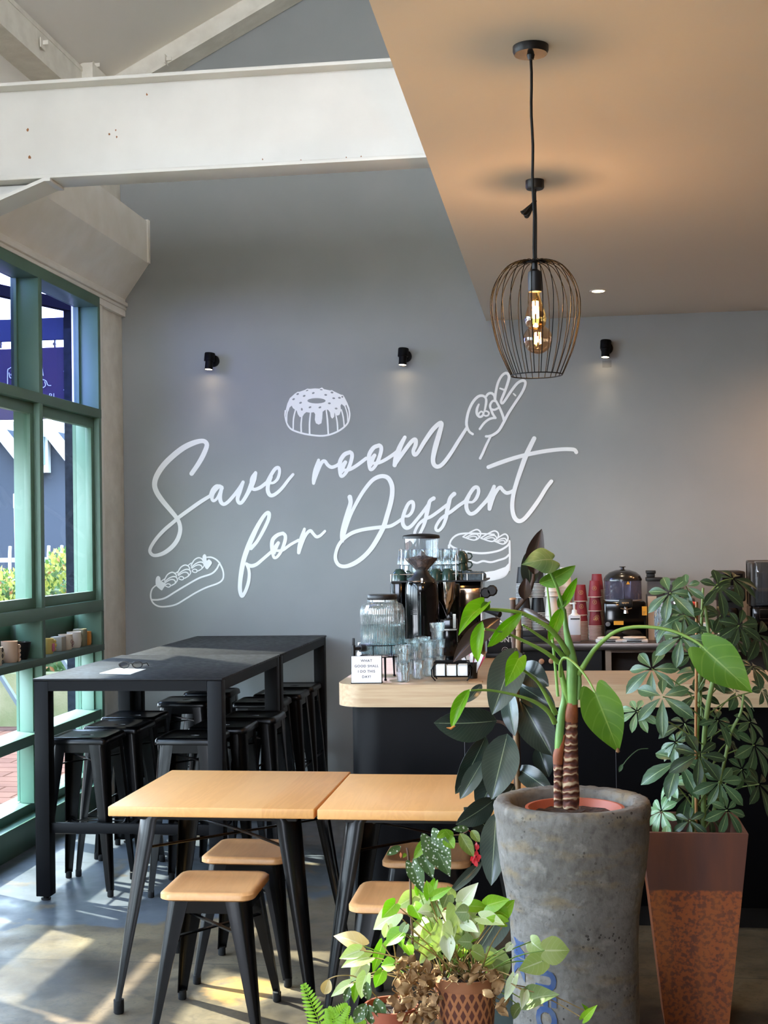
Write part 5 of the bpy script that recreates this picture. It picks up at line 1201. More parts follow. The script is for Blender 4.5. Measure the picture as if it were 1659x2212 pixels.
# ---- espresso machine
EY = 7.02; S = pxm(EY); ex = lambda px_: atY(px_, 1300, EY).x; ez = lambda py_: atY(950, py_, EY).z
em = thing('espresso_machine', 'black and steel espresso machine with glasses and cups kept on top', 'coffee machine', (ex(950), EY+.2, ZC))
b = B(); b.box(ex(843), ex(1038), EY+.08, EY+.42, ZC+.06, ez(1256), bev=.012); b.box(ex(843), ex(872), EY, EY+.42, ZC+.06, ez(1256), bev=.012); b.out('body', GLOSSBLK, em, 30)
for x in (ex(850), ex(1030)):
    for y in (EY+.05, EY+.38): b = B(); b.cyl((x, y, ZC), .018, .065, 14); b.out('foot', STEEL, em, 40)
b = B(); b.box(ex(988), ex(1037), EY-.02, EY+.1, ez(1311), ez(1271), bev=.004); b.out('steel_panel', mat('bronze_reflecting_steel', 'b39a82', .18, metal=1), em, 30)
b = B(); b.box(ex(872), ex(1036), EY-.03, EY+.2, ZC+.05, ZC+.09, bev=.004); b.out('drip_tray', STEEL, em, 30)
b = B(); b.box(ex(846), ex(1050), EY+.0, EY+.4, ez(1257), ez(1254)); b.out('cup_tray', PLBLK, em, 0)
b = B(); 
for s_ in ((ex(843), ex(1046), EY+.005), (ex(843), ex(1046), EY+.41)): b.tube([(s_[0], s_[2], ez(1240)), (s_[1], s_[2], ez(1240))], .0016, 6)
for x in (ex(845), ex(1010), ex(1044)): b.tube([(x, EY+.005, ez(1255)), (x, EY+.005, ez(1240))], .0016, 6)
b.tube([(ex(986), EY+.005, ez(1254)), (ex(986), EY+.005, ez(1200))], .0016, 6)
b.out('cup_rail', CHROME, em, 40)
for (px_, py_) in ((1049, 1281), (1062, 1276)):
    b = B(); p = atY(px_, py_, EY-.02); b.lathe([(.001, 0), (.026, 0), (.03, .01), (.03, .03), (.022, .04), (.001, .04)], n=10); b.xf(Matrix.Translation((p.x, EY+.02, p.z)) @ Matrix.Rotation(PI/2, 4, 'X')); b.out('steam_knob', PLBLK, em, 30)
b = B(); p = atY(1060, 1318, EY-.1); b.tube([(ex(1010), EY, p.z+.01), (p.x-.03, EY-.1, p.z+.005), (p.x+.05, EY-.16, p.z-.02)], [.012, .014, .016], 12); b.out('portafilter_handle', PLBLK, em, 40)
b = B(); b.tube(smooth_pts([(ex(1052), EY-.03, ez(1303)), (ex(1064), EY-.06, ez(1320)), (ex(1082), EY-.09, ez(1340)), (ex(1100), EY-.1, ez(1352))], 4), .005, 8); b.out('steam_wand', CHROME, em, 40)
b = B(); b.box(ex(1038), ex(1041), EY-.01, EY+.0, ez(1382), ez(1318)); b.out('side_strip', STEEL, em, 0)
# glasses on top, upside down
zt = ez(1254)+.0005
tg = tumbler('clear upturned tumbler in the double layer on top of the espresso machine', None, 'tumblers on the espresso machine', .92, inv=True)
first = True; rr = random.Random(4)
for row, (Y, lst) in enumerate(((EY+.1, (880, 898, 916, 948, 966, 984)), (EY+.2, (872, 892, 912, 932, 952, 971, 990)))):
    for px_ in lst:
        for k in range(2 if px_ not in (984,) else 2):
            loc = (atY(px_, 1240, Y).x, Y, zt+k*.084)
            if first: o = tg; first = False
            else: o = tg.copy(); COL.objects.link(o)
            o.location = loc; o['label'] = 'upturned tumbler on the espresso machine, %s layer, %s row, %s from the left' % (('lower', 'upper')[k], ('front', 'rear')[row], ('first', 'second', 'third', 'fourth', 'fifth', 'sixth', 'seventh')[lst.index(px_)])
# green cups
GRC = mat('bottle_green_ceramic', '27423a', .22, coat=.4)
def cup(label, loc, grp, inv=True, rz=0):
    t = thing('coffee_cup', label, 'cup', (0, 0, 0), grp)
    pr = [(.001, 0), (.02, 0), (.036, .022), (.042, .062), (.039, .062), (.033, .025), (.001, .006)]
    if inv: pr = [(r, .062-z) for r, z in pr]
    b = B(); b.lathe(pr, n=24); b.out('body', GRC, t, 60)
    b = B(); b.tube([(.036, 0, .05), (.055, 0, .046), (.06, 0, .032), (.05, 0, .018), (.032, 0, .014)], .0045, 8); b.out('handle', GRC, t, 60)
    t.location = loc; t.rotation_euler = (0, 0, rz); return t
c0 = cup('bottle green cup upturned at the left end of the machine top', (atY(863, 1240, EY+.04).x, EY+.04, zt), 'green cups on the espresso machine')
for (px_, dz, Y, rz, lb) in ((942, 0, EY+.03, -2.8, 'bottle green cup upturned just right of the grinder neck'), (968, 0, EY+.03, -.4, 'bottle green cup upturned above the steel cone'),
                             (996, 0, EY+.12, .1, 'lowest bottle green cup in the stack with handles to the right'), (996, .045, EY+.12, .0, 'middle bottle green cup in the stack with handles to the right'), (996, .09, EY+.12, .15, 'topmost bottle green cup in the stack with handles to the right')):
    dup(c0, (atY(px_, 1240, Y).x, Y, zt+dz), rz, lb)
# folded cloth
b = B(); rr = random.Random(8); N = 14; G = []
xa, xb = ex(1000), ex(1044)
for i in range(N+1):
    row = []
    for j in range(9):
        u, v = i/N, j/8; hgt = .045*math.sin(PI*min(1, v*1.0))**.5*(1-.35*u)+.006*math.sin(i*1.7+j)+.004*math.sin(j*3.)
        row.append(b.bm.verts.new((xa+(xb-xa)*u+.01*math.sin(j*1.3), EY+.01+.16*v, zt+.004+max(0, hgt)+.012*u*math.sin(v*9))))
    G.append(row)
for i in range(N):
    for j in range(8): b.bm.faces.new((G[i][j], G[i+1][j], G[i+1][j+1], G[i][j+1]))
r = bmesh.ops.extrude_face_region(b.bm, geom=list(b.bm.faces))
for v in [g for g in r['geom'] if isinstance(g, bmesh.types.BMVert)]: v.co.z = max(zt+.0005, v.co.z-.02)
tag(b.out('bar_cloth', mat('blue_grey_cloth', '5c6a72', .9, col2='4c5860', nscale=90), smooth=60), 'crumpled blue-grey bar cloth on top of the espresso machine', 'cloth')
# ---- order sign
OY = 7.2; ox0, ox1 = atY(1052, 1400, OY).x, atY(1130, 1400, OY).x
os_ = thing('order_sign', 'black counter sign with white serif lettering telling where to order', 'sign', ((ox0+ox1)/2, OY, ZC))
zt_ = atY(1080, 1350, OY).z; wct = ox1-ox0
b = B(); b.box(ox0, ox1, OY, OY+.012, ZC+.02, zt_, bev=.002); b.out('board', mat('sign_black', '101013', .5), os_, 30)
b = B(); b.box(ox0-.006, ox1+.006, OY-.03, OY+.05, ZC, ZC+.022, bev=.003); b.out('base', PLBLK, os_, 30)
T = Matrix.Translation(((ox0+ox1)/2, OY-.0008, zt_-.052)) @ Matrix.Rotation(PI/2, 4, 'X')
b = B(); b.text('ORDER\nAT MAIN\nCOUNTER', .037, T, line=.75, offset=.0012); 
b.tube([((ox0+ox1)/2+.016*math.cos(a), OY-.001, zt_-.135+.016*math.sin(a)) for a in [2*PI*k/24 for k in range(24)]], .0014, 5, closed=True)
b.tube([((ox0+ox1)/2+.007*math.cos(a), OY-.001, zt_-.135+.007*math.sin(a)) for a in [.5+5*k/16 for k in range(16)]], .0012, 5)
b.out('lettering', mat('sign_white', 'ecebe6', .6), os_, 0)
b = B(); b.lathe([(.001, .03), (.02, .026), (.022, .012), (.015, .0), (.001, 0)], (atY(972, 1390, 6.5).x, 6.5, 0), 16); b.xf(Matrix.Translation((0, 0, ZC))); tag(b.out('tamper', mat('copper_wood', 'b47a58', .4), smooth=40), 'small round wooden-topped tamper behind the rubber plant leaf', 'tamper')

# ============================================================ back bench goods
ZB1 = ZB+.0003
def by(px_, Y): return atY(px_, 1385, Y).x
PAPW = mat('white_paper_cup', 'e9e2d6', .6); RED = mat('wine_red_cup', '8a2a33', .55); RIMW = mat('cup_rim', 'd9c9b8', .5); BLKCUP = mat('black_paper_cup', '17171a', .5); GOLD = mat('gold_print', 'd9b27a', .4)
def cup_proto(nm, mt, rimm, grp, lab, rb, rt, hh, logo=False):
    """paper cup standing upside down: rim at the bottom"""
    t = thing(nm, lab, 'paper cup', (0, 0, 0), grp)
    b = B(); b.lathe([(rt, .004), (rb, hh), (rb-.003, hh), (rb-.003, hh-.004), (.001, hh-.004)], n=24); b.out('body', mt, t, 40)
    b = B(); b.tube([(rt*math.cos(a), rt*math.sin(a), .003) for a in [2*PI*k/24 for k in range(24)]], .0028, 6, closed=True); b.out('rim', rimm, t, 60)
    if logo:
        b = B(); rr_ = (rb+rt)/2+.0012; 
        def wr(u, v): a = -PI/2+u/rr_; return (rr_*math.cos(a), rr_*math.sin(a), hh*.55+v)
        b.tube([wr(.013*math.cos(a), .013*math.sin(a)) for a in [2*PI*k/20 for k in range(20)]], .0008, 4, closed=True)
        b.tube([wr(-.003, -.007), wr(-.003, .007), wr(.004, .006), (wr(.005, .001)), wr(-.003, 0), wr(.005, -.007)], .0009, 4); b.out('logo', GOLD, t, 0)
    return t
def cup_stack(proto, px_, Y, gaps, used, lb, zs=None):
    x = by(px_, Y); z = ZB1 if zs is None else zs; i = 0
    for g_ in gaps:
        big = [q for q, gg in enumerate(gaps) if gg >= .04]; lb2 = lb
        if i in big: lb2 = ('topmost', 'second', 'third', 'fourth', 'fifth', 'sixth')[len(big)-1-big.index(i)]+' '+lb
        i += 1
        if used[0]: c = dup(proto, (x+random.uniform(-.0006, .0006), Y, z), random.uniform(-.35, .35), lb2)
        else: proto.location = (x, Y, z); proto['label'] = lb2; used[0] = True; c = proto
        c['group'] = 'cups: '+lb
        z += g_
ry = 8.66
rp = cup_proto('red_paper_cup', RED, RIMW, 'wine red paper cups on the back bench', '', .031, .042, .106, True); us = [False]
cup_stack(rp, 1256, ry, [.0088]*13+[.042, .088, .088], us, 'upside down wine red paper cup, shorter stack by the pump bottle')
cup_stack(rp, 1287, ry-.02, [.0088]*10+[.095, .088, .088], us, 'upside down wine red paper cup, taller stack beside the chocolate machine')
rp2 = cup_proto('red_paper_cup', RED, RIMW, '', '', .031, .042, .106); us2 = [False]
cup_stack(rp2, 1292, ry+.13, [.0088]*36, us2, 'wine red paper cup in the nested stack half hidden behind the two red stacks')
wp = cup_proto('white_paper_cup', PAPW, RIMW, '', '', .030, .043, .125); us = [False]
cup_stack(wp, 1193, 8.6, [.125, .03, .125, .03, .105], us, 'white paper cup in the loose stack behind the topmost green leaf')
cup_stack(wp, 1223, 8.68, [.0105]*32+[.06], us, 'white paper cup in the tightly nested tall stack left of the red cups')
kp = cup_proto('black_paper_cup', BLKCUP, mat('silver_rim', 'cfcdc8', .4), '', '', .034, .046, .11); us = [False]
zt5 = ZB1+.07
b = B(); x0_, x1_ = by(1122, 8.6), by(1183, 8.6); b.box(x0_, x1_, 8.5, 8.72, ZB1, ZB1+.035, bev=.003); b.box(x0_, x1_, 8.5, 8.72, ZB1+.036, ZB1+.0695, bev=.002)
b.bm.faces.ensure_lookup_table()
o = b.out('carton', [mat('carton_black', '1b1b1d', .6)], None, 30); tag(o, 'low dark cartons under the black cup stacks', 'box')
cup_stack(kp, 1133, 8.6, [.0095]*11+[.10]+[.0095]*9+[.09], us, 'black paper cup in the left black stack behind the rubber plant stem', zt5)
cup_stack(kp, 1163, 8.62, [.0095]*11+[.10]+[.0095]*9+[.09], us, 'black paper cup in the right black stack behind the rubber plant stem', zt5)
b = B(); x = by(1228, 8.55)+.006; b.lathe([(.001, 0), (.033, 0), (.034, .03), (.034, .035), (.03, .035), (.001, .03)], (by(1228, 8.74), 8.76, ZB1), 20); b.bm.clear()
# soap bottle
sy = 8.48; sx0 = by(1242, sy); sb = thing('pump_bottle', 'square white pump bottle with brown liquid at the bottom', 'bottle', (sx0, sy, ZB1))
b = B(); b.box(sx0-.038, sx0+.038, sy-.028, sy+.028, ZB1, ZB1+.17, bev=.01); b.out('body', mat('frosted_plastic', 'd5d6da', .35), sb, 40)
b = B(); b.box(sx0-.0385, sx0+.0385, sy-.0285, sy+.0285, ZB1+.001, ZB1+.055, bev=.01); b.out('liquid', mat('brown_liquid', '8c6b60', .4), sb, 40)
b = B(); b.lathe([(.03, .165), (.016, .182), (.016, .2), (.007, .203), (.007, .235), (.012, .236), (.012, .246), (.001, .248)], (sx0, sy, ZB1), 20); b.box(sx0-.03, sx0, sy-.006, sy+.006, ZB1+.236, ZB1+.245, bev=.002); b.out('pump', mat('white_plastic', ''), sb, 40)
b = B(); b.box(sx0-.025, sx0+.032, sy-.0292, sy-.0287, ZB1+.142, ZB1+.150); b.out('label_line', PLBLK, sb, 0)
# hot chocolate machine
cy_ = 8.66; cx_ = by(1349, cy_); S = pxm(cy_)
cm = thing('chocolate_machine', 'black hot chocolate machine with clear bowl and domed lid', 'drinks machine', (cx_, cy_, ZB1))
zz = lambda py_: atY(1349, py_, cy_).z
b = B(); b.box(cx_-43*S, cx_+44*S, cy_-.13, cy_+.16, ZB1+.012, zz(1297), bev=.018, seg=3); b.out('body', GLOSSBLK, cm, 40)
for sx_ in (-1, 1):
    for sy_ in (-1, 1): b = B(); b.cyl((cx_+sx_*.09, cy_+sy_*.09, ZB1), .012, .014, 12); b.out('foot', RUBBER, cm, 40)
b = B(); b.lathe([(37*S, zz(1297)), (38.5*S, zz(1293)), (38.5*S, zz(1250))], (cx_-1*S, cy_, 0), 40); b.out('bowl', glass('smoky_bowl', 'b5b2c4', .12, .03, haze=.18, hazecol='8f8fa5'), cm, 60)
b = B(); b.lathe([(39.5*S, zz(1254)), (39.5*S, zz(1250)), (36*S, zz(1243)), (28*S, zz(1236)), (14*S, zz(1231)), (4*S, zz(1230)), (3*S, zz(1226)), (7*S, zz(1225)), (6.5*S, zz(1223.5)), (.001, zz(1223.3))], (cx_-1*S, cy_, 0), 40); b.out('lid', mat('smoky_lid', '141210', .25, coat=.6), cm, 50)
b = B(); b.lathe([(2.5*S, zz(1297)), (2.5*S, zz(1256))], (cx_, cy_, 0), 10); b.out('stirrer', STEEL, cm, 50)
b = B(); b.lathe([(37*S, zz(1297.5)), (39*S, zz(1294))], (cx_-1*S, cy_, 0), 40); b.out('bowl_ring', mat('white_plastic', ''), cm, 50)
fy = cy_-.1315
b = B(); b.box(cx_-11*S, cx_+16*S, fy-.03, fy+.02, zz(1308), zz(1292), bev=.006); b.out('tap_housing', PLBLK, cm, 40)
b = B(); b.lathe([(.016, 0), (.013, .02), (.009, .055), (.012, .06)], (cx_+2*S, fy-.02, zz(1322)), 16); b.tube([(cx_-9*S, fy-.03, zz(1311)), (cx_+2*S, fy-.035, zz(1314)), (cx_+14*S, fy-.03, zz(1311))], .005, 8); b.out('tap', CHROME, cm, 40)
b = B(); b.text('apuro', .0165, Matrix.Translation((cx_+1*S, fy-.0312, zz(1299))) @ Matrix.Rotation(PI/2, 4, 'X'), space=1.1, offset=.0004); b.out('lettering', GOLD, cm, 0)
b = B(); b.box(cx_-23*S, cx_-3*S, fy-.0015, fy+.001, zz(1347), zz(1338.5), bev=.0005); b.out('warning_label', mat('amber_sticker', 'f0a92c', .5), cm, 0)
b = B(); b.box(cx_+35*S, cx_+45*S, fy-.0015, fy+.001, zz(1327), zz(1308)); b.out('side_label', mat('amber_sticker', ''), cm, 0)
b = B(); 
for k in range(3): b.box(cx_+37*S, cx_+(42-k)*S, fy-.0022, fy-.0014, zz(1320+k*2.5), zz(1319.3+k*2.5))
b.out('label_print', mat('grey_print', ''), cm, 0)
b = B(); b.poly([(cx_+8*S, cy_-38.9*S, zz(1254)), (cx_+12*S, cy_-38.6*S, zz(1261)), (cx_+4*S, cy_-38.9*S, zz(1261))], (0, -.001, 0)); b.out('warning_triangle', mat('amber_sticker', ''), cm, 0)
b = B(); b.lathe([(.001, 0), (.013, 0), (.015, .006), (.013, .012), (.001, .013)], n=20); b.xf(Matrix.Translation((cx_-35*S, fy, zz(1345))) @ Matrix.Rotation(PI/2, 4, 'X')); b.out('dial', mat('grey_dial', '6d7076', .4), cm, 40)
b = B(); b.box(cx_-20*S, cx_+20*S, fy-.07, fy+.0, ZB1+.01, ZB1+.03, bev=.004); b.out('drip_tray', PLBLK, cm, 30)
# scales
for px_, lb in ((1315, 'small white kitchen scale, left of the two'), (1371, 'small white kitchen scale, right of the two under the tall machines')):
    y = 8.44; x = by(px_, y)
    s5 = thing('kitchen_scale', lb, 'scale', (x, y, ZB1), 'white kitchen scales')
    b = B(); b.box(x-.08, x+.08, y-.045, y+.05, ZB1, ZB1+.02, bev=.006); b.out('body', mat('white_plastic', ''), s5, 40)
    b = B(); b.lathe([(.001, .034), (.066, .034), (.071, .03), (.068, .024), (.03, .02)], (x, y+.005, ZB1), 32); b.out('platform', mat('white_ceramic', ''), s5, 40)
    b = B(); b.box(x-.05, x+.04, y-.0458, y-.0445, ZB1+.006, ZB1+.014); b.out('display', mat('lcd_grey', '2e2e33', .2), s5, 0)
# tall grinder with black lid and cream front
y = 8.68; S = pxm(y); X = lambda q: atY(q, 1300, y).x; Z = lambda q: atY(1420, q, y).z
tg2 = thing('filter_grinder', 'filter coffee grinder with clear hopper and square black cap', 'grinder', (X(1415), y, ZB1))
b = B(); b.box(X(1398), X(1417), y-.06, y-.05, Z(1383), Z(1287)); b.out('front_plate', mat('cream_plate', 'c9b49c', .4), tg2, 0)
b = B(); b.box(X(1397), X(1435), y-.05, y+.1, ZB1, Z(1283), bev=.008); b.out('body', mat('dark_grey_body', '3a3836', .35), tg2, 30)
b = B(); b.box(X(1399), X(1433), y-.045, y+.05, Z(1285), Z(1255)); b.out('hopper', glass('grinder_hopper', 'c9c6c9', .14, .03, haze=.2, hazecol='9a9aa0'), tg2, 0)
b = B(); b.box(X(1396), X(1432), y-.055, y+.06, Z(1255), Z(1247), bev=.004); b.box(X(1398), X(1415), y-.04, y+.03, Z(1246.8), Z(1239), bev=.004); b.box(X(1396.5), X(1417), y-.045, y+.035, Z(1238.8), Z(1232), bev=.003); b.out('lid', PLBLK, tg2, 30)
# clear cup stacks
pc = None
for px_, n, lb in ((1409, 1, ''), (1428, 9, 'clear plastic cup in the nested stack behind the umbrella plant leaves')):
    if not lb: continue
    b = B(); b.lathe([(.042, 0), (.032, .1), (.001, .1)], n=24); pc = tag(b.out('plastic_cup', TUMB, None, 50), lb, 'cup', 'clear plastic cups on the bench')
    for k in range(n):
        loc = (atY(px_, 1340, 8.45).x, 8.47, ZB1+k*.018)
        if k == 0: pc.location = loc
        else: o = pc.copy(); COL.objects.link(o); o.location = loc
# black pod machine
b = B(); t = thing('pod_machine', 'low black and steel coffee machine behind the top of the umbrella plant', 'coffee machine', (X(1470), 8.66, ZB1))
b.box(X(1436), X(1500), y-.05, y+.14, ZB1, Z(1292), bev=.01); b.box(X(1434), X(1470), y-.08, y+.1, Z(1290), Z(1250), bev=.008); b.out('body', mat('dark_grey_body', ''), t, 30)
b = B(); b.box(X(1452), X(1478), y-.092, y-.075, Z(1308), Z(1298), bev=.003); b.out('steel_band', CHROME, t, 30)
b = B(); b.tube([(X(1482), y-.1, Z(1300)), (X(1504), y-.1, Z(1304))], .012, 10); b.out('red_handle', mat('signal_red', 'c23a2c', .4), t, 40)
b = B(); b.box(X(1440), X(1466), y-.085, y-.08, Z(1262), Z(1254)); b.out('control_strip', mat('grey_dial', ''), t, 0)
jx = X(1518); b = B(); b.lathe([(.001, 0), (.045, 0), (.048, .02), (.046, .1), (.05, .112), (.047, .112), (.043, .1), (.001, .01)], (jx, 8.5, ZB1), 28); t = thing('milk_jug', 'white milk jug behind the umbrella plant leaves', 'jug', (jx, 8.5, ZB1)); 
b.xf(Matrix.Translation((0, 0, 0))); b.out('body', mat('white_ceramic', ''), t, 50)
b = B(); b.tube([(jx+.045, 8.5, ZB1+.095), (jx+.075, 8.5, ZB1+.085), (jx+.075, 8.5, ZB1+.04), (jx+.045, 8.5, ZB1+.03)], .006, 8); b.out('handle', mat('white_ceramic', ''), t, 50)
# coffee machine with round dial
y = 8.62; X = lambda q: atY(q, 1300, 8.54).x; Z = lambda q: atY(1580, q, 8.54).z
t = thing('coffee_brewer', 'square black coffee machine with a round chrome dial', 'coffee machine', (X(1581), y, ZB1))
b = B(); b.box(X(1552), X(1612), y-.07, y+.2, Z(1300), Z(1234), bev=.012); b.out('head', PLBLK, t, 30)
b = B(); b.box(X(1558), X(1606), y-.02, y+.19, ZB1+.02, Z(1300)); b.out('column', PLBLK, t, 0)
b = B(); b.box(X(1552), X(1614), y-.1, y+.2, ZB1, ZB1+.03, bev=.006); b.out('base', PLBLK, t, 30)
b = B(); b.lathe([(.001, 0), (.017, 0), (.021, .004), (.021, .01), (.001, .011)], n=24); b.xf(Matrix.Translation((X(1585), y-.07, Z(1279.5))) @ Matrix.Rotation(PI/2, 4, 'X')); b.out('dial', CHROME, t, 40)
b = B(); b.box(X(1562), X(1606), y-.0725, y-.0695, Z(1264), Z(1240)); b.out('front_glass', mat('black_gloss_panel', '0c0c0f', .1), t, 0)
b = B(); b.lathe([(.04, 0), (.04, .05), (.034, .06), (.001, .06)], (X(1582), y-.03, Z(1335)), 20); b.tube([(X(1582), y-.06, Z(1325)), (X(1582)-.0, y-.15, Z(1327))], .011, 8); b.out('portafilter', BLACKMATT, t, 40)
b = B(); 
for k in range(4): b.box(X(1566+k*9), X(1570+k*9), y-.0722, y-.0695, Z(1271), Z(1269.5))
b.out('button_marks', mat('grey_dial', ''), t, 0)
# enclosed blender
t = thing('enclosed_blender', 'black blender under a clear sound hood at the right edge', 'blender', (X(1655), y, ZB1))
b = B(); b.box(X(1624), X(1692), y-.09, y+.18, ZB1, Z(1311), bev=.014); b.out('base', GLOSSBLK, t, 30)
b = B(); b.box(X(1624), X(1635), y-.05, y+.16, Z(1311), Z(1216), bev=.01); b.box(X(1624), X(1692), y+.1, y+.17, Z(1311), Z(1212), bev=.01); b.out('hood_frame', mat('dark_grey_body', ''), t, 30)
b = B(); b.box(X(1634), X(1690), y-.07, y+.1, Z(1310), Z(1214), bev=.01); b.out('hood', glass('hood_plastic', 'aeb2b6', .2, .03, haze=.15, hazecol='80858a'), t, 30)
b = B(); b.box(X(1650), X(1682), y-.03, y+.05, Z(1308), Z(1235), bev=.01); b.out('jug', glass('jug_plastic', 'b5b5b8', .15, .05, haze=.3, hazecol='6a6a6e'), t, 30)
b = B(); 
P4 = [(X(1640), Z(1337)), (X(1640), Z(1317)), (X(1690), Z(1317)), (X(1690), Z(1337))]
b.tube([(x, y-.092, z) for x, z in P4], .0012, 5, closed=True); b.out('panel_outline', STEEL, t, 0)
# ============================================================ plants
def V3(x, y, Y): return atY(x, y, Y)
Z7 = lambda x, y: (900+x/3.016, 1130+y/3.016)
Z6 = lambda x, y: (700+x/3.615, 1600+y/3.615)
Z8p = lambda x, y: (1050+x/2.724, 1650+y/2.724)
def leafp(mt, parent, b0, t0, wpx, Yb, Yt, shape='oval', bend=.0, fold=.12, tilt=0, name='leaf', up=0., wave=0., n=10, m=6, scl=1.0, side=0.):
    """one leaf blade from its base to its tip"""
    a = V3(*b0, Yb); c = V3(*t0, Yt)
    toc = (CP-(a+c)/2).normalized(); ax = (c-a).normalized()
    nrm = toc + Vector((0, 0, up)) + ax.cross(toc)*side
    b = B(); b.leaf(a, c, nrm, wpx/scl*pxm((Yb+Yt)/2), shape, bend, fold, n, m, wave)
    # real blade thickness
    r = bmesh.ops.extrude_face_region(b.bm, geom=list(b.bm.faces)); mv = -nrm.normalized()*.0009
    for v in [g for g in r['geom'] if isinstance(g, bmesh.types.BMVert)]: v.co += mv
    return b.out(name, mt, parent, 60)
def stalk(pts, r, mt, parent, name='stalk', n=8, Y=None):
    P = [V3(x, y, yy) for x, y, yy in pts]
    P2 = smooth_pts([(p.x, p.y, p.z, q) for p, q in zip(P, r if isinstance(r, (list, tuple)) else [r]*len(P))], 4)
    b = B(); b.tube([q[:3] for q in P2], [q[3] for q in P2], n); return b.out(name, mt, parent, 60)
SOIL = mat('dark_soil', '2c211b', .95, col2='463327', nscale=40, bump=1, bscale=70)
TERRA = mat('terracotta', 'a4583c', .75, col2='8f4b34', nscale=9, bump=.15, bscale=50)
# ---- concrete pipe planter
CX, CYp, CZt = .005, 4.055, .915
def concrete():
    M = bpy.data.materials.new('weathered_concrete'); M.use_nodes = True; n = M.node_tree.nodes; L = M.node_tree.links
    p = n['Principled BSDF']; p.inputs['Roughness'].default_value = .88; t = n.new('ShaderNodeTexCoord')
    def nz(s, d, st=(1, 1, 1), dist=0):
        mp = n.new('ShaderNodeMapping'); mp.inputs['Scale'].default_value = st; L.new(t.outputs['Object'], mp.inputs[0])
        q = n.new('ShaderNodeTexNoise'); q.inputs['Scale'].default_value = s; q.inputs['Detail'].default_value = d; q.inputs['Distortion'].default_value = dist; L.new(mp.outputs[0], q.inputs[0]); return q.outputs[0]
    def rg(v, a, b, c=0, d=1):
        r = n.new('ShaderNodeMapRange'); L.new(v, r.inputs[0])
        for i, z in enumerate((a, b, c, d)): r.inputs[i+1].default_value = z
        return r.outputs[0]
    def mx(f, a, b_):
        q = n.new('ShaderNodeMix'); q.data_type = 'RGBA'; L.new(f, q.inputs[0])
        for i, v in ((6, a), (7, b_)):
            if isinstance(v, str): q.inputs[i].default_value = lin(v)
            else: L.new(v, q.inputs[i])
        return q.outputs[2]
    c = mx(rg(nz(3, 6, (1, 1, 2.2)), .35, .65), '7f7b74', '66615a')
    c = mx(rg(nz(9, 5, (1, 1, 3)), .52, .7, 0, .7), c, '7c6b4d')
    c = mx(rg(nz(38, 6), .5, .72, 0, .6), c, '4b4740')
    c = mx(rg(nz(14, 6, (1, 1, 1.5)), .58, .68, 0, .3), c, 'a39e94')
    vo = n.new('ShaderNodeTexVoronoi'); vo.inputs['Scale'].default_value = 55; L.new(t.outputs['Object'], vo.inputs['Vector'])
    big = rg(nz(6, 3), .52, .62)
    pit = n.new('ShaderNodeMath'); pit.operation = 'LESS_THAN'; pit.inputs[1].default_value = .22; L.new(vo.outputs['Distance'], pit.inputs[0])
    pm = n.new('ShaderNodeMath'); pm.operation = 'MULTIPLY'; L.new(pit.outputs[0], pm.inputs[0]); L.new(big, pm.inputs[1])
    c = mx(pm.outputs[0], c, '3a362f')
    L.new(c, p.inputs['Base Color'])
    hh = n.new('ShaderNodeMath'); hh.operation = 'SUBTRACT'; L.new(nz(45, 5), hh.inputs[0]); L.new(pm.outputs[0], hh.inputs[1])
    b_ = n.new('ShaderNodeBump'); b_.inputs['Strength'].default_value = .6; b_.inputs['Distance'].default_value = .008; L.new(hh.outputs[0], b_.inputs['Height']); L.new(b_.outputs[0], p.inputs['Normal'])
    return M
CONC = concrete()
cp = thing('concrete_planter', 'tall weathered concrete pipe planter with blue stencilled letters', 'planter', (CX, CYp, 0))
S = pxm(4.0)
RO = .2305
zq = lambda y: H-(y-1158)*3.83/F*1.0
prof = [(.001, .0), (.186, 0), (.186, .30), (.187, .50), (.192, .58), (.203, .655), (.2155, .72), (.2245, .80), (.2275, .862), (.2305, .872), (.2315, .898), (.228, .912), (.222, .9165), (.205, .916), (.186, .913), (.178, .90), (.172, .80), (.001, .80)]
b = B(); V = b.lathe(prof, (CX, CYp, 0), 96)
rr = random.Random(12)
for ri in (10, 11, 12, 13):
    for k, v in enumerate(V[ri]):
        d = Vector((v.co.x-CX, v.co.y-CYp, 0)).normalized(); q = (math.sin(k*.9)+math.sin(k*2.3+1)+rr.uniform(-1.3, 1.3))*.0012
        v.co += d*q; v.co.z += rr.uniform(-.0016, .0016)
b.out('pipe', CONC, cp, 50)
# blue stencil letters wrapped on the pipe (painted sideways, two lines)
b = B()
for txt, ang, zc_, sz in (('LMK', -2.60, .50, .085), ('UECO', -2.02, .345, .085)):
    t_ = B(); t_.text(txt, sz, Matrix.Identity(4), thick=.0001, space=1.0, offset=.0042)
    t_.bm.verts.ensure_lookup_table(); bmesh.ops.triangulate(t_.bm, faces=t_.bm.faces); bmesh.ops.subdivide_edges(t_.bm, edges=[e for e in t_.bm.edges if e.calc_length() > .012], cuts=2)
    mp = {}
    for v in t_.bm.verts:
        a = ang - v.co.y*1.0/.187; mp[v] = b.bm.verts.new((CX+.1885*math.cos(-PI/2+(a+PI/2)), CYp+.1885*math.sin(-PI/2+(a+PI/2)), zc_-v.co.x))
    for f in t_.bm.faces:
        if abs(f.normal.z) > .5 and f.calc_center_median().z > 0:
            try: b.bm.faces.new([mp[v] for v in f.verts])
            except ValueError: pass
    t_.bm.free()
loose = [v for v in b.bm.verts if not v.link_faces]; bmesh.ops.delete(b.bm, geom=loose, context='VERTS')
b.out('stencil_letters', mat('faded_blue_paint', '24406f', .85, col2='5a6470', nscale=18, nmix=(.42, .75)), cp, 0)
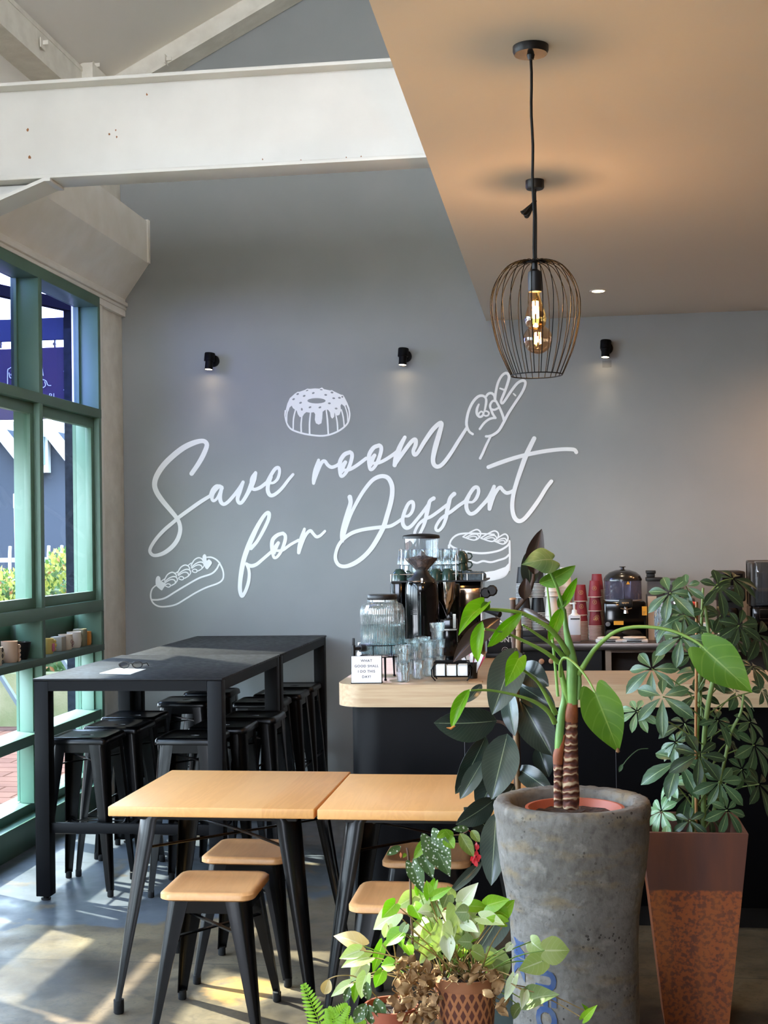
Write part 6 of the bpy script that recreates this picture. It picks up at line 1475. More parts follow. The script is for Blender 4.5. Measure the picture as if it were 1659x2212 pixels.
tp_ = thing('terracotta_liner_pot', 'terracotta plastic pot sitting inside the concrete planter', 'pot', (CX+.008, CYp-.005, .8))
b = B(); b.lathe([(.11, .80), (.135, .885), (.147, .889), (.147, .894), (.138, .894), (.131, .88), (.12, .85), (.001, .85)], (CX+.008, CYp-.005, 0), 56); b.out('pot', mat('orange_plastic_pot', 'b0583c', .5), tp_, 50)
b = B(); b.lathe([(.001, .866), (.09, .868), (.129, .872), (.129, .86)], (CX+.008, CYp-.005, 0), 32)
for v in b.bm.verts: v.co.z += random.uniform(-.004, .004)
b.out('soil', SOIL, tp_, 0)
# ---- elephant ear plant
TL = leafmat('taro_leaf', '6f9a2c', '93b24e', '5c8a28', trans=.42, rough=.38, veins=5, rib=.018, veinstr=.3)
TLd = leafmat('taro_leaf_pale', '9dba84', 'bccfa0', '8cae70', trans=.25, rough=.45, veins=5, rib=.018, veinstr=.35)
TLb = leafmat('taro_leaf_bright', '8fc322', 'aad44e', '7ab01c', trans=.5, rough=.35, veins=5, rib=.018, veinstr=.3)
TS = mat('taro_stalk', '7fa24a', .4, col2='6c9038', nscale=12); TSd = mat('taro_stalk_dark', '5a803c', .4, col2='6f9a48', nscale=10)
BARK = None
def bark():
    M = bpy.data.materials.new('ringed_bark'); M.use_nodes = True; n = M.node_tree.nodes; L = M.node_tree.links; p = n['Principled BSDF']; p.inputs['Roughness'].default_value = .75
    t = n.new('ShaderNodeTexCoord'); s = n.new('ShaderNodeSeparateXYZ'); L.new(t.outputs['Object'], s.inputs[0])
    nz = n.new('ShaderNodeTexNoise'); nz.inputs['Scale'].default_value = 22; L.new(t.outputs['Object'], nz.inputs[0])
    m1 = n.new('ShaderNodeMath'); m1.operation = 'MULTIPLY_ADD'; m1.inputs[1].default_value = 260; L.new(s.outputs['Z'], m1.inputs[0])
    m2 = n.new('ShaderNodeMath'); m2.operation = 'MULTIPLY'; m2.inputs[1].default_value = 14; L.new(nz.outputs[0], m2.inputs[0]); L.new(m2.outputs[0], m1.inputs[2])
    sn = n.new('ShaderNodeMath'); sn.operation = 'SINE'; L.new(m1.outputs[0], sn.inputs[0])
    cr_ = n.new('ShaderNodeValToRGB'); r = n.new('ShaderNodeMapRange'); r.inputs[1].default_value = -1; L.new(sn.outputs[0], r.inputs[0]); L.new(r.outputs[0], cr_.inputs[0])
    e = cr_.color_ramp.elements; e[0].color = lin('4a241a'); e[1].color = lin('b39a78'); e[1].position = .97; e2 = e.new(.75); e2.color = lin('7a4128')
    L.new(cr_.outputs[0], p.inputs['Base Color'])
    b_ = n.new('ShaderNodeBump'); b_.inputs['Strength'].default_value = .8; b_.inputs['Distance'].default_value = .004; L.new(sn.outputs[0], b_.inputs['Height']); L.new(b_.outputs[0], p.inputs['Normal']); return M
BARK = bark()
SHEATH = mat('orange_sheath', 'a8592c', .6, col2='7e4424', nscale=18, bump=.3)
el = thing('elephant_ear_plant', 'tall elephant ear plant with two ringed brown trunks and arching heart leaves', 'plant', (CX+.008, CYp-.01, .87))
YE_ = 4.03
def st7(pts, r, mt=TS, nm='stalk', Ys=None):
    q = []
    for i, p in enumerate(pts): q.append((*Z7(p[0], p[1]), (YE_ if Ys is None else Ys[0]+(Ys[1]-Ys[0])*i/(len(pts)-1))))
    return stalk(q, r, mt, el, nm)
px = pxm(4.03)/3.016   # metres per zoomed pixel
tr_ = [(1000,1858),(1003,1760),(1000,1650),(1002,1550),(1005,1450),(1008,1350),(1006,1260),(1010,1190)]
st7(tr_, [54*px, 57*px, 52*px, 50*px, 44*px, 40*px, 42*px, 36*px], BARK, 'trunk')
st7([(1008,1300),(1006,1250),(1012,1190),(1016,1150)], [41*px, 45*px, 38*px, 33*px], SHEATH, 'sheath')
st7([(925,1850),(920,1750),(922,1650),(920,1560),(925,1500)], [29*px, 27*px, 28*px, 30*px, 30*px], BARK, 'trunk')
st7([(922,1570),(925,1500),(945,1430),(965,1380)], [32*px, 34*px, 22*px, 8*px], SHEATH, 'sheath')
st7([(1015,1180),(1012,1050),(1015,930),(1000,820),(975,700),(962,560)], [36*px, 38*px, 36*px, 28*px, 18*px, 11*px], TSd)
st7([(925,1500),(930,1400),(945,1250),(960,1150),(950,1050)], [26*px, 28*px, 26*px, 18*px, 6*px], TSd)
st7([(990,1180),(965,1080),(945,980),(935,900)], [16*px, 20*px, 16*px, 6*px], TS)
st7([(1050,1150),(1060,1050),(1058,960)], [12*px, 16*px, 8*px], TSd)
st7([(958,565),(930,465),(900,380),(856,292)], [11*px, 10*px, 9*px, 8*px], TSd, Ys=(4.02, 3.95))
st7([(920,1130),(905,960),(880,700),(862,520),(848,395)], [10*px, 9*px, 8*px, 7*px, 6*px], TS, Ys=(4.03, 4.06))
st7([(985,850),(930,760),(850,675),(700,592),(560,567),(425,560)], [20*px, 17*px, 15*px, 13*px, 11*px, 8*px], TS, Ys=(4.02, 3.86))
st7([(965,880),(890,800),(800,735),(690,662)], [18*px, 12*px, 10*px, 7*px], TS, Ys=(4.02, 3.9))
st7([(935,915),(830,835),(650,745),(560,710),(440,690)], [17*px, 13*px, 9*px, 8*px, 7*px], TS, Ys=(4.02, 3.84))
st7([(900,1300),(860,1230),(770,1165),(640,1120),(480,1090),(350,1090)], [18*px, 15*px, 12*px, 9*px, 8*px, 6*px], TS, Ys=(4.0, 3.82))
st7([(905,1240),(860,1150),(800,1050),(750,1000),(690,955)], [18*px, 15*px, 10*px, 9*px, 7*px], TS, Ys=(4.0, 3.85))
st7([(1055,985),(1120,880),(1180,800),(1300,705),(1450,675),(1640,695),(1800,760),(1895,832)], [20*px, 17*px, 15*px, 12*px, 11*px, 10*px, 9*px, 7*px], TS, Ys=(4.03, 3.9))
st7([(935,1000),(935,920),(965,875),(1040,925),(1110,1010),(1165,1108)], [10*px, 9*px, 8*px, 8*px, 7*px, 6*px], TS, Ys=(4.0, 3.85))
def L7(b0, t0, w_, Yb, Yt, mt=TL, **k): return leafp(mt, el, Z7(*b0), Z7(*t0), w_, Yb, Yt, scl=3.016, **k)
L7((884,238), (686,268), 178, 3.95, 3.86, TLd, shape='heart', bend=.10, fold=-.12, up=.25, wave=.05, n=14, m=10)
L7((800,392), (1035,276), 118, 4.06, 4.0, TL, shape='oval', bend=.08, fold=.25, side=.5, n=12)
L7((938,560), (1046,355), 62, 4.02, 3.98, TLb, bend=-.04, fold=.5)
L7((945,555), (862,770), 82, 4.02, 3.97, TLb, bend=.05, fold=.3)
L7((432,540), (272,732), 120, 3.86, 3.80, TLb, shape='heart', bend=.14, fold=.35, side=.5, n=12)
L7((470,518), (420,575), 60, 3.86, 3.84, TL, fold=.2)
L7((686,585), (462,808), 92, 3.9, 3.84, TLb, shape='oval', bend=-.1, fold=.3, side=-.4, n=12)
L7((428,640), (398,905), 92, 3.84, 3.82, TLb, bend=.10, fold=.35, side=.4)
L7((345,1082), (228,1338), 86, 3.82, 3.78, TLb, bend=.10, fold=.35, side=.4)
L7((665,882), (578,1066), 125, 3.85, 3.8, TLb, shape='heart', bend=.05, fold=.15)
L7((1166,1112), (1318,1495), 262, 3.85, 3.86, TL, shape='heart', bend=.08, fold=.12, wave=.02, n=14, m=10)
L7((958,470), (930,560), 60, 4.02, 4.01, TL, fold=.3)
leafp(TL, el, (1522, 1402), (1625, 1496), 92, 3.9, 3.86, shape='heart', bend=.08, fold=.14, n=14, m=10, wave=.02)
b = B(); p = V3(*Z7(1311, 1483), 3.853); b.lathe([(.001, 0), (.006, .003), (.004, .012), (.001, .014)], (p.x, p.y, p.z-.006), 8); b.out('dry_tip', mat('dry_brown', '7a5530', .8), el, 60)
b = B(); p = V3(*Z7(222, 1338), 3.778); b.tube([(p.x-.012, p.y, p.z+.002), (p.x, p.y, p.z), (p.x+.012, p.y, p.z+.008)], [.001, .004, .003], 6); b.out('dry_tip', mat('dry_orange', 'c07a30', .8), el, 60)

# ---- rubber plant
RX, RY = -.15, 4.5
RL = leafmat('rubber_leaf', '2f3b33', '7c8c70', '26322b', trans=.04, rough=.26, veins=16, rib=.014, coat=.25, veinstr=.07)
RLs = leafmat('rubber_leaf_light', '4a584f', '8d9c7e', '3d4a43', trans=.05, rough=.24, veins=16, rib=.014, coat=.3, veinstr=.1)
RLb = leafmat('rubber_leaf_brown', '33221c', '5a3b30', '2b1d19', trans=.06, rough=.3, veins=14, rib=.014, coat=.3, veinstr=.1)
rp_ = thing('rubber_plant', 'rubber plant with large glossy dark leaves beside the concrete planter', 'plant', (RX, RY, .3))
RST = mat('rubber_stem', '5c4233', .7, col2='3f2c22', nscale=20)
def stR(pts, r, mt=RST, nm='stem', Y0_=4.5, Y1_=None):
    q = [(*Z7(*p), Y0_ if Y1_ is None else Y0_+(Y1_-Y0_)*i/(len(pts)-1)) for i, p in enumerate(pts)]
    return stalk(q, r, mt, rp_, nm)
stR([(655,2900),(662,2400),(655,2000),(655,1600),(648,1300),(648,1000),(640,800),(630,600),(626,495)], [.013, .013, .012, .012, .012, .011, .0105, .010, .009])
stR([(632,570),(680,520),(735,440),(755,380),(762,330)], [.008, .0075, .007, .006, .005])
b = B(); p = V3(*Z7(627, 494), 4.5); b.lathe([(.001, 0), (.0115, 0), (.012, .004), (.006, .006), (.001, .004)], (p.x, p.y, p.z-.002), 12); b.out('cut_end', mat('cut_wood', 'b98d68', .8), rp_, 40)
stR([(500,1290),(560,1300),(610,1340),(640,1390)], .005); stR([(640,820),(655,800),(645,770)], .0045)
def LR(b0, t0, w_, Yb, Yt, mt=RL, z=Z7, sc_=3.016, **k):
    k.setdefault('bend', .06); k.setdefault('fold', .14); k.setdefault('n', 12)
    return leafp(mt, rp_, z(*b0), z(*t0), w_*1.02, Yb, Yt, scl=sc_, **k)
LR((765,335), (815,38), 120, 4.47, 4.4, RLb, fold=.3, side=-.3); LR((740,410), (715,190), 120, 4.52, 4.5, RL, side=.3)
LR((700,498), (712,358), 82, 4.46, 4.44, RLb, bend=.1); LR((672,562), (895,668), 60, 4.5, 4.42, RLb, bend=.18, fold=.2)
LR((648,812), (492,1248), 225, 4.46, 4.33, RLs, bend=.10); LR((600,1075), (640,1388), 118, 4.45, 4.4, RLs, side=.4)
LR((522,1288), (112,1302), 225, 4.46, 4.38, RL, up=-.3, fold=.2); LR((592,1372), (488,1800), 232, 4.42, 4.32, RLs)
LR((452,1385), (252,1765), 150, 4.48, 4.42, RL, side=-.3); LR((432,1545), (282,1798), 112, 4.44, 4.38, RLs)
LR((680,1150), (882,1515), 225, 4.52, 4.46, RL); LR((675,930), (862,1062), 165, 4.56, 4.5, RL, bend=.14); LR((655,1045), (905,1205), 165, 4.55, 4.5, RL)
LR((655,1592), (892,1758), 135, 4.5, 4.42, RL, bend=.10); LR((545,618), (238,905), 138, 4.48, 4.40, RLb, side=.4, fold=.2); LR((790,1455), (862,1655), 125, 4.56, 4.52, RL)
LR((425,1050), (322,1170), 62, 4.5, 4.45, RLs)
LR((560,1560), (400,1870), 200, 4.54, 4.48, RL); LR((640,1700), (520,1900), 150, 4.5, 4.42, RL)
LR((1330,460), (1028,655), 185, 4.44, 4.36, RL, Z6, 3.615, side=-.4); LR((1345,560), (1305,1132), 215, 4.36, 4.24, RLs, Z6, 3.615)
LR((1235,945), (968,1205), 80, 4.4, 4.3, RLs, Z6, 3.615, fold=.3); LR((1440,1255), (1180,1690), 230, 4.3, 4.18, RLs, Z6, 3.615)
LR((1300,700), (1090,520), 150, 4.5, 4.45, RL, Z6, 3.615)
b = B(); pts = [V3(*Z7(668, 2700), 4.47), V3(*Z7(640, 1300), 4.47), V3(*Z7(664, 600), 4.47)]
pts = [V3(*Z7(x, y), 4.475) for x, y in ((676,2900),(668,2000),(645,1300),(655,1000),(664,700),(666,600))]
b.tube(pts, .0085, 10)
for x, y in ((664,690),(656,960),(646,1240)): p = V3(*Z7(x, y), 4.475); b.lathe([(.0085, -.004), (.0105, 0), (.0085, .004)], (p.x, p.y, p.z), 12)
tag(b.out('bamboo_cane', mat('bamboo', 'a98762', .5, col2='8e6d4c', nscale=14), smooth=60), 'bamboo cane supporting the rubber plant', 'cane')
bp = thing('nursery_pot', 'dark grey pot of the rubber plant hidden behind the pale leaved plant', 'pot', (RX, RY-.01, 0))
b = B(); b.lathe([(.001, 0), (.115, 0), (.145, .26), (.152, .262), (.152, .28), (.14, .28), (.125, .05), (.001, .05)], (RX, RY-.01, 0), 40); b.out('pot', mat('dark_pot', '26302b', .5), bp, 50)
b = B(); b.lathe([(.001, .245), (.136, .25), (.136, .2)], (RX, RY-.01, 0), 24); b.out('soil', SOIL, bp, 0)

# ---- corten planter with umbrella plant
def corten():
    M = bpy.data.materials.new('corten_steel'); M.use_nodes = True; n = M.node_tree.nodes; L = M.node_tree.links
    p = n['Principled BSDF']; p.inputs['Roughness'].default_value = .6; t = n.new('ShaderNodeTexCoord'); s = n.new('ShaderNodeSeparateXYZ'); L.new(t.outputs['Object'], s.inputs[0])
    def nz(sc_, d, st=(1, 1, 1)):
        mp = n.new('ShaderNodeMapping'); mp.inputs['Scale'].default_value = st; L.new(t.outputs['Object'], mp.inputs[0])
        q = n.new('ShaderNodeTexNoise'); q.inputs['Scale'].default_value = sc_; q.inputs['Detail'].default_value = d; L.new(mp.outputs[0], q.inputs[0]); return q.outputs[0]
    def rg(v, a, b_, c=0, d=1):
        r = n.new('ShaderNodeMapRange'); L.new(v, r.inputs[0])
        for i, z in enumerate((a, b_, c, d)): r.inputs[i+1].default_value = z
        return r.outputs[0]
    def mx(f, a, b_):
        q = n.new('ShaderNodeMix'); q.data_type = 'RGBA'; L.new(f, q.inputs[0])
        for i, v in ((6, a), (7, b_)):
            if isinstance(v, str): q.inputs[i].default_value = lin(v)
            else: L.new(v, q.inputs[i])
        return q.outputs[2]
    top = mx(rg(nz(5, 5, (3, 3, .5)), .35, .65), '6a3d2a', '55342a')
    low = mx(rg(nz(70, 3), .46, .58), '9c5228', '6a3a2a')
    low = mx(rg(nz(4, 3, (3, 3, .4)), .45, .7, 0, .5), low, 'a4602c')
    ad = n.new('ShaderNodeMath'); ad.operation = 'MULTIPLY_ADD'; ad.inputs[1].default_value = .02; L.new(nz(12, 3), ad.inputs[0]); L.new(s.outputs['Z'], ad.inputs[2])
    L.new(mx(rg(ad.outputs[0], .498, .492), top, low), p.inputs['Base Color'])
    b_ = n.new('ShaderNodeBump'); b_.inputs['Strength'].default_value = .2; b_.inputs['Distance'].default_value = .003; L.new(nz(60, 4), b_.inputs['Height']); L.new(b_.outputs[0], p.inputs['Normal'])
    return M
KZ = .685
pfl = atZ(1398, 1806, KZ); pfr = atZ(1617, 1801, KZ); KW = .355
kx1 = pfr.x; ky0 = pfr.y; kx0 = kx1-KW; ky1 = ky0+KW; kxc, kyc = (kx0+kx1)/2, (ky0+ky1)/2
kp_ = thing('corten_planter', 'square tapering rusty steel planter holding the umbrella plant', 'planter', (kxc, kyc, 0))
tb_ = .60
def sq(h, z): return [(kxc-h, kyc-h, z), (kxc+h, kyc-h, z), (kxc+h, kyc+h, z), (kxc-h, kyc+h, z)]
b = B(); hw = KW/2
b.rings([sq(hw*tb_, 0), sq(hw*(tb_+(1-tb_)*.97), KZ-.02), sq(hw, KZ-.0015), sq(hw-.001, KZ), sq(hw-.014, KZ), sq(hw-.015, KZ-.002), sq(hw*.93-.014, KZ-.09)]); b.out('body', corten(), kp_, 20)
b = B(); b.rings([sq(hw*.93-.015, KZ-.088), sq(hw*.92-.016, KZ-.082)]); b.out('soil', SOIL, kp_, 0)
SL = leafmat('umbrella_leaf', '4c6b45', '93ab78', '3c5a3a', trans=.18, rough=.36, veins=6, rib=.03, coat=.2, veinstr=.12)
SLd = leafmat('umbrella_leaf_dark', '35492f', '74905c', '2a3d28', trans=.15, rough=.38, veins=6, rib=.03, veinstr=.1)
SLl = leafmat('umbrella_leaf_light', '86a97c', 'bccfa0', '6f9a62', trans=.25, rough=.32, veins=6, rib=.03, coat=.3, veinstr=.15)
SSTEM = mat('umbrella_stem', '6b8440', .5, col2='7d9350', nscale=12)
um = thing('umbrella_plant', 'tall umbrella plant with hand shaped leaflets in the rusty steel planter', 'plant', (kxc, kyc, KZ-.085))
rr = random.Random(21)
def main_stem(pts, r, mt=SSTEM, Y=None):
    stalk([(x, y, kyc+(q if Y is None else Y)) for x, y, q in pts], r, mt, um, 'stem')
main_stem([(1520,1800,0),(1520,1700,0),(1521,1600,0),(1530,1520,-.02),(1541,1460,-.03),(1535,1400,-.03),(1522,1300,-.02)], [.009, .009, .009, .009, .008, .007, .005])
main_stem([(1496,1800,.03),(1500,1700,.03),(1508,1560,.03),(1514,1430,.03),(1516,1330,.03),(1519,1270,.02)], [.007]*4+[.005, .004])
main_stem([(1540,1760,.02),(1556,1690,.0),(1566,1640,0),(1580,1580,0),(1600,1540,0),(1606,1500,.0)], [.007, .007, .006, .006, .005, .004])
# cane
b = B(); b.tube([V3(1504, 1810, kyc-.01), V3(1503, 1600, kyc-.02), V3(1505, 1300, kyc-.03)], .0052, 8); tag(b.out('plant_cane', mat('orange_bamboo', 'b07a48', .5), smooth=60), 'thin orange-brown cane standing in the rusty steel planter', 'cane')
whorls = [(1447,1281,62,0),(1482,1267,42,0),(1552,1268,52,1),(1583,1250,52,1),(1478,1329,46,0),(1449,1345,48,0),(1542,1370,52,0),(1472,1376,56,0),(1557,1329,46,1),(1597,1351,50,1),(1638,1370,56,1),(1408,1445,62,0),(1518,1451,66,0),(1493,1414,40,0),(1588,1380,42,1),
 (1431,1505,64,0),(1376,1537,42,2),(1551,1556,50,0),(1479,1563,50,1),(1460,1603,44,0),(1510,1631,62,1),(1630,1610,56,0),(1467,1644,72,0),(1589,1497,56,0),(1645,1490,44,0),(1488,1716,66,1),(1429,1753,44,2),(1441,1823,50,2),(1556,1689,50,0),(1571,1750,44,0),(1490,1773,40,1),(1603,1662,50,0),(1640,1694,50,1),(1620,1560,46,0),(1505,1500,50,1),(1455,1690,40,2),(1575,1600,44,1),(1530,1760,44,1),(1625,1440,48,0),(1560,1430,46,1)]
tri = {0: SL, 1: SLd, 2: SLl}
ax0 = V3(1515, 1500, kyc)
fol = {0: B(), 1: B(), 2: B()}; pet = B()
for i, (x, y, r, c) in enumerate(whorls):
    Yc = kyc + rr.uniform(-.17, .12); cpt = V3(x, y, Yc); R_ = r*pxm(Yc)
    # petiole from the main stems
    src = V3(1520+rr.uniform(-10, 10), min(1800, y+rr.uniform(40, 110)), kyc)
    mid = (src+cpt)/2+Vector((0, 0, .02)); pet.tube(smooth_pts([tuple(src), tuple(mid), tuple(cpt)], 4), .0024, 6)
    outd = Vector((cpt.x-ax0.x, cpt.y-kyc, 0)); 
    if outd.length > .001: outd.normalize()
    N = (Vector((0, -.75, .55))+outd*.55+Vector((rr.uniform(-.35, .35), rr.uniform(-.2, .2), rr.uniform(-.2, .3)))).normalized()
    u = N.orthogonal().normalized(); v = N.cross(u); a0 = rr.uniform(0, 6.28); nl = rr.choice((6, 7, 7, 8))
    for k in range(nl):
        a = a0+2*PI*k/nl+rr.uniform(-.12, .12); d = u*math.cos(a)+v*math.sin(a)
        ln = R_*rr.uniform(.8, 1.12)*(1.08 if d.z < 0 else .9); drop = rr.uniform(.1, .35)
        tip = cpt + d*ln - N*ln*drop*.5 + Vector((0, 0, -ln*.18)); bs = cpt + d*R_*.08
        fol[c].leaf(bs, tip, N, ln*rr.uniform(.36, .46), 'obov', .07, .12, n=6, m=4)
for c in fol: fol[c].out('foliage', tri[c], um, 60)
pet.out('petioles', SSTEM, um, 60)
b = B(); b.tube(smooth_pts([tuple(V3(1400, 1617, kyc-.05)), tuple(V3(1378, 1620, kyc-.06)), tuple(V3(1355, 1640, kyc-.08)), tuple(V3(1341, 1660, kyc-.09))], 4), .0016, 6); b.leaf(V3(1345, 1650, kyc-.09), V3(1337, 1668, kyc-.09), (0, -1, .3), .014, n=4, m=2); b.out('tendril', SL, um, 60)

# ---- plant stand, lattice pot with arrowhead plant
PY_ = 3.55
st = thing('plant_stand', 'low black metal plant stand below the lattice pot', 'plant stand', (-.37, PY_, 0))
b = B(); b.box(-.62, -.13, PY_-.16, PY_+.2, .255, .275, bev=.004); b.out('top', BLACKMATT, st, 30)
for x in (-.6, -.15):
    for y in (PY_-.14, PY_+.18): b = B(); b.box(x-.012, x+.012, y-.012, y+.012, 0, .255); b.out('leg', BLACKMATT, st, 0)
def lattice():
    M = bpy.data.materials.new('lattice_terracotta'); M.use_nodes = True; n = M.node_tree.nodes; L = M.node_tree.links
    p = n['Principled BSDF']; p.inputs['Roughness'].default_value = .65; t = n.new('ShaderNodeTexCoord'); s = n.new('ShaderNodeSeparateXYZ'); L.new(t.outputs['UV'], s.inputs[0])
    def m_(op, a, b_=None):
        q = n.new('ShaderNodeMath'); q.operation = op
        for i, v in enumerate((a, b_)):
            if v is None: continue
            if isinstance(v, (int, float)): q.inputs[i].default_value = v
            else: L.new(v, q.inputs[i])
        return q.outputs[0]
    U = m_('MULTIPLY', s.outputs['X'], 22); W = m_('MULTIPLY', s.outputs['Y'], 5.2)
    w1 = m_('ABSOLUTE', m_('SUBTRACT', m_('FRACT', m_('ADD', U, W)), .5)); w2 = m_('ABSOLUTE', m_('SUBTRACT', m_('FRACT', m_('SUBTRACT', m_('ADD', U, 40), W)), .5))
    strap = m_('GREATER_THAN', m_('MAXIMUM', w1, w2), .33)
    q = n.new('ShaderNodeMix'); q.data_type = 'RGBA'; q.inputs[6].default_value = lin('5e3226'); q.inputs[7].default_value = lin('b0744a'); L.new(strap, q.inputs[0]); L.new(q.outputs[2], p.inputs['Base Color'])
    b_ = n.new('ShaderNodeBump'); b_.inputs['Strength'].default_value = .8; b_.inputs['Distance'].default_value = .004; L.new(strap, b_.inputs['Height']); L.new(b_.outputs[0], p.inputs['Normal'])
    return M
lx, ly = V3(1003, 2120, PY_-.02).x, PY_; zr = V3(1003, 2122, PY_-.08).z
lp = thing('lattice_pot', 'brown pot with woven lattice pattern at the bottom of the photo', 'pot', (lx, ly, .275))
b = B(); b.lathe([(.062, .275), (.083, zr-.03)], (lx, ly, 0), 48); b.out('lattice_wall', lattice(), lp, 50)
b = B(); b.lathe([(.083, zr-.031), (.086, zr-.03), (.088, zr), (.083, zr), (.078, zr-.03), (.001, zr-.035)], (lx, ly, 0), 48); b.out('rim', mat('pot_rim', '9c6644', .6), lp, 50)
b = B(); b.lathe([(.001, .2755), (.062, .2755), (.062, .281)], (lx, ly, 0), 32); b.out('base', TERRA, lp, 0)
b = B(); b.lathe([(.001, zr-.012), (.06, zr-.01), (.079, zr-.014), (.079, zr-.03)], (lx, ly, 0), 24)
for v in b.bm.verts: v.co += Vector((0, 0, random.uniform(-.004, .005)))
b.out('soil', SOIL, lp, 0)
# second terracotta pot further left
qx, qy = V3(845, 2190, PY_-.03).x, PY_-.03; zr2 = V3(845, 2188, PY_-.09).z
tp2 = thing('terracotta_pot', 'plain orange terracotta pot left of the lattice pot', 'pot', (qx, qy, .275))
b = B(); b.lathe([(.001, .2755), (.05, .2755), (.064, zr2-.03), (.07, zr2-.03), (.072, zr2), (.066, zr2), (.06, zr2-.03), (.001, zr2-.04)], (qx, qy, 0), 40); b.out('pot', TERRA, tp2, 50)
b = B(); b.lathe([(.001, zr2-.015), (.062, zr2-.015), (.062, zr2-.03)], (qx, qy, 0), 20); b.out('soil', SOIL, tp2, 0)
# third pot on the floor stand for the fern
fx_, fy_ = V3(690, 2290, 3.5).x, 3.5
tp3 = thing('fern_pot', 'small dark fern pot just below the left edge of the plants', 'pot', (fx_, fy_, 0))
b = B(); b.lathe([(.001, 0), (.055, 0), (.075, .30), (.07, .30), (.05, .05), (.001, .28)], (fx_, fy_, 0), 30); b.out('pot', mat('dark_pot', ''), tp3, 50)

AL = {'p': leafmat('arrowhead_pale', 'ccd896', 'e2e8bb', 'b8cc78', trans=.38, veins=6, rib=.03, veinstr=.25, rough=.42),
      'b': leafmat('arrowhead_bright', 'a3d032', 'c2e068', '8cc028', trans=.45, veins=6, rib=.03, veinstr=.2, rough=.4),
      'w': leafmat('arrowhead_white', 'e0e6c8', 'f0f2de', 'cbd8a4', trans=.35, veins=6, rib=.03, veinstr=.2, rough=.42),
      'c': leafmat('arrowhead_cream', 'e6d6a2', 'f0e4bc', 'dcc489', trans=.35, veins=5, rib=.03, veinstr=.15, rough=.5),
      'm': leafmat('arrowhead_mid', '94a866', 'bcc893', '7e965a', trans=.3, veins=6, rib=.03, veinstr=.25, rough=.42)}
ar = thing('arrowhead_plant', 'arrowhead plant with pale yellow-green leaves spilling over the lattice pot', 'plant', (lx, ly, zr-.012))
A6 = [((300,1600),(75,1525),130,'c'),((280,1640),(120,1702),100,'p'),((352,1690),(135,1772),110,'p'),((300,1735),(205,1885),130,'w'),((330,1830),(290,2015),110,'p'),((200,1900),(55,2000),80,'p'),
 ((540,1745),(445,1760),100,'b'),((600,1500),(480,1605),120,'b'),((590,1490),(612,1625),90,'b'),((455,1590),(380,1820),80,'b'),((565,1350),(385,1475),150,'w'),((555,1275),(450,1385),110,'b'),((705,1215),(560,1305),120,'p'),
 ((790,1225),(640,1335),165,'p'),((745,1190),(738,1075),70,'b'),((822,1225),(800,1090),75,'b'),((850,1220),(1000,1145),70,'b'),((880,1250),(895,1385),125,'m'),((965,1210),(925,1310),110,'m'),((1080,1255),(1205,1108),115,'w'),
 ((1025,1290),(1085,1545),160,'p'),((1120,1290),(1300,1312),90,'b'),((1150,1285),(1090,1400),110,'p'),((905,1395),(668,1530),125,'w'),((930,1430),(880,1655),150,'p'),((855,1475),(735,1605),130,'p'),((965,1550),(982,1725),105,'w'),((1065,1565),(945,1600),95,'w'),
 ((845,1655),(738,1745),100,'p'),((1225,1380),(1412,1440),110,'p'),((1275,1285),(1450,1238),120,'b'),((1350,1325),(1446,1385),90,'b'),((1262,1665),(1388,1905),165,'m'),((455,1800),(398,1930),90,'b'),((640,1600),(690,1700),80,'b'),
 ((700,1290),(760,1400),110,'b'),((760,1420),(830,1560),110,'p'),((1000,1220),(960,1130),70,'p'),((870,1100),(830,1230),60,'b'),((500,1440),(470,1540),80,'w'),((640,1440),(600,1540),70,'m'),((250,1900),(235,2050),60,'b'),((1190,1430),(1140,1360),90,'p'),((730,1560),(620,1660),90,'m'),((980,1440),(1010,1560),90,'p')]
rr = random.Random(77)
for q_ in range(22):
    bx0, by0 = rr.uniform(760, 1180), rr.uniform(1330, 1640); an = rr.uniform(-.2, 3.3); ll = rr.uniform(85, 150)
    A6.append(((bx0, by0), (bx0+ll*math.cos(an), by0+ll*math.sin(an)*.8), rr.uniform(80, 125), rr.choice('pppwmbc')))
A8 = [((345,1098),(492,1098),140,'p'),((265,1045),(345,1110),90,'p'),((335,1160),(188,1215),115,'p'),((60,1125),(92,1300),130,'p'),((240,1400),(432,1358),125,'m'),((165,1255),(108,1405),55,'w'),((225,1345),(208,1448),50,'w'),((575,1500),(655,1418),48,'b'),((70,905),(168,800),85,'b'),((110,935),(0,905),60,'b'),((150,1060),(115,1105),40,'w'),((200,1430),(160,1500),60,'m'),((600,1460),(560,1410),24,'b')]
rr = random.Random(17)
base6 = (1000, 1700)
for (lst, zf, s3) in ((A6, Z6, 3.615), (A8, Z8p, 2.724)):
    for (b0, t0, w_, c) in lst:
        p0 = zf(*b0); p1 = zf(*t0); Yl = PY_ - .02 + rr.uniform(-.12, .09)
        leafp(AL[c], ar, p0, p1, w_*1.16, Yl, Yl+rr.uniform(-.05, .03), shape='heart', bend=rr.uniform(.0, .12), fold=rr.uniform(.08, .3), up=rr.uniform(0, .5), side=rr.uniform(-.35, .35), scl=s3, n=8, m=6)
        # petiole
        rt = (1000+rr.uniform(-45, 45), 2118+rr.uniform(-8, 6)) if p0[0] > 850 else (rr.uniform(855, 950), 2120+rr.uniform(-6, 12))
        mid = ((p0[0]*.55+rt[0]*.45)+rr.uniform(-8, 8), min(p0[1], rt[1])*.45+max(p0[1], rt[1])*.55-18)
        stalk([(rt[0], rt[1], PY_+rr.uniform(-.03, .02)), (mid[0], mid[1], (Yl+PY_)/2), (p0[0], p0[1], Yl)], [.0022, .0018, .0014], mat('petiole_brown', '8c7444', .6) if rr.random() < .6 else TS, ar, 'petiole', 5)
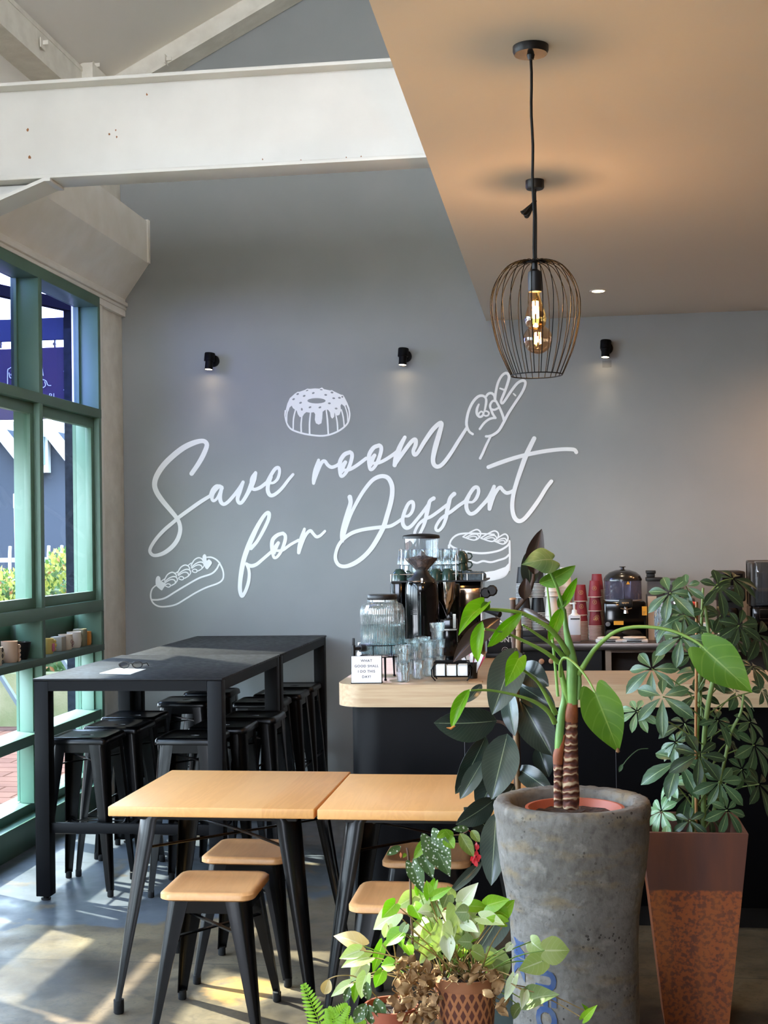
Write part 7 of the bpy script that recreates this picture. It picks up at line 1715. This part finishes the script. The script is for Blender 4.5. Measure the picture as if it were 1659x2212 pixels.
DRY = mat('dead_leaf', '9c7a50', .85, col2='7a5a38', nscale=20); DRY2 = mat('dead_leaf_light', 'b8966a', .85, col2='96744a', nscale=16)
b = B(); b2 = B(); rr = random.Random(31)
def inreg():
    while True:
        x, y = rr.uniform(560, 1400), rr.uniform(1690, 2200)
        if y < 1790 and rr.random() < .5: continue
        if x > 905 and y > 1945 and x < 1310: continue
        if x > 880 and rr.random() < .55: continue
        return x, y
for k in range(120):
    x, y = inreg(); Yl = PY_+rr.uniform(-.12, -.02); p = V3(*Z6(x, y), Yl)
    a = rr.uniform(0, 6.28); d = Vector((math.cos(a), rr.uniform(-.6, .3), math.sin(a)-.3)).normalized(); ln = rr.uniform(.02, .045)
    (b if k % 2 else b2).leaf(p, p+d*ln, (rr.uniform(-1, 1), -1, rr.uniform(-.5, 1)), ln*rr.uniform(.4, .8), 'oval', rr.uniform(-.3, .4), rr.uniform(-.5, .6), n=5, m=4, wave=.25)
for k in range(60):
    x, y = inreg(); q = [(*Z6(x, y), PY_+rr.uniform(-.12, .0))]
    for j in range(4): x += rr.uniform(-55, 55); y += rr.uniform(-40, 45); q.append((*Z6(x, y), q[-1][2]+rr.uniform(-.02, .02)))
    P = [tuple(V3(*t)) for t in q]; b.tube(smooth_pts(P, 3), rr.uniform(.0009, .0018), 5)
for bb_, mm in ((b, DRY), (b2, DRY2)):
    o = bb_.out('dry_leaves', mm, ar, 60); o['kind'] = 'stuff'
leafp(AL['c'], ar, Z6(40, 1860), Z6(0, 1980), 90, PY_-.05, PY_-.05, shape='oval', scl=3.615, bend=.1, fold=.3)
stalk([(*Z6(35, 1862), PY_-.05), (*Z6(120, 1835), PY_-.05), (*Z6(260, 1850), PY_-.04), (*Z6(400, 1990), PY_-.04), (*Z6(520, 2130), PY_-.03)], .0017, mat('petiole_brown', ''), ar, 'petiole', 5)

# ---- speckled begonia
BG = leafmat('speckled_leaf', '55723e', '8aa06a', '486635', trans=.2, spots=True, veins=5, rib=.012, veinstr=.1)
BGo = leafmat('olive_leaf', '7e8f3a', 'a3b058', '6b7c30', trans=.3, veins=5, rib=.02)
BGb = leafmat('bright_speckled_leaf', '8cb834', 'b0d060', '7aa62c', trans=.4, veins=5, rib=.02)
bg_ = thing('begonia', 'speckled leaf begonia with red flowers on thin brown canes', 'plant', (qx, qy, zr2-.016))
YB_ = PY_-.03
BS = mat('begonia_cane', '5a4030', .6)
sB = lambda pts, r=.0032: stalk([(*Z6(*p), YB_) for p in pts], r, BS, bg_, 'cane', 6)
b0x = (845, 2185)
stalk([(b0x[0]+4, b0x[1], qy), (*Z6(650, 1900), YB_), (*Z6(690, 1600), YB_), (*Z6(680, 1350), YB_), (*Z6(672, 1050), YB_), (*Z6(655, 880), YB_), (*Z6(645, 838), YB_)], [.004, .004, .0036, .0034, .0032, .003, .0025], BS, bg_, 'cane', 7)
sB([(675,965),(720,930),(790,830),(860,770),(940,740),(1060,735),(1130,700)], [.003, .0028, .0026, .0024, .002, .002, .0018])
for (p0, p1, w_, mt, s_) in (((835,758),(985,1062),215,BG,'heart'),((775,872),(852,1083),135,BG,'heart'),((690,962),(775,1192),135,BG,'heart'),((600,825),(488,892),62,BG,'oval'),((820,750),(702,922),80,BGb,'oval'),((945,740),(1015,842),100,BGb,'oval'),((1130,688),(1000,690),55,BG,'oval'),
    ((1060,722),(1168,905),100,BGo,'oval'),((1150,700),(1215,792),70,BGo,'oval'),((890,790),(975,915),110,BG,'heart'),((960,700),(880,760),60,BGb,'oval'),((1000,760),(940,690),70,BGb,'oval'),((640,880),(615,915),30,BGb,'oval')):
    leafp(mt, bg_, Z6(*p0), Z6(*p1), w_, YB_-.01, YB_-.03, shape=s_, bend=.06, fold=.15, scl=3.615, n=10)
for (p0, p1, w_) in (((330,2050),(235,2205),105),((350,2060),(375,2215),90),((400,2010),(470,2180),100),((330,1880),(345,2030),70),((200,1920),(160,2040),60)):
    leafp(BG, bg_, Z6(*p0), Z6(*p1), w_, YB_-.05, YB_-.06, shape='oval', bend=.06, fold=.2, scl=3.615)
REDF = mat('red_petals', 'd8323c', .5, trans=.3); rr = random.Random(6); b = B()
for k in range(16):
    x, y = 1185+rr.uniform(-22, 22), rr.uniform(790, 950); p = V3(*Z6(x, y), YB_-.01); a = rr.uniform(0, 6.28); d = Vector((math.cos(a)*.5, -.3, -1)).normalized()
    b.leaf(p, p+d*.016, (rr.uniform(-1, 1), -1, 0), .012, n=3, m=2, bend=.2)
b.tube([V3(*Z6(1130, 700), YB_), V3(*Z6(1170, 740), YB_), V3(*Z6(1188, 800), YB_), V3(*Z6(1190, 900), YB_)], .001, 5); b.out('flowers', REDF, bg_, 60)
b = B(); p = V3(*Z6(598, 870), YB_-.01); b.leaf(p, p+Vector((0, 0, -.016)), (0, -1, 0), .006, n=3, m=2); b.out('flower_bud', mat('orange_bud', 'd07a50', .6), bg_, 60)

# ---- fern
FN = leafmat('fern_frond', '9ccc2c', 'b8dc58', '82bc24', trans=.45, veins=4, rib=.03)
fn = thing('fern', 'bright green fern fronds at the bottom edge of the photo', 'plant', (fx_, fy_, .28))
fr = [[(700,2290),(690,2215),(672,2165),(655,2125)], [(705,2290),(712,2225),(735,2190),(752,2172)], [(700,2290),(680,2240),(668,2215)], [(710,2290),(735,2230),(765,2215),(790,2212)], [(705,2290),(722,2240),(720,2200),(708,2178)]]
for f in fr:
    P = smooth_pts([(*p, 3.5-.03) for p in f], 6); b = B(); Q = [V3(*q) for q in P]; n = len(Q)
    b.tube(Q, .0011, 5)
    for i in range(3, n-1):
        d = (Q[i+1]-Q[i-1]).normalized(); sd_ = d.cross(Vector((0, -1, .15))).normalized(); ln = .034*(1-(i/n)**2.2)*(.55+.45*min(1, i/6))+.003
        for s_ in (-1, 1): b.leaf(Q[i], Q[i]+(sd_*s_+d*.45).normalized()*ln, (0, -1, .3), .0075, 'oval', .08, .1, n=5, m=2)
    b.out('frond', FN, fn, 60)
